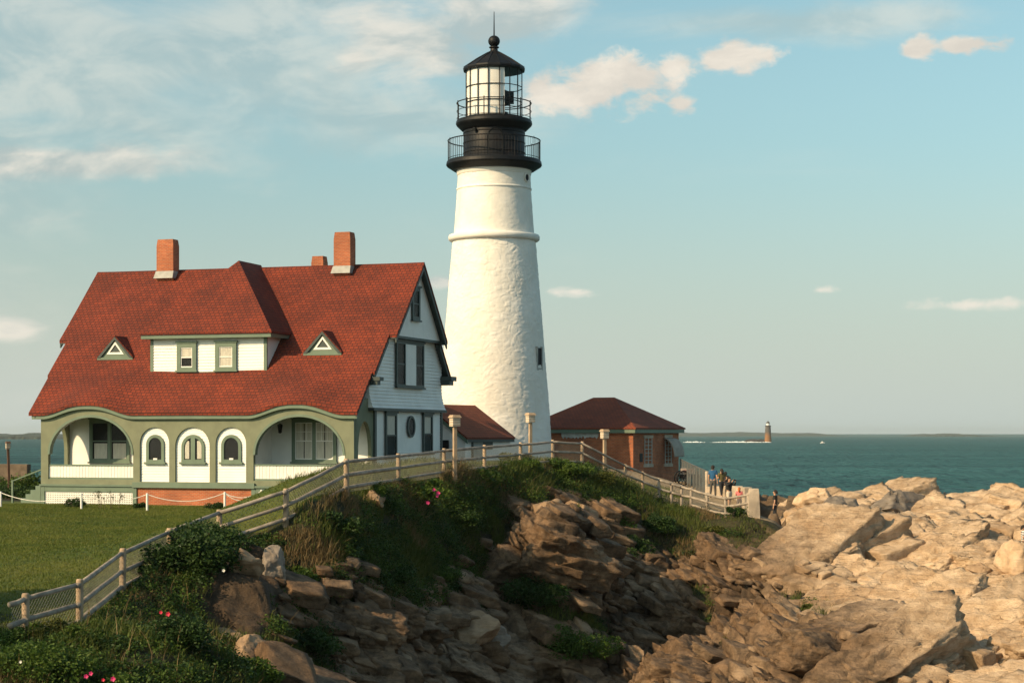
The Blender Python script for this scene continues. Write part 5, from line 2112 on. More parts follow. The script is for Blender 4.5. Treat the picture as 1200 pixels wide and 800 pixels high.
for i, (t, g) in enumerate(FEN):
    if i == 0:
        continue          # the fence starts with the second point; a short rail end runs on
    zb = min(g, gz(t.x, t.y)) - 0.5
    r = 0.095 if i < 8 else 0.085 if i < 14 else 0.075
    lean = Vector((random.uniform(-0.02, 0.02), random.uniform(-0.02, 0.02), 0))
    mb = MB()
    mb.tube([loc((t.x, t.y, zb)), loc((t.x, t.y, (zb + t.z) / 2)) + lean * 0.5, loc((t.x, t.y, t.z - 0.04)) + lean, loc((t.x, t.y, t.z)) + lean], [r * 1.04, r, r * 0.98, r * 0.82], 10, jit=0.05)
    mb.build('post', M['wood_pale'] if i < 16 else M['wood'], fence, True)
for i in range(len(FEN) - 1):
    (ta, ga), (tb, gb) = FEN[i], FEN[i + 1]
    ha, hb = POST_H[i], POST_H[i + 1]
    if i == 0:
        ta = ta.lerp(tb, 0.70)
    off = Vector((0, -0.10, 0))
    levels = (0.10, 0.53, 0.94) if i >= 4 else (0.13, 0.60, 1.0)
    rails_here = levels if (5 <= i <= 12 or i >= 19) else levels[:2] if i > 13 else levels
    for L in rails_here:
        a, b = ta - Vector((0, 0, L * ha / 1.15)) + off, tb - Vector((0, 0, L * hb / 1.15)) + off
        d = (b - a)
        mid = (a + b) / 2 + Vector((0, 0, random.uniform(-0.025, 0.012)))
        q1, q2 = a.lerp(mid, 0.5) + Vector((0, 0, random.uniform(-0.012, 0.012))), mid.lerp(b, 0.5) + Vector((0, 0, random.uniform(-0.012, 0.012)))
        rr = (0.068 if i < 8 else 0.058) * random.uniform(0.92, 1.08)
        mb = MB()
        mb.tube([loc(a - d * 0.03), loc(q1), loc(mid), loc(q2), loc(b + d * 0.03)], [rr, rr * 1.03, rr, rr * 0.97, rr * 0.9], 8, jit=0.06)
        mb.build('rail', M['wood'], fence, True)
    # diamond wire mesh on the inner side
    L = Vector((tb.x - ta.x, tb.y - ta.y, 0)).length
    za0, za1, zb0, zb1 = ta.z - 1.1 * ha / 1.15, ta.z - 0.10 * ha / 1.15, tb.z - 1.1 * hb / 1.15, tb.z - 0.10 * hb / 1.15
    mb = MB()
    s = 0.125
    h = 1.0
    for sg in (1, -1):
        k = -h
        while k < L + h:
            u0, u1 = k, k + h
            w0, w1 = (0.0, 1.0) if sg == 1 else (1.0, 0.0)
            # clip to the span
            c0, c1 = max(u0, 0), min(u1, L)
            if c1 > c0 + 0.02:
                f0, f1 = (c0 - u0) / h, (c1 - u0) / h
                wa, wb = w0 + (w1 - w0) * f0, w0 + (w1 - w0) * f1

                def pt(u, w):
                    t = u / L
                    p = ta.lerp(tb, t)
                    z0, z1 = za0 + (zb0 - za0) * t, za1 + (zb1 - za1) * t
                    return loc((p.x, p.y + 0.02 + 0.004 * sg, z0 + (z1 - z0) * w))
                a, b = pt(c0, wa), pt(c1, wb)
                mb.beam(a, b, 0.006, 0.006)
            k += s
    mb.build('wire_mesh', M['wire'], fence)

# end pillar
pp = P(883.2, 572, 88.3)
mb = MB()
w = 0.24
zb = gz(pp.x, pp.y) - 0.4
rng = random.Random(5)
ringz = [zb, zb + 0.5, pp.z - 0.25, pp.z - 0.03, pp.z]
vs, fs = [], []
for k, z in enumerate(ringz):
    ww = w * (1.12, 1.05, 0.98, 0.9, 0.72)[k]
    for (sx_, sy_) in ((-1, -1), (0, -1.04), (1, -1), (1.03, 0), (1, 1), (0, 1.0), (-1, 1), (-1.03, 0)):
        vs.append((sx_ * ww + rng.uniform(-0.02, 0.02), sy_ * ww + rng.uniform(-0.02, 0.02), z + rng.uniform(-0.015, 0.015)))
for i in range(len(ringz) - 1):
    for k in range(8):
        fs.append((i * 8 + k, i * 8 + (k + 1) % 8, (i + 1) * 8 + (k + 1) % 8, (i + 1) * 8 + k))
fs += [tuple(reversed(range(8))), tuple(32 + k for k in range(8))]
mb.add([(v[0], v[1], v[2] - zb) for v in vs], fs)
pil = mb.build('stone_pillar', M['concrete'])
pil.location = (pp.x, pp.y, zb)
tag(pil, 'short pale stone pillar at the far end of the rail fence', 'pillar')

WIRED = paint('dull_dark_wire', (0.13, 0.13, 0.12), 0.6, 0.2, 3.0)
# parapet behind the visitors and the wire fence beyond
a, b = P(831, 569, 103.5), P(877, 570.5, 97.5)
zb = min(gz(a.x, a.y), gz(b.x, b.y)) - 0.5
par = thing('parapet_wall', 'low pale stone parapet behind the visitors at the cliff edge', 'wall', (a.x, a.y, zb))
mb = MB()
d = (b - a)
n = 9
for k in range(n):
    p, q = a + d * (k / n), a + d * ((k + 0.97) / n)
    hh = rng.uniform(-0.05, 0.05)
    p = Vector((p.x, p.y, 0)) - Vector((a.x, a.y, 0))
    q = Vector((q.x, q.y, 0)) - Vector((a.x, a.y, 0))
    nrm = Vector((-(q - p).y, (q - p).x, 0)).normalized() * 0.22
    zt = (a.z + d.z * (k / n)) - zb + hh
    mb.hexa([p - nrm, q - nrm, q + nrm, p + nrm], [v + Vector((0, 0, zt)) for v in (p - nrm, q - nrm, q + nrm, p + nrm)])
mb.build('stone_course', M['concrete'], par, bevel=0.03)

a, b = P(797, 537.5, 134), P(828.5, 552, 104.5)
wf = thing('wire_fence', 'thin grey wire mesh fence running from the brick building to the parapet', 'fence', (b.x, b.y, gz(b.x, b.y)))
O2 = Vector(wf.location)
n = 9
pr = []
for k in range(n + 1):
    p = a.lerp(b, k / n)
    g = min(gz(p.x, p.y), p.z - 1.2)
    pr.append((p, g))
    mb = MB()
    r = 0.11 if k == n else 0.03
    mb.tube([Vector((p.x, p.y, max(g, p.z - 1.6) - 0.3)) - O2, p - O2], r, 8)
    mb.build('post', M['concrete'] if k == n else WIRED, wf)
mb = MB()
mb.tube([p - O2 for p, g in pr], 0.028, 6)
mb.build('top_rail', WIRED, wf)
mb = MB()
for k in range(n):
    (p, g), (q, h) = pr[k], pr[k + 1]
    for j in range(18):
        t = j / 18
        c = p.lerp(q, t)
        mb.beam(c - O2, c - Vector((0, 0, 1.35)) - O2, 0.007, 0.007)
    for j in range(12):
        z = Vector((0, 0, 0.1 + 0.11 * j))
        mb.beam(p - z - O2, q - z - O2, 0.007, 0.007)
mb.build('wire_mesh', WIRED, wf)

# ------------------------------------------------------------------ wooden post lights
def post_light(px, ytop, yfoot, Y, label, hw, tilt=0.0, mat=None, group='wooden path lights'):
    t = P(px, ytop, Y)
    g = gz(t.x, t.y)
    H = t.z - g
    o = thing('post_light', label, 'path light', (t.x, t.y, g), R(28), group)
    mat = mat or M['wood_pale']
    mb = MB()
    mb.hexa([(-0.075, -0.075, -0.4), (0.075, -0.075, -0.4), (0.075, 0.075, -0.4), (-0.075, 0.075, -0.4)],
            [(-0.07 + tilt, -0.07, H - 0.3), (0.07 + tilt, -0.07, H - 0.3), (0.07 + tilt, 0.07, H - 0.3), (-0.07 + tilt, 0.07, H - 0.3)])
    mb.build('post', mat, o)
    mb = MB()
    w = hw / 2
    mb.bb(-w * 0.86 + tilt, w * 0.86 + tilt, -w * 0.86, w * 0.86, H - 0.48, H - 0.12)
    h = mb.build('lamp_head', paint('pale_lamp_box', (0.58, 0.50, 0.40), 0.8, 0.15, 3.0), o)
    mb = MB()
    for k in range(3):
        mb.bb(-w * 0.9 + tilt, w * 0.9 + tilt, -w * 0.9, w * 0.9, H - 0.44 + k * 0.11, H - 0.41 + k * 0.11)
    mb.build('louvre', mat, h)
    mb = MB()
    mb.hexa([(-w * 1.12 + tilt, -w * 1.12, H - 0.118), (w * 1.12 + tilt, -w * 1.12, H - 0.118), (w * 1.12 + tilt, w * 1.12, H - 0.118), (-w * 1.12 + tilt, w * 1.12, H - 0.118)],
            [(-w * 0.8 + tilt, -w * 0.8, H), (w * 0.8 + tilt, -w * 0.8, H), (w * 0.8 + tilt, w * 0.8, H), (-w * 0.8 + tilt, w * 0.8, H)])
    mb.build('cap', mat, h)
    return o


post_light(533, 486, 560, 79.0, 'wooden path light in front of the fence below the house corner', 0.40)
post_light(621.5, 483.5, 539, 92.5, 'wooden path light standing against the foot of the lighthouse', 0.40)
post_light(708.5, 502.7, 545, 97.0, 'wooden path light in front of the brick building wall', 0.38)
post_light(11.5, 517, 545, 121, 'dark brown leaning post light by the sea left of the house', 0.30, -0.12, paint('dark_brown_wood', (0.12, 0.06, 0.035), 0.8, 0.2), None)

# ------------------------------------------------------------------ white rope barrier before the house
RB = [(0.8, 575.5), (95.4, 577), (172.5, 577.5), (263.4, 576), (306.5, 573.5)]
rl = ['leftmost white rope post near the porch steps', 'white rope post before the left porch lattice', 'white rope post before the left end of the brick base',
      'white rope post before the right end of the brick base', 'white rope post before the right porch lattice']
rp = []
for (px, py), lb in zip(RB, rl):
    t = P(px, py, 97.5 if px > 10 else 99)
    g = gz(t.x, t.y)
    mb = MB()
    H = t.z - g
    mb.lathe([(0.062, -0.3), (0.060, H - 0.05), (0.05, H - 0.01), (0.02, H)], 12)
    o = mb.build('rope_post', M['white'])
    o.location = (t.x, t.y, g)
    tag(o, lb, 'post', 'white posts of the rope barrier')
    rp.append(Vector((t.x, t.y, t.z)))
rn = ['white rope sagging between the steps and the left porch', 'white rope sagging before the left porch lattice and brick base', 'white rope sagging across the brick base',
      'white doubled rope sagging towards the right porch']
for k in range(len(rp) - 1):
    a, b = rp[k] - Vector((0, 0, 0.06)), rp[k + 1] - Vector((0, 0, 0.06))
    mb = MB()
    for sag in ((0.42, 0.36, 0.40, 0.30)[k], 0.46 if k == 3 else None):
        if sag is None:
            continue
        mb.tube([a.lerp(b, t / 16) - a - Vector((0, 0, 4 * sag * (t / 16) * (1 - t / 16))) for t in range(17)], 0.022, 6)
    o = mb.build('rope', M['rope'])
    o.location = a
    tag(o, rn[k], 'rope', 'ropes of the barrier')

# low brown wall and brick path to the left of the house
a = P(-20, 543, 128)
b = P(34, 544, 127)
zb = gz(b.x, b.y) - 0.4
mb = MB()
mb.beam((0, 0, (a.z - zb) / 2), (b.x - a.x, b.y - a.y, (b.z - zb) / 2), 0.5, a.z - zb)
gw = mb.build('garden_wall', paint('brown_stone', (0.13, 0.095, 0.065), 0.9, 0.35, 2.0), bevel=0.04)
gw.location = (a.x, a.y, zb)
tag(gw, 'low brown stone wall above the sea left of the house', 'wall')
# ------------------------------------------------------------------ people
def skin_mesh(name, joints, edges, root, mat, parent, levels=1, kill=None):
    me = bpy.data.meshes.new(name)
    names = list(joints)
    me.from_pydata([joints[k][0] for k in names], [], [])
    ix = {k: i for i, k in enumerate(names)}
    me.edges.add(len(edges))
    for e, (a, b) in zip(me.edges, edges):
        e.vertices = (ix[a], ix[b])
    o = bpy.data.objects.new(name, me)
    COL.objects.link(o)
    md = o.modifiers.new('Skin', 'SKIN')
    md.use_smooth_shade = True
    sv = me.skin_vertices[0].data
    for k in names:
        r = joints[k][1]
        sv[ix[k]].radius = r if isinstance(r, tuple) else (r, r)
        sv[ix[k]].use_root = (k == root)
    ss = o.modifiers.new('Sub', 'SUBSURF')
    ss.levels = ss.render_levels = levels
    dg = bpy.context.evaluated_depsgraph_get()
    m2 = bpy.data.meshes.new_from_object(o.evaluated_get(dg))
    bpy.data.objects.remove(o)
    m2.name = name
    m2.materials.clear()
    m2.materials.append(mat)
    r = bpy.data.objects.new(name, m2)
    COL.objects.link(r)
    r.parent = parent
    return r


SKIN = paint('skin', (0.50, 0.28, 0.18), 0.55, 0.08, 4.0)


def person(label, loc_, rz, H, shirt, legs, hair, shoe, arms='down', shorts=False, sleeves='short', stride=0.1, longhair=False, seated=False, head_turn=0.0, stripes=None, group='visitors on the headland'):
    o = thing('person', label, 'person', loc_, rz, group)
    s = H / 1.75
    V3 = lambda x, y, z: (x * s, y * s, z * s)
    hip = 0.93 if not seated else 0.10
    J = {}
    dz = hip - 0.93

    def add(k, x, y, z, r):
        J[k] = (V3(x, y, z), tuple(q * s for q in r) if isinstance(r, tuple) else r * s)
    add('pelvis', 0, 0, 0.95 + dz, (0.15, 0.105))
    add('waist', 0, 0, 1.10 + dz, (0.135, 0.095))
    add('chest', 0, 0.0, 1.30 + dz, (0.165, 0.115))
    add('upchest', 0, 0.005, 1.42 + dz, (0.13, 0.09))
    add('neck', 0, -0.01, 1.50 + dz, 0.055)
    add('jaw', 0, -0.02, 1.565 + dz, 0.062)
    add('head', 0, -0.012, 1.645 + dz, 0.088)
    add('crown', 0, 0.0, 1.71 + dz, 0.06)
    ct_, st_ = math.cos(head_turn), math.sin(head_turn)
    add('nose', -st_ * -0.105, -ct_ * 0.108, 1.63 + dz, 0.016)
    E = [('pelvis', 'waist'), ('waist', 'chest'), ('chest', 'upchest'), ('upchest', 'neck'), ('neck', 'jaw'), ('jaw', 'head'), ('head', 'crown'), ('head', 'nose')]
    for sd_, S in ((-1, 'l'), (1, 'r')):
        add('ear' + S, sd_ * 0.088, 0.0, 1.635 + dz, 0.018)
        E.append(('head', 'ear' + S))
        add('sho' + S, sd_ * 0.175, 0.005, 1.43 + dz, 0.068)
        E.append(('upchest', 'sho' + S))
        a = arms if isinstance(arms, str) else arms[0 if S == 'l' else 1]
        if a == 'down':
            el_, wr, hd, dirv = (sd_ * 0.235, 0.03, 1.15), (sd_ * 0.245, -0.03, 0.91), (sd_ * 0.24, -0.045, 0.83), (0, -0.02, -1)
        elif a == 'bent':
            el_, wr, hd, dirv = (sd_ * 0.25, 0.04, 1.16), (sd_ * 0.16, -0.20, 1.18), (sd_ * 0.12, -0.27, 1.2), (-sd_ * 0.3, -0.8, 0.1)
        elif a == 'phone':
            el_, wr, hd, dirv = (sd_ * 0.26, -0.16, 1.30), (sd_ * 0.13, -0.34, 1.50), (sd_ * 0.095, -0.38, 1.56), (-sd_ * 0.25, -0.25, 0.8)
        else:  # hip
            el_, wr, hd, dirv = (sd_ * 0.34, 0.08, 1.17), (sd_ * 0.21, -0.02, 1.02), (sd_ * 0.16, -0.05, 0.98), (-sd_ * 0.5, -0.3, -0.5)
        add('elb' + S, el_[0], el_[1], el_[2] + dz, 0.042)
        add('wri' + S, wr[0], wr[1], wr[2] + dz, 0.028)
        add('pal' + S, hd[0], hd[1], hd[2] + dz, (0.040, 0.020))
        E += [('sho' + S, 'elb' + S), ('elb' + S, 'wri' + S), ('wri' + S, 'pal' + S)]
        dv = Vector(dirv).normalized()
        side = dv.cross(Vector((0, 1, 0.2))).normalized()
        for f in range(4):
            c = Vector(hd) + side * (f - 1.5) * 0.021 + dv * 0.045
            L = (0.062, 0.074, 0.070, 0.055)[f]
            add(f'fa{f}{S}', c.x, c.y, c.z + dz, 0.0095)
            c2 = c + dv * L * 0.55 + Vector((0, -0.012, 0))
            add(f'fb{f}{S}', c2.x, c2.y, c2.z + dz, 0.0085)
            E += [('pal' + S, f'fa{f}{S}'), (f'fa{f}{S}', f'fb{f}{S}')]
        c = Vector(hd) - side * 0.045 + dv * 0.01
        add('th' + S, c.x, c.y, c.z + dz, 0.011)
        E.append(('pal' + S, 'th' + S))
        # legs
        st = stride * (1 if S == 'l' else -1)
        if seated:
            add('hip' + S, sd_ * 0.095, -0.02, 0.10, 0.088)
            add('kne' + S, sd_ * 0.13, -0.44, 0.16, 0.062)
            add('ank' + S, sd_ * 0.13, -0.50, -0.26, 0.040)
            add('toe' + S, sd_ * 0.14, -0.66, -0.32, (0.045, 0.03))
        else:
            add('hip' + S, sd_ * 0.095, 0, 0.86, 0.092)
            add('kne' + S, sd_ * 0.10, -st * 0.6 - 0.02, 0.50, 0.060)
            add('ank' + S, sd_ * 0.105, -st + 0.02, 0.085, 0.040)
            add('toe' + S, sd_ * 0.115, -st - 0.13, 0.035, (0.045, 0.03))
        E += [('pelvis', 'hip' + S), ('hip' + S, 'kne' + S), ('kne' + S, 'ank' + S), ('ank' + S, 'toe' + S)]
    body = skin_mesh('body', J, E, 'pelvis', SKIN, o, 1)
    # clothes follow the same skeleton a little larger
    g = 0.014 * s

    def grow(k, d=g):
        p, r = J[k]
        r = r if isinstance(r, tuple) else (r, r)
        return (p, (r[0] + d, r[1] + d))
    SJ = {k: grow(k) for k in ('waist', 'chest', 'upchest')}
    SJ['hem'] = (tuple(Vector(J['pelvis'][0]) + Vector((0, 0, -0.03 * s))), tuple(q + 0.022 * s for q in J['pelvis'][1]))
    SJ['hem'] = (tuple(Vector(J['pelvis'][0]) + Vector((0, 0, -0.05 * s))), (0.182 * s, 0.135 * s))
    SJ['collar'] = (V3(0, -0.006, 1.478 + dz), (0.082 * s, 0.075 * s))
    SE = [('hem', 'waist'), ('waist', 'chest'), ('chest', 'upchest'), ('upchest', 'collar')]
    for S in 'lr':
        SJ['sho' + S] = grow('sho' + S, 0.020 * s)
        p = Vector(J['sho' + S][0]).lerp(Vector(J['elb' + S][0]), 0.75 if sleeves == 'short' else 1.0)
        SJ['slv' + S] = (tuple(p), (0.062 * s, 0.062 * s))
        SE += [('upchest', 'sho' + S), ('sho' + S, 'slv' + S)]
        if sleeves == 'long':
            SJ['cuf' + S] = grow('wri' + S, 0.012 * s)
            SE.append(('slv' + S, 'cuf' + S))
    top_ = skin_mesh('shirt' if sleeves == 'short' else 'jacket', SJ, SE, 'chest', shirt, o, 1)
    LJ = {'pelvis': grow('pelvis', 0.014 * s), 'belt': (V3(0, 0, 1.04 + dz), (0.152 * s, 0.110 * s))}
    LE = [('pelvis', 'belt')]
    for S in 'lr':
        LJ['hip' + S] = grow('hip' + S, 0.014 * s)
        LE += [('pelvis', 'hip' + S)]
        if shorts:
            p = Vector(J['hip' + S][0]).lerp(Vector(J['kne' + S][0]), 0.85)
            LJ['kne' + S] = (tuple(p), (0.088 * s, 0.088 * s))
            LE += [('hip' + S, 'kne' + S)]
        else:
            LJ['kne' + S] = grow('kne' + S, 0.016 * s)
            p = Vector(J['kne' + S][0]).lerp(Vector(J['ank' + S][0]), 0.93)
            LJ['ank' + S] = (tuple(p), (0.058 * s, 0.058 * s))
            LE += [('hip' + S, 'kne' + S), ('kne' + S, 'ank' + S)]
    skin_mesh('shorts' if shorts else 'trousers', LJ, LE, 'pelvis', legs, o, 1)
    for S in 'lr':
        a_, t_ = Vector(J['ank' + S][0]), Vector(J['toe' + S][0])
        heel = a_ + Vector((0, 0.05 * s, -0.045 * s))
        skin_mesh('shoe', {'h': (tuple(heel), (0.045 * s, 0.042 * s)), 'm': (tuple(heel.lerp(t_, 0.5)), (0.048 * s, 0.04 * s)), 't': (tuple(t_ + Vector((0, -0.03 * s, 0.003))), (0.046 * s, 0.032 * s))}, [('h', 'm'), ('m', 't')], 'h', shoe, o, 1)
    hb = MB()
    hc = Vector(V3(0, 0.012, 1.655 + dz))
    rings = []
    for i in range(7):
        t = PI * 0.56 * i / 6
        rings.append([hc + Vector((0.104 * s * math.sin(t) * math.cos(q), 0.118 * s * math.sin(t) * math.sin(q) + 0.020 * s * (i / 6), 0.112 * s * math.cos(t) - (0.085 * s * (i / 6) ** 2 if math.sin(q) > 0.05 else 0))) for q in [2 * PI * k / 14 for k in range(14)]])
    vs_ = [p for r_ in rings for p in r_]
    fs_ = [(i * 14 + k, (i + 1) * 14 + k, (i + 1) * 14 + (k + 1) % 14, i * 14 + (k + 1) % 14) for i in range(6) for k in range(14)]
    hb.add(vs_, fs_)
    if longhair:
        hb.tube([hc + Vector((0, 0.085 * s, 0.01 * s)), hc + Vector((0, 0.105 * s, -0.10 * s)), hc + Vector((0, 0.10 * s, -0.22 * s)), hc + Vector((0, 0.09 * s, -0.27 * s))], [0.085 * s, 0.08 * s, 0.06 * s, 0.02 * s], 10)
    hb.build('hair', hair, o, True)
    ey = MB()
    for sx__ in (-1, 1):
        c = Vector(V3(sx__ * 0.034, -0.097, 1.655 + dz))
        ey.lathe([(0.001, -0.011 * s), (0.010 * s, 0.0), (0.001, 0.011 * s)], 8, c)
    ey.build('eyes', M['dark'], o)
    return o, J, s


def cloth(name, c, **k):
    return paint(name, c, 0.85, 0.15, 6.0, **k)


HAIR_D = cloth('dark_hair', (0.018, 0.013, 0.010))
SHOE = cloth('dark_shoe', (0.05, 0.045, 0.04))
SHOEW = cloth('white_shoe', (0.6, 0.58, 0.54))


def stand(px, Y):
    x = (px - 600) / F * Y
    return (x, Y, gz(x, Y) - 0.01)


navy = cloth('black_trousers', (0.015, 0.017, 0.022))
person('tall man in a blue t-shirt and grey trousers, leftmost of the visitors', stand(835.5, 100.5), R(150), 1.76, cloth('blue_shirt', (0.012, 0.085, 0.20)), cloth('grey_trousers', (0.07, 0.065, 0.06)), HAIR_D, SHOE, 'down')
person('woman in an olive top and black trousers beside the man in blue', stand(845.5, 100), R(200), 1.53, cloth('olive_top', (0.10, 0.085, 0.03)), navy, HAIR_D, SHOEW, ('hip', 'bent'), longhair=True, stride=0.22)
person('person in dark clothes half hidden behind the one in the black jacket', stand(850, 101.5), R(190), 1.48, cloth('dark_top', (0.03, 0.03, 0.035)), navy, HAIR_D, SHOE, 'bent', sleeves='long')
o, J, s = person('person in a black jacket and pale shorts holding up a phone', stand(854.5, 96.0), R(38), 1.66, cloth('black_jacket', (0.012, 0.013, 0.014)), cloth('pale_shorts', (0.55, 0.46, 0.36)), HAIR_D, SHOE, 'phone', shorts=True, sleeves='long')
mb = MB()
c = (Vector(J['pall'][0]) + Vector(J['palr'][0])) / 2 + Vector((0, -0.05, 0.03))
mb.bb(-0.075, 0.075, -0.006, 0.006, -0.04, 0.04)
ph = mb.build('phone', paint('phone_shell', (0.03, 0.03, 0.03), 0.3), None, bevel=0.004)
ph.matrix_world = Matrix.Translation(o.location) @ Matrix.Rotation(R(38), 4, 'Z') @ Matrix.Translation(c)
tag(ph, 'dark phone held up by the person in the black jacket', 'phone')
person('red haired child in a pink t-shirt beside the fence end', stand(866.3, 94.5), R(170), 1.24, cloth('pink_shirt', (0.70, 0.17, 0.17)), cloth('child_trousers', (0.16, 0.12, 0.12)), cloth('red_hair', (0.42, 0.11, 0.02)), SHOEW, 'bent', longhair=True)
def find_spot(px, row, h, ya, yb):
    """the distance at which a figure of height h on the ground reaches the given row"""
    best = None
    bpy.context.view_layer.update()
    for k in range(160):
        Y = ya + (yb - ya) * k / 159
        x = (px - 600) / F * Y
        hit, p, nn, i_ = ground.ray_cast(Vector((x, Y, 20)), Vector((0, 0, -1)))
        g = p.z if hit else gz(x, Y)
        e = abs(g + h - (HOR - row) / F * Y)
        chest = Vector((x, Y, g + h * 0.72))
        hit, p, nn, i_ = ground.ray_cast(Vector((0, 0, 0)), chest.normalized())
        if hit and p.length < chest.length - 0.3:
            e += 1.0
        if best is None or e < best[0]:
            best = (e, x, Y, g)
    return best[1], best[2], best[3] - 0.02


person('man in black standing behind the pale rocks by the water', find_spot(908.3, 573, 1.74, 94, 106), R(250), 1.74, cloth('black_shirt', (0.012, 0.014, 0.013)), navy, HAIR_D, SHOE, 'down', head_turn=0.4)


def stripe_mat():
    m, nt, b = new_mat('striped_shirt')
    wv = node(nt, 'ShaderNodeTexWave')
    wv.bands_direction = 'Z'
    wv.inputs['Scale'].default_value = 3.3
    wv.inputs['Distortion'].default_value = 0.3
    nt.links.new(objco(nt), wv.inputs['Vector'])
    nt.links.new(mixc(nt, ramp(nt, wv.outputs['Fac'], 0.4, 0.6), (0.02, 0.02, 0.025), (0.75, 0.72, 0.68)), b.inputs['Base Color'])
    b.inputs['Roughness'].default_value = 0.85
    return m


person('person in a black and white striped shirt sitting on the rocks at the picture edge', find_spot(1199.5, 613, 0.92, 72, 97), R(80), 1.7, stripe_mat(), navy, HAIR_D, SHOE, 'bent', seated=True)
# ------------------------------------------------------------------ far things on the water
FY = 2750.0
rk = P(900, 518, FY)


def rock_obj(name, size, seed, mat, loc_, n=40, planes=12, rough=0.06, rz=0.0, parent=None, res=None):
    """a boulder: a ball cut by random planes, then roughened"""
    rg = np.random.default_rng(seed)
    u = np.linspace(0, PI, n)
    v = np.linspace(0, 2 * PI, n * 2, endpoint=False)
    U, Vv = np.meshgrid(u, v, indexing='ij')
    p = np.stack([np.sin(U) * np.cos(Vv), np.sin(U) * np.sin(Vv), np.cos(U)], 2).reshape(-1, 3)
    for k in range(planes):
        nn = rg.normal(size=3)
        nn /= np.linalg.norm(nn)
        d = rg.uniform(0.42, 0.78)
        sdot = p @ nn
        over = np.clip(sdot - d, 0, None)
        p = p - nn[None] * over[:, None]
    p = p * np.array(size)
    mean = float(np.mean(size))
    q = p / mean
    p = p + (p / (np.linalg.norm(p, axis=1)[:, None] + 1e-6)) * ((fbm(q * 2.2 + seed, 4, seed) * rough + blocks(q + seed, (0.7, 0.5, 0.35), seed + 4, 0.5, 0.4, 0.5, 0.07)[0] * rough * 1.4) * mean)[:, None]
    ix = np.arange(n * 2 * n).reshape(n, n * 2)
    nx2 = np.roll(ix, -1, axis=1)
    f = np.stack([ix[:-1].ravel(), ix[1:].ravel(), nx2[1:].ravel(), nx2[:-1].ravel()], 1)
    o = np_mesh(name, p, f, mat, parent)
    o.location = loc_
    o.rotation_euler = (0, 0, rz)
    return o


def stone_mat(name, a, b_, dark, sc=1.0):
    m, nt, b = new_mat(name)
    co = objco(nt)
    n2 = noise(nt, 1.3 * sc, 8, 0.65, co, 0.3)
    n3 = noise(nt, 6 * sc, 6, 0.7, co)
    mp = node(nt, 'ShaderNodeMapping')
    mp.inputs['Rotation'].default_value = (R(20), R(26), 0)
    mp.inputs['Scale'].default_value = (0.5 * sc, 0.7 * sc, 5.0 * sc)
    nt.links.new(co, mp.inputs['Vector'])
    n4 = noise(nt, 1.6, 7, 0.65, mp.outputs[0], 0.6)
    col = mixc(nt, ramp(nt, n2, 0.3, 0.7), a, b_)
    col = mixc(nt, math_mul(nt, ramp(nt, n4, 0.5, 0.74), 0.5), col, dark)
    nt.links.new(col, b.inputs['Base Color'])
    b.inputs['Roughness'].default_value = 0.9
    b.inputs['Specular IOR Level'].default_value = 0.25
    p = bump(nt, n4, 0.5, 0.1, None)
    bump(nt, n3, 0.5, 0.05, b, p)
    return m


M['tan'] = stone_mat('tan_rock', (0.44, 0.295, 0.175), (0.64, 0.465, 0.315), (0.17, 0.125, 0.085))
M['grey'] = stone_mat('grey_rock', (0.16, 0.13, 0.105), (0.30, 0.25, 0.20), (0.07, 0.06, 0.05))
M['rust'] = stone_mat('rusty_rock', (0.22, 0.145, 0.085), (0.42, 0.285, 0.18), (0.10, 0.08, 0.05))
M['ledge'] = paint('dark_sea_ledge', (0.05, 0.045, 0.04), 0.9, 0.3, 0.2)
k_ = FY / F
led = rock_obj('sea_ledge', (14 * k_, 16, 4.2 * k_), 9, M['ledge'], (rk.x - 12.5 * k_, FY + 4, SEA), 24, 8, 0.10)
tag(led, 'low dark rock ledge in the sea at the foot of the distant lighthouse', 'rock ledge')
ram = thing('distant_lighthouse', 'small weathered granite lighthouse far out on a ledge in the sea', 'lighthouse', (rk.x, FY, SEA))
mb = MB()
mb.lathe([(4.2 * k_, -1), (3.9 * k_, 3 * k_), (3.15 * k_, 18.6 * k_)], 20)
m_, nt_, b_ = new_mat('two_tone_granite')
co = objco(nt_)
spz = node(nt_, 'ShaderNodeSeparateXYZ')
nt_.links.new(co, spz.inputs[0])
ad = node(nt_, 'ShaderNodeMath', operation='ADD')
nt_.links.new(spz.outputs[2], ad.inputs[0])
nt_.links.new(math_mul(nt_, noise(nt_, 0.3, 4, 0.6, co), 8.0), ad.inputs[1])
nt_.links.new(mixc(nt_, ramp(nt_, ad.outputs[0], 13, 20), (0.27, 0.125, 0.045), (0.10, 0.085, 0.075)), b_.inputs['Base Color'])  # orange-brown low on the shaft, dark grey higher up
b_.inputs['Roughness'].default_value = 0.9
mb.build('tower_shaft', m_, ram)
mb = MB()
mb.lathe([(3.0 * k_, 18.5 * k_), (3.7 * k_, 19.0 * k_), (3.7 * k_, 19.6 * k_), (2.2 * k_, 19.7 * k_)], 20)
mb.build('gallery', M['ledge'], ram)
mb = MB()
mb.lathe([(2.0 * k_, 19.6 * k_), (2.0 * k_, 22.4 * k_)], 14)
mb.build('lantern', M['white'], ram)
mb = MB()
mb.lathe([(2.4 * k_, 22.3 * k_), (1.9 * k_, 23.3 * k_), (0.3 * k_, 24.6 * k_), (0.2 * k_, 25.6 * k_)], 14)
mb.build('lantern_roof', M['ledge'], ram)

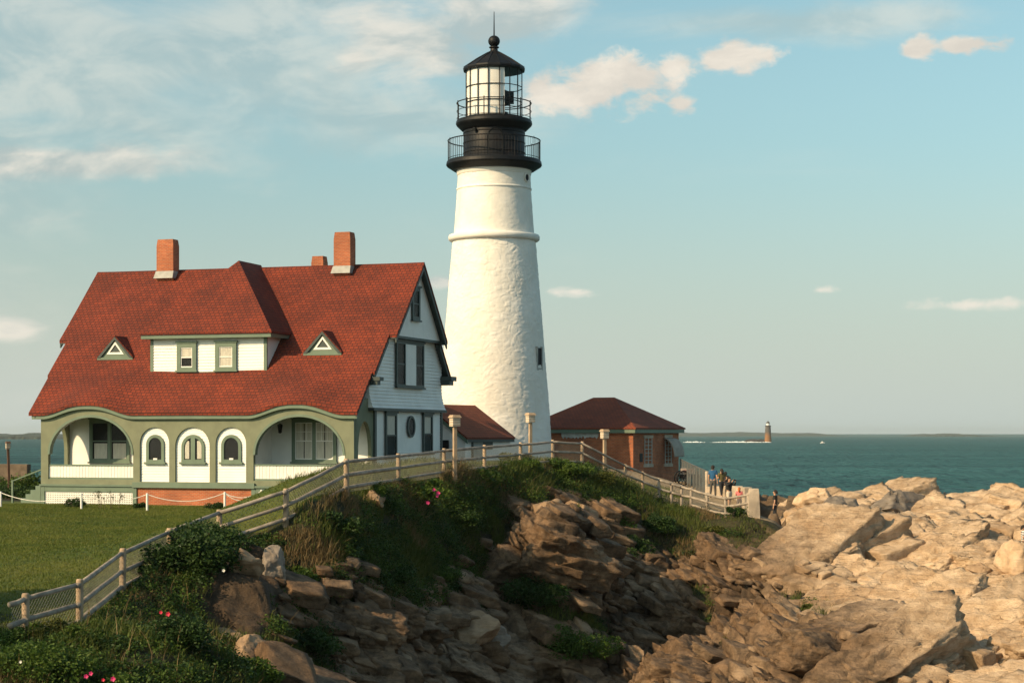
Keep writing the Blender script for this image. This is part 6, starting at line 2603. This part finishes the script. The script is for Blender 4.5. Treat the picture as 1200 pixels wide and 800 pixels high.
# surf breaking along the ledge: low ragged foam
def foam(px0, px1, py, amp, seed, Y):
    rg = np.random.default_rng(seed)
    k = Y / F
    m = MB()
    n = int((px1 - px0) * 2)
    for i in range(n):
        px = px0 + (px1 - px0) * (i + rg.uniform(0, 1)) / n
        e = math.sin(PI * (i + 0.5) / n)
        den = max(0.0, fbm(np.array([[px * 0.12, seed, 0]]), 3, seed)[0] + 0.45)
        if den <= 0.1:
            continue
        h = amp * den * rg.uniform(0.3, 1.0) * k
        w = rg.uniform(0.8, 2.2) * k
        c = Vector(((px - 600) / F * Y, Y + rg.uniform(-30, 30), SEA))
        pts = [(c.x + w * math.cos(a), c.y + 5 * math.sin(a), c.z) for a in [2 * PI * q / 7 for q in range(7)]]
        m.add(pts + [(c.x, c.y, c.z + h)], [(q, (q + 1) % 7, 7) for q in range(7)])
    return m


fm = paint('white_surf', (0.82, 0.84, 0.82), 0.9, 0.05, 0.1)
m = foam(802, 850, 518, 1.3, 3, FY - 40)
m2 = foam(852, 880, 518.5, 1.0, 5, FY - 45)
m3 = foam(874, 912, 518, 1.2, 7, FY - 45)
m.add(m2.v, m2.f)
m.add(m3.v, m3.f)
tag(m.build('surf', fm), 'white line of surf breaking beside the sea ledge', 'surf', None, 'stuff')

# a small boat near the horizon
bt = P(963.8, 519, 2450)
boat = thing('motorboat', 'tiny white motorboat far out to the right of the distant lighthouse', 'boat', (bt.x, bt.y, SEA))
mb = MB()
hl = []
for (x, w, zk) in ((-3.0, 1.0, 1.1), (-1.0, 1.25, 1.1), (1.2, 1.1, 1.25), (3.2, 0.1, 1.6)):
    hl.append([(x, -w, zk), (x, -w * 0.6, -0.3), (x, w * 0.6, -0.3), (x, w, zk)])
for a, b in zip(hl, hl[1:]):
    mb.hexa(a, b)
mb.build('hull', M['white'], boat)
mb = MB()
mb.hexa([(-1.4, -0.8, 1.0), (1.0, -0.75, 1.0), (1.0, 0.75, 1.0), (-1.4, 0.8, 1.0)], [(-1.2, -0.7, 2.5), (0.5, -0.65, 2.5), (0.5, 0.65, 2.5), (-1.2, 0.7, 2.5)])
mb.build('cabin', M['white'], boat)

# distant coasts
def coast(name, px0, px1, Y, prof, mat, label, seed, depth=500):
    rg = np.random.default_rng(seed)
    n = 70
    k = Y / F
    rows = []
    pxs = np.linspace(px0, px1, n)
    h = np.interp(pxs, [a for a, b in prof], [b for a, b in prof]) * k
    h = h * (0.88 + 0.12 * fbm(np.stack([pxs * 0.11, pxs * 0, pxs * 0], 1), 4, seed)) + 0.0
    m = MB()
    g = []
    for j, (yy, f) in enumerate(((-0.02, 0.0), (0.0, 0.5), (0.25, 0.9), (0.5, 1.0), (1.0, 0.0))):
        g.append([((pxs[i] - 600) / F * Y, Y + yy * depth + (20 * rg.uniform(-1, 1) if 0 < j < 4 else 0), SEA - 1 + h[i] * f * (1 + 0.06 * rg.uniform(-1, 1))) for i in range(n)])
    vs = [p for r in g for p in r]
    fs = [(a * n + b, a * n + b + 1, (a + 1) * n + b + 1, (a + 1) * n + b) for a in range(4) for b in range(n - 1)]
    m.add(vs, fs)
    o = m.build(name, mat, None, True)
    return tag(o, label, None, None, 'structure')


wood_ = paint('far_wooded_land', (0.030, 0.045, 0.030), 0.95, 0.3, 0.01)
coast('hills', -120, 62, 4300, [(-120, 7.5), (0, 8.0), (30, 8.0), (48, 6.2), (56, 3.0), (62, 0)], wood_, 'low wooded coast across the water left of the house', 2)
coast('hills', 480, 1010, 9500, [(480, 4.2), (700, 4.8), (800, 5.2), (870, 5.6), (960, 4.8), (1010, 0)], wood_, 'long thin line of hazy coast on the horizon', 4, 900)
coast('hills', 1082, 1190, 8500, [(1082, 0), (1090, 3.6), (1120, 4.2), (1150, 3.2), (1190, 0)], wood_, 'small dark island low on the right horizon', 6, 700)

# ------------------------------------------------------------------ thin sea haze
mb = MB()
mb.bb(-11000, 11000, -400, 11500, SEA - 14, 31)
m, nt, b = new_mat('sea_haze')
nt.nodes.remove(b)
pv = nt.nodes.new('ShaderNodeVolumePrincipled')
pv.inputs['Color'].default_value = (0.82, 0.88, 0.86, 1)
pv.inputs['Density'].default_value = 0.00005
pv.inputs['Anisotropy'].default_value = 0.2
nt.links.new(pv.outputs[0], nt.nodes['Material Output'].inputs['Volume'])
hz = mb.build('haze', m)
tag(hz, 'thin pale sea haze softening the far coasts', None, None, 'stuff')
# ------------------------------------------------------------------ rocks that stand apart
def boulder(px, py, Y, size, seed, mat, label, rz=0.0, sink=0.35, group='boulders on the headland', planes=12, dz=0.0):
    t = P(px, py, Y)
    g = gz(t.x, t.y)
    hit, p_, n_, i_ = ground.ray_cast(Vector((t.x, t.y, 20)), Vector((0, 0, -1)))
    if hit:
        g += min(max(p_.z - g, 0), 1.0) * 0.75
    o = rock_obj('boulder', size, seed, mat, (t.x, t.y, g + size[2] * (0.5 - sink) + dz), 44, planes, 0.075, rz)
    return tag(o, label, 'rock', group)


boulder(1045, 592, 95.5, (2.3, 1.6, 0.95), 21, M['grey'], 'large grey boulder on the crest of the sunlit rocks, dark against its neighbours', 0.3, 0.2)
boulder(988, 625, 91.5, (1.5, 1.1, 1.2), 22, M['grey'], 'grey boulder below the big grey one, in a cleft of the sunlit rocks', 0.9, 0.2)
boulder(1122, 660, 80.5, (0.62, 0.55, 0.62), 23, M['rust'], 'squarish golden block, left of the pair in the sunlit ledges', 0.2, 0.15)
boulder(1148, 665, 80, (0.75, 0.55, 0.62), 24, M['rust'], 'squarish golden block, right of the pair in the sunlit ledges', 0.7, 0.15)
boulder(1187, 672, 79.5, (0.7, 0.9, 1.15), 25, M['tan'], 'tall leaning block of pale rock close to the right edge', 0.5, 0.15)
boulder(745, 770, 75.5, (0.72, 0.6, 0.62), 26, M['rust'], 'loose golden block with layered top at the bottom of the dark cliff', 0.2, 0.1)
boulder(956, 596, 96.5, (1.6, 1.3, 0.9), 27, M['tan'], 'rounded pale rock hump nearest the stone pillar', 0.1, 0.25)
boulder(640, 612, 81.5, (1.25, 1.1, 1.05), 28, M['rust'], 'big rusty outcrop under the grassy knoll', 0.4, 0.25)
boulder(611, 628, 80.3, (0.62, 0.6, 0.55), 29, M['rust'], 'smaller rusty boulder leaning on the big outcrop', 0.1, 0.15)
boulder(680, 596, 85, (0.95, 0.8, 0.72), 30, M['rust'], 'rusty boulder at the right end of the grassy knoll', 0.9, 0.2)
boulder(283, 655, 54.5, (0.78, 0.7, 0.62), 31, M['rust'], 'rusty rock right under the dark rose bush at the fence', 0.3, 0.15)
boulder(262, 690, 52, (0.85, 0.75, 0.5), 32, M['rust'], 'flat topped rusty rock among the grass, left end of the cliff', 0.8, 0.15)
boulder(292, 718, 50.5, (0.75, 0.65, 0.62), 33, M['rust'], 'dark rusty rock below the flat topped one at the cliff', 0.5, 0.15)
boulder(322, 672, 57, (0.45, 0.5, 0.78), 34, M['grey'], 'upright grey rock beside the rusty rocks at the fence', 0.2, 0.2)
boulder(437, 616, 67.5, (0.6, 0.55, 0.42), 35, M['rust'], 'small rusty rock peeping out of the brown grass', 0.6, 0.1)
boulder(548, 722, 69, (1.35, 1.1, 0.95), 36, M['rust'], 'broad rusty rock in the middle of the dark gully', 0.4, 0.3)
boulder(578, 742, 70, (0.62, 0.55, 0.72), 37, M['grey'], 'dark wedge of rock at the right side of the broad gully rock', 0.3, 0.2)

# ------------------------------------------------------------------ plants
LEAFD = leafmat('dark_rose_leaf', ((0.018, 0.042, 0.010), (0.034, 0.070, 0.014), (0.052, 0.090, 0.018)))
LEAFM = leafmat('mid_green_leaf', ((0.038, 0.078, 0.011), (0.070, 0.120, 0.015), (0.100, 0.142, 0.022)))
LEAFY = leafmat('yellow_green_leaf', ((0.045, 0.060, 0.010), (0.085, 0.095, 0.016), (0.12, 0.12, 0.025)))
GRASS = leafmat('slope_grass', ((0.046, 0.074, 0.011), (0.088, 0.110, 0.018), (0.13, 0.128, 0.032)), scale=0.7)
DRY = leafmat('dry_grass', ((0.13, 0.085, 0.035), (0.20, 0.14, 0.06), (0.26, 0.19, 0.09)), scale=0.8)
LAWN = leafmat('lawn_grass', ((0.072, 0.105, 0.013), (0.120, 0.142, 0.020), (0.15, 0.15, 0.03)), scale=0.35, trans=0.3)
PINK = paint('pink_petal', (0.62, 0.03, 0.16), 0.6, 0.2, 8)
RED = paint('red_petal', (0.62, 0.02, 0.06), 0.6, 0.2, 8)
PALE = paint('white_petal', (0.72, 0.70, 0.62), 0.6, 0.1, 8)
TWIG = paint('brown_twig', (0.10, 0.07, 0.045), 0.9, 0.3, 4)


def leaves(name, c, size, mat, parent=None, up=0.25, seed=1):
    """one quad per leaf at the points c"""
    rg = np.random.default_rng(seed)
    n = len(c)
    d = rg.normal(size=(n, 3))
    d[:, 2] *= 0.6
    d /= np.linalg.norm(d, axis=1)[:, None]
    e = rg.normal(size=(n, 3))
    e[:, 2] += up
    s = np.cross(d, e)
    s /= np.linalg.norm(s, axis=1)[:, None] + 1e-9
    L = (size * rg.uniform(0.6, 1.3, n))[:, None]
    V = np.empty((n, 4, 3))
    V[:, 0] = c - d * L * 0.5
    V[:, 1] = c + s * L * 0.28 + d * L * 0.05
    V[:, 2] = c + d * L * 0.5
    V[:, 3] = c - s * L * 0.28 + d * L * 0.05
    return np_mesh(name, V.reshape(-1, 3), np.arange(n * 4).reshape(n, 4), mat, parent)


def blades(name, base, h, w, mat, lean=0.35, parent=None, seed=1):
    """tapering bent blades: three triangles each"""
    rg = np.random.default_rng(seed)
    n = len(base)
    a = rg.uniform(0, 2 * PI, n)
    s = np.stack([np.cos(a), np.sin(a), np.zeros(n)], 1)
    b = rg.uniform(0, 2 * PI, n)
    ln = np.stack([np.cos(b), np.sin(b), np.zeros(n)], 1) * (np.abs(rg.normal(0, lean, n)) * h)[:, None]
    ln[:, 0] += 0.12 * h          # a breeze from the left
    hh = np.stack([np.zeros(n), np.zeros(n), h], 1)
    V = np.empty((n, 5, 3))
    wv = (w * rg.uniform(0.6, 1.3, n))[:, None]
    V[:, 0] = base - s * wv
    V[:, 1] = base + s * wv
    V[:, 2] = base + hh * 0.55 + ln * 0.35 - s * wv * 0.7
    V[:, 3] = base + hh * 0.55 + ln * 0.35 + s * wv * 0.7
    V[:, 4] = base + hh * 0.95 + ln
    i0 = np.arange(n) * 5
    f = np.stack([np.stack([i0, i0 + 1, i0 + 3], 1), np.stack([i0, i0 + 3, i0 + 2], 1), np.stack([i0 + 2, i0 + 3, i0 + 4], 1)], 1).reshape(-1, 3)
    return np_mesh(name, V.reshape(-1, 3), f, mat, parent)


def crown_pts(n, rx, ry, rz, lobes, seed, shell=0.62, zmin=-0.25):
    """points spread over overlapping lobes, denser towards their skins"""
    rg = np.random.default_rng(seed)
    lc = rg.normal(size=(lobes, 3))
    lc /= np.linalg.norm(lc, axis=1)[:, None]
    lc *= rg.uniform(0.25, 0.78, (lobes, 1))
    lc[:, 2] = np.abs(lc[:, 2]) * 0.9 + zmin * 0.3
    lr = rg.uniform(0.22, 0.46, lobes)
    k = rg.integers(0, lobes, n)
    d = rg.normal(size=(n, 3))
    d /= np.linalg.norm(d, axis=1)[:, None]
    r = lr[k] * (shell + (1 - shell) * rg.uniform(0, 1, n)) * rg.uniform(0.75, 1.12, n)
    p = lc[k] + d * r[:, None]
    p = p[p[:, 2] > zmin]
    return p * np.array([rx, ry, rz])


def bush(px, py, Y, rx, rz, label, mat, nleaf, size, seed, flowers=None, lobes=16, ry=None, dz=0.0, stems=True, group='bushes on the headland', name='bush', cat='bush'):
    t = P(px, py, Y)
    g = gz(t.x, t.y)
    o = thing(name, label, cat, (t.x, t.y, g), 0, group)
    p = crown_pts(nleaf, rx, ry or rx * 0.85, rz, lobes, seed)
    p[:, 2] += rz * 0.25 + dz
    leaves('foliage', p, size, mat, o, 0.25, seed)
    if stems:
        mb = MB()
        rg = random.Random(seed)
        for k in range(9):
            e = p[rg.randrange(len(p))]
            mb.tube([(rg.uniform(-0.1, 0.1), rg.uniform(-0.1, 0.1), -0.15), (e[0] * 0.5, e[1] * 0.5, e[2] * 0.55), tuple(e)], [0.022, 0.014, 0.005], 5)
        mb.build('stems', TWIG, o)
    if flowers:
        for (fx, fy, fm_, fs) in flowers:
            q = P(fx, fy, Y - rx * 0.85)
            c = Vector((q.x - t.x, q.y - t.y, q.z - g))
            mb = MB()
            for k in range(5):
                a = 2 * PI * k / 5
                u = Vector((math.cos(a), -0.35, math.sin(a)))
                s_ = Vector((-math.sin(a), 0, math.cos(a)))
                mb.add([c, c + u * fs * 0.6 + s_ * fs * 0.45, c + u * fs * 1.05, c + u * fs * 0.6 - s_ * fs * 0.45], [(0, 1, 2, 3)])
            mb.build('flower', fm_, o)
    return o


bush(234, 668, 57.2, 1.75, 1.25, 'dark green rose bush growing over the middle of the fence', LEAFD, 11000, 0.115, 41, [(197.5, 642, PALE, 0.05), (210, 640, PALE, 0.05), (254, 641, PALE, 0.06), (262, 645, PALE, 0.05), (223, 664, PALE, 0.05)], 20)
bush(226, 684, 54.0, 1.55, 1.15, 'dark rose bush just below the one on the fence, beside the rusty rocks', LEAFD, 8500, 0.11, 40, [(262, 668, PALE, 0.05)], 18)
bush(172, 650, 53.6, 0.75, 0.45, 'leafy shoots of rose trailing along the fence rail', LEAFD, 900, 0.10, 42, None, 7)
bush(208, 755, 45, 1.05, 0.85, 'rose bush with two red blooms on top, below the fence', LEAFD, 6500, 0.095, 43, [(188.5, 717, RED, 0.045), (197, 719, RED, 0.06), (221, 783, RED, 0.045)], 16)
bush(40, 790, 41, 1.7, 1.0, 'dense green bush in the lower left corner', LEAFM, 9000, 0.085, 44, [(24, 775, PALE, 0.035)], 20)
bush(118, 795, 41, 1.1, 0.65, 'low rose bush with pink blooms at the bottom edge', LEAFM, 6000, 0.08, 45, [(101, 792, PINK, 0.055), (106.5, 788.5, PINK, 0.05), (132.5, 795, PINK, 0.06), (121, 796, RED, 0.04)], 16)
bush(15, 722, 44.5, 0.9, 0.75, 'green bush swallowing the leftmost fence post', LEAFM, 4500, 0.085, 46, None, 12)
bush(62, 735, 44.5, 0.7, 0.55, 'yellow green bush between the two nearest fence posts', LEAFY, 2800, 0.08, 47, None, 10)
bush(90, 765, 43.5, 0.8, 0.5, 'light green leafy bush under the second fence post', LEAFM, 3500, 0.08, 48, None, 12)
bush(483, 582, 72.5, 1.75, 0.80, 'glossy green rose bush with pink blooms below the house corner', LEAFM, 9000, 0.12, 49, [(508.5, 573.5, PINK, 0.07), (513.5, 577.5, PINK, 0.085), (512.5, 581, PINK, 0.06), (501.5, 588.5, PINK, 0.085)], 20)
bush(440, 592, 68, 0.8, 0.5, 'low green bush beside the fence post where the rails drop', LEAFM, 2600, 0.10, 50, None, 9)
bush(718, 606, 87, 1.35, 0.95, 'fresh green shrub on the right shoulder of the knoll', LEAFM, 6500, 0.12, 51, None, 16)
bush(742, 622, 86, 1.3, 1.1, 'dark green shrub below the fresh one on the knoll shoulder', LEAFD, 6500, 0.12, 52, None, 16)
for (px, py, Y, rx, rz, lab, mt_, sd) in (
        (560, 572, 81.5, 1.3, 0.75, 'green shrub on the knoll crest under the first path light', LEAFM, 101),
        (610, 566, 86, 1.3, 0.75, 'green shrub on the knoll crest below the middle path light', LEAFM, 102),
        (660, 562, 88.3, 1.4, 0.75, 'broad green shrub on the highest point of the knoll', LEAFM, 103),
        (535, 596, 77.5, 1.1, 0.6, 'dark shrub below the knoll crest, above the dark cliff', LEAFD, 104),
        (705, 572, 89.5, 1.2, 0.7, 'shrub where the fence bends down from the knoll', LEAFY, 105),
        (395, 622, 61.8, 0.9, 0.6, 'dark shrub on the slope under the three railed fence bay', LEAFD, 106),
        (350, 640, 59.5, 0.9, 0.55, 'shrub right of the rose bush on the fence, above the gully', LEAFM, 107),
        (455, 690, 64.5, 1.2, 0.65, 'dark shrub in the left hollow of the cliff', LEAFD, 108),
        (365, 770, 56, 1.2, 0.8, 'dark shrub low in the left gully', LEAFD, 109),
        (290, 790, 47.5, 1.0, 0.7, 'grassy green shrub at the bottom edge beside the cliff', LEAFM, 110)):
    bush(px, py, Y, rx, rz, lab, mt_, 4200, 0.105, sd, None, 14)
bush(770, 608, 88.5, 1.2, 0.8, 'dark shrub under the descending fence', LEAFD, 4500, 0.12, 53, None, 14)
bush(676, 745, 73.5, 1.9, 1.3, 'green leafy shrub filling the gully, catching the sun', LEAFM, 9500, 0.11, 54, None, 18, dz=0.45)
bush(630, 725, 75.2, 1.8, 1.2, 'dark shrub behind the sunlit one in the gully', LEAFD, 7500, 0.115, 55, None, 16, dz=0.45)
bush(620, 690, 78, 0.9, 0.6, 'dark shrub high in the gully under the overhanging rock', LEAFD, 2600, 0.11, 56, None, 10)
bush(512, 656, 70.5, 1.2, 0.55, 'leafy green plants in the middle of the cliff', LEAFM, 3800, 0.09, 57, None, 14)
bush(545, 664, 71.5, 0.9, 0.5, 'dark leafy plants right of the cliff middle', LEAFD, 2600, 0.09, 58, None, 12)
bush(597, 545, 89, 1.1, 0.55, 'light green plant by the fence under the lighthouse', LEAFY, 2600, 0.11, 59, [(631, 549, PALE, 0.06), (634.5, 552.5, PALE, 0.06), (637, 548, PALE, 0.05)], 10)
bush(862, 612, 88.5, 0.55, 0.55, 'small dark bush at the foot of the last fence bay', LEAFD, 1500, 0.10, 60, None, 8)
bush(832, 618, 88, 0.9, 0.5, 'low brown green scrub bush below the fence end', LEAFY, 2000, 0.10, 61, None, 9)
for (px, rx, rz, lab, sd) in ((90, 0.85, 0.55, 'low dark bush before the left porch lattice', 71), (165, 0.55, 0.32, 'low dark bush where lattice meets the brick base', 72), (254, 0.75, 0.42, 'dark bush against the right end of the brick base', 73)):
    bush(px, 590, 100, rx, rz, lab, LEAFD, 1400, 0.10, sd, None, 8, group='bushes at the foot of the house')
# tall loose stems before the porch
t = P(128, 590, 99)
st = thing('stemmed_plant', 'tall loose plant with sparse leaves before the left porch', 'plant', (t.x, t.y, gz(t.x, t.y)))
mb = MB()
lp = []
rg = random.Random(8)
for k in range(8):
    x = rg.uniform(-0.7, 0.7)
    h = rg.uniform(0.5, 0.95)
    e = (x * 1.35, rg.uniform(-0.2, 0.2), h)
    mb.tube([(x, 0, -0.1), (x * 1.1, 0, h * 0.6), e], [0.016, 0.012, 0.006], 5)
    lp += [(e[0] + rg.gauss(0, 0.09), e[1] + rg.gauss(0, 0.09), e[2] - abs(rg.gauss(0, 0.16))) for q in range(26)]
mb.build('stems', TWIG, st)
leaves('foliage', np.array(lp), 0.09, LEAFD, st, 0.3, 5)
for (px, py, Y, rx, rz, lab, mat, sd) in ((3, 575, 122, 2.2, 1.6, 'green garden bush at the left edge before the sea', LEAFM, 81), (34, 575, 121, 1.4, 1.9, 'tall green garden bush beside the porch steps', LEAFM, 82),
                                          (60, 572, 124, 1.6, 2.0, 'yellow green bush seen through the left porch arch', LEAFY, 83), (18, 578, 117, 2.4, 0.9, 'low dark hedge bush in front of the garden bushes', LEAFD, 84)):
    bush(px, py, Y, rx, rz, lab, mat, 3800, 0.16, sd, None, 14, group='garden bushes left of the house')

# grass and scrub over the soil of the slopes
rg = np.random.default_rng(77)


def scatter(n, x0, x1, y0, y1):
    x, y = rg.uniform(x0, x1, n), rg.uniform(y0, y1, n)
    z = gz_np(x, y)
    return x, y, z


x, y, z = scatter(330000, -14, 18, 39, 96)
# steep ground shows more plants per metre of plan
x2, y2, z2 = scatter(900000, -14, 18, 39, 96)
e = 0.25
sl_ = np.hypot((base_z(x2 + e, y2) - base_z(x2 - e, y2)), (base_z(x2, y2 + e) - base_z(x2, y2 - e))) / (2 * e)
a_ = rg.random(len(x2)) < np.clip((sl_ - 0.45) * 0.75, 0, 1)
x, y, z = np.r_[x, x2[a_]], np.r_[y, y2[a_]], np.r_[z, z2[a_]]
px, py = pix(x, y, z)
zb_ = base_z(x, y)
r1, r2, vg, fd = masks(x, y, zb_)
vis = (px > -60) & (px < 1230) & (py < 850)
keep = vis & (vg > 0.5) & (fd > -0.05)
x, y, z, px, py, fd = (k[keep] for k in (x, y, z, px, py, fd))
q = np.stack([x, y, z], 1)
dens = fbm(q * 0.9, 4, 301)
tall = np.clip(0.26 + 0.16 * fbm(q * 0.6, 3, 305), 0.08, 0.55)
dry = fbm(q * 0.5, 4, 311) + ((px > 745) & (px < 880)) * 0.40 + ((px > 400) & (px < 500) & (py > 580)) * 0.22 + rg.normal(0, 0.16, len(x))
k = dens > -0.55
d1 = k & (dry < 0.40)
d2 = k & (dry >= 0.40)
crest = (fd < 2.2) & (px > 425) & (px < 765)
tall = np.where(crest, tall * 1.5 + 0.08, tall)
h = tall * rg.uniform(0.6, 1.5, len(x))
o = blades('grass', q[d1] - [0, 0, 0.03], h[d1], np.full(d1.sum(), 0.014), GRASS, 0.45, None, 5)
tag(o, 'long green grass growing over the cliff slope below the fence', 'grass', None, 'stuff')
o = blades('dry_grass', q[d2] - [0, 0, 0.03], h[d2] * 1.1, np.full(d2.sum(), 0.012), DRY, 0.5, None, 6)
tag(o, 'straw brown dry grass in patches on the cliff slope', 'grass', None, 'stuff')
# ground-hugging scrub: clumps of small leaves
ci = rg.choice(len(x), 4300, replace=False)
ci = ci[(fbm(q[ci] * 0.45, 3, 321) > -0.22) & ((px[ci] < 745) | (rg.random(len(ci)) < 0.22))]
P1, P2 = [], []
for j in ci:
    n = int(rg.uniform(50, 130))
    r = rg.uniform(0.22, 0.55) * (1.35 if crest[j] else 1.0)
    c = rg.normal(size=(n, 3))
    c /= np.linalg.norm(c, axis=1)[:, None]
    c *= (rg.uniform(0.55, 1.05, n) * r)[:, None]
    c[:, 2] = np.abs(c[:, 2]) * 0.75
    (P1 if rg.random() < 0.6 else P2).append(c + q[j])
o = leaves('scrub', np.concatenate(P1), 0.085, LEAFD, None, 0.3, 9)
tag(o, 'dark ground hugging scrub covering the soil of the slope', 'scrub', None, 'stuff')
o = leaves('scrub', np.concatenate(P2), 0.08, LEAFM, None, 0.3, 10)
tag(o, 'lighter green leafy scrub mixed through the slope grass', 'scrub', None, 'stuff')
# tall weeds and straws standing out of the near grass
x, y, z = scatter(2600, -13.5, 6, 40, 84)
r1, r2, vg, fd = masks(x, y, base_z(x, y))
kk = (vg > 0.5) & (fd > 0.1)
qq = np.stack([x, y, z], 1)[kk]
o = blades('weeds', qq, rg.uniform(0.45, 0.95, len(qq)), np.full(len(qq), 0.010), DRY, 0.35, None, 16)
tag(o, 'tall pale straws standing above the slope grass', 'grass', None, 'stuff')
# the mown lawn
x, y, z = scatter(420000, -30, -3.5, 46, 104)
fd = fence_dist(x, y)
px, py = pix(x, y, z)
kk = (fd < 0.1) & (px > -20) & (px < 430) & (y < 104 - 0.0)
hxv = (x - HX) * math.sin(TH) + (y - HY) * math.cos(TH)
kk &= hxv < -0.3
qq = np.stack([x, y, z], 1)[kk]
o = blades('lawn_grass', qq - [0, 0, 0.015], rg.uniform(0.035, 0.095, len(qq)), np.full(len(qq), 0.012), LAWN, 0.5, None, 17)
tag(o, 'short mown green lawn in front of the house', 'lawn', None, 'stuff')
# grass on top of the knoll behind the fence and round the tower
x, y, z = scatter(70000, -8, 9, 64, 108)
fd = fence_dist(x, y)
kk = (fd < 0.0) & (fd > -14)
qq = np.stack([x, y, z], 1)[kk]
o = blades('knoll_grass', qq - [0, 0, 0.03], rg.uniform(0.10, 0.32, len(qq)), np.full(len(qq), 0.014), GRASS, 0.45, None, 18)
tag(o, 'rough grass on the knoll behind the fence', 'grass', None, 'stuff')
# moss and tufts on the right hand rocks
bush(912, 655, 83, 1.0, 0.62, 'bright green tuft of plants between the dark cliff and pale rocks', LEAFM, 5200, 0.09, 91, None, 14)
bush(948, 706, 75, 0.85, 0.35, 'olive tuft lower down between cliff and pale rocks', LEAFY, 2400, 0.08, 92, None, 10)
bush(1055, 737, 71, 0.35, 0.22, 'little olive tuft in a cleft of the pale ledges', LEAFY, 700, 0.07, 93, None, 6)

# ------------------------------------------------------------------ trees that shade the near slope, beyond the left side of the view
def tree(x, y, h, r, label, seed, nl=11000):
    g = gz(x, y)
    o = thing('tree', label, 'tree', (x, y, g), 0, 'trees beyond the left of the lawn')
    rg2 = random.Random(seed)
    mb = MB()
    mb.tube([(0, 0, -0.4), (0.1, 0.05, h * 0.3), (0.0, 0.1, h * 0.75)], [0.26, 0.2, 0.08], 9, jit=0.05)
    for k in range(9):
        a = rg2.uniform(0, 2 * PI)
        z0 = h * rg2.uniform(0.28, 0.6)
        L = r * rg2.uniform(0.6, 0.95)
        mb.tube([(0.05, 0.05, z0), (L * 0.5 * math.cos(a), L * 0.5 * math.sin(a), z0 + h * 0.14), (L * math.cos(a), L * math.sin(a), z0 + h * 0.24)], [0.09, 0.06, 0.02], 6)
    mb.build('trunk', TWIG, o)
    p = crown_pts(nl, r, r, h * 0.5, 22, seed, 0.5, -0.7)
    p[:, 2] += h * 0.58
    leaves('crown', p, 0.34, LEAFM, o, 0.2, seed)


tree(-22.5, 45.5, 8.4, 3.6, 'tree at the lawn edge, farthest of the three beyond the left', 201)
tree(-22.0, 37.5, 8.6, 3.8, 'middle one of three trees beyond the left side', 202)
tree(-18.5, 30.5, 7.8, 3.4, 'nearest of three trees beyond the left side', 203)
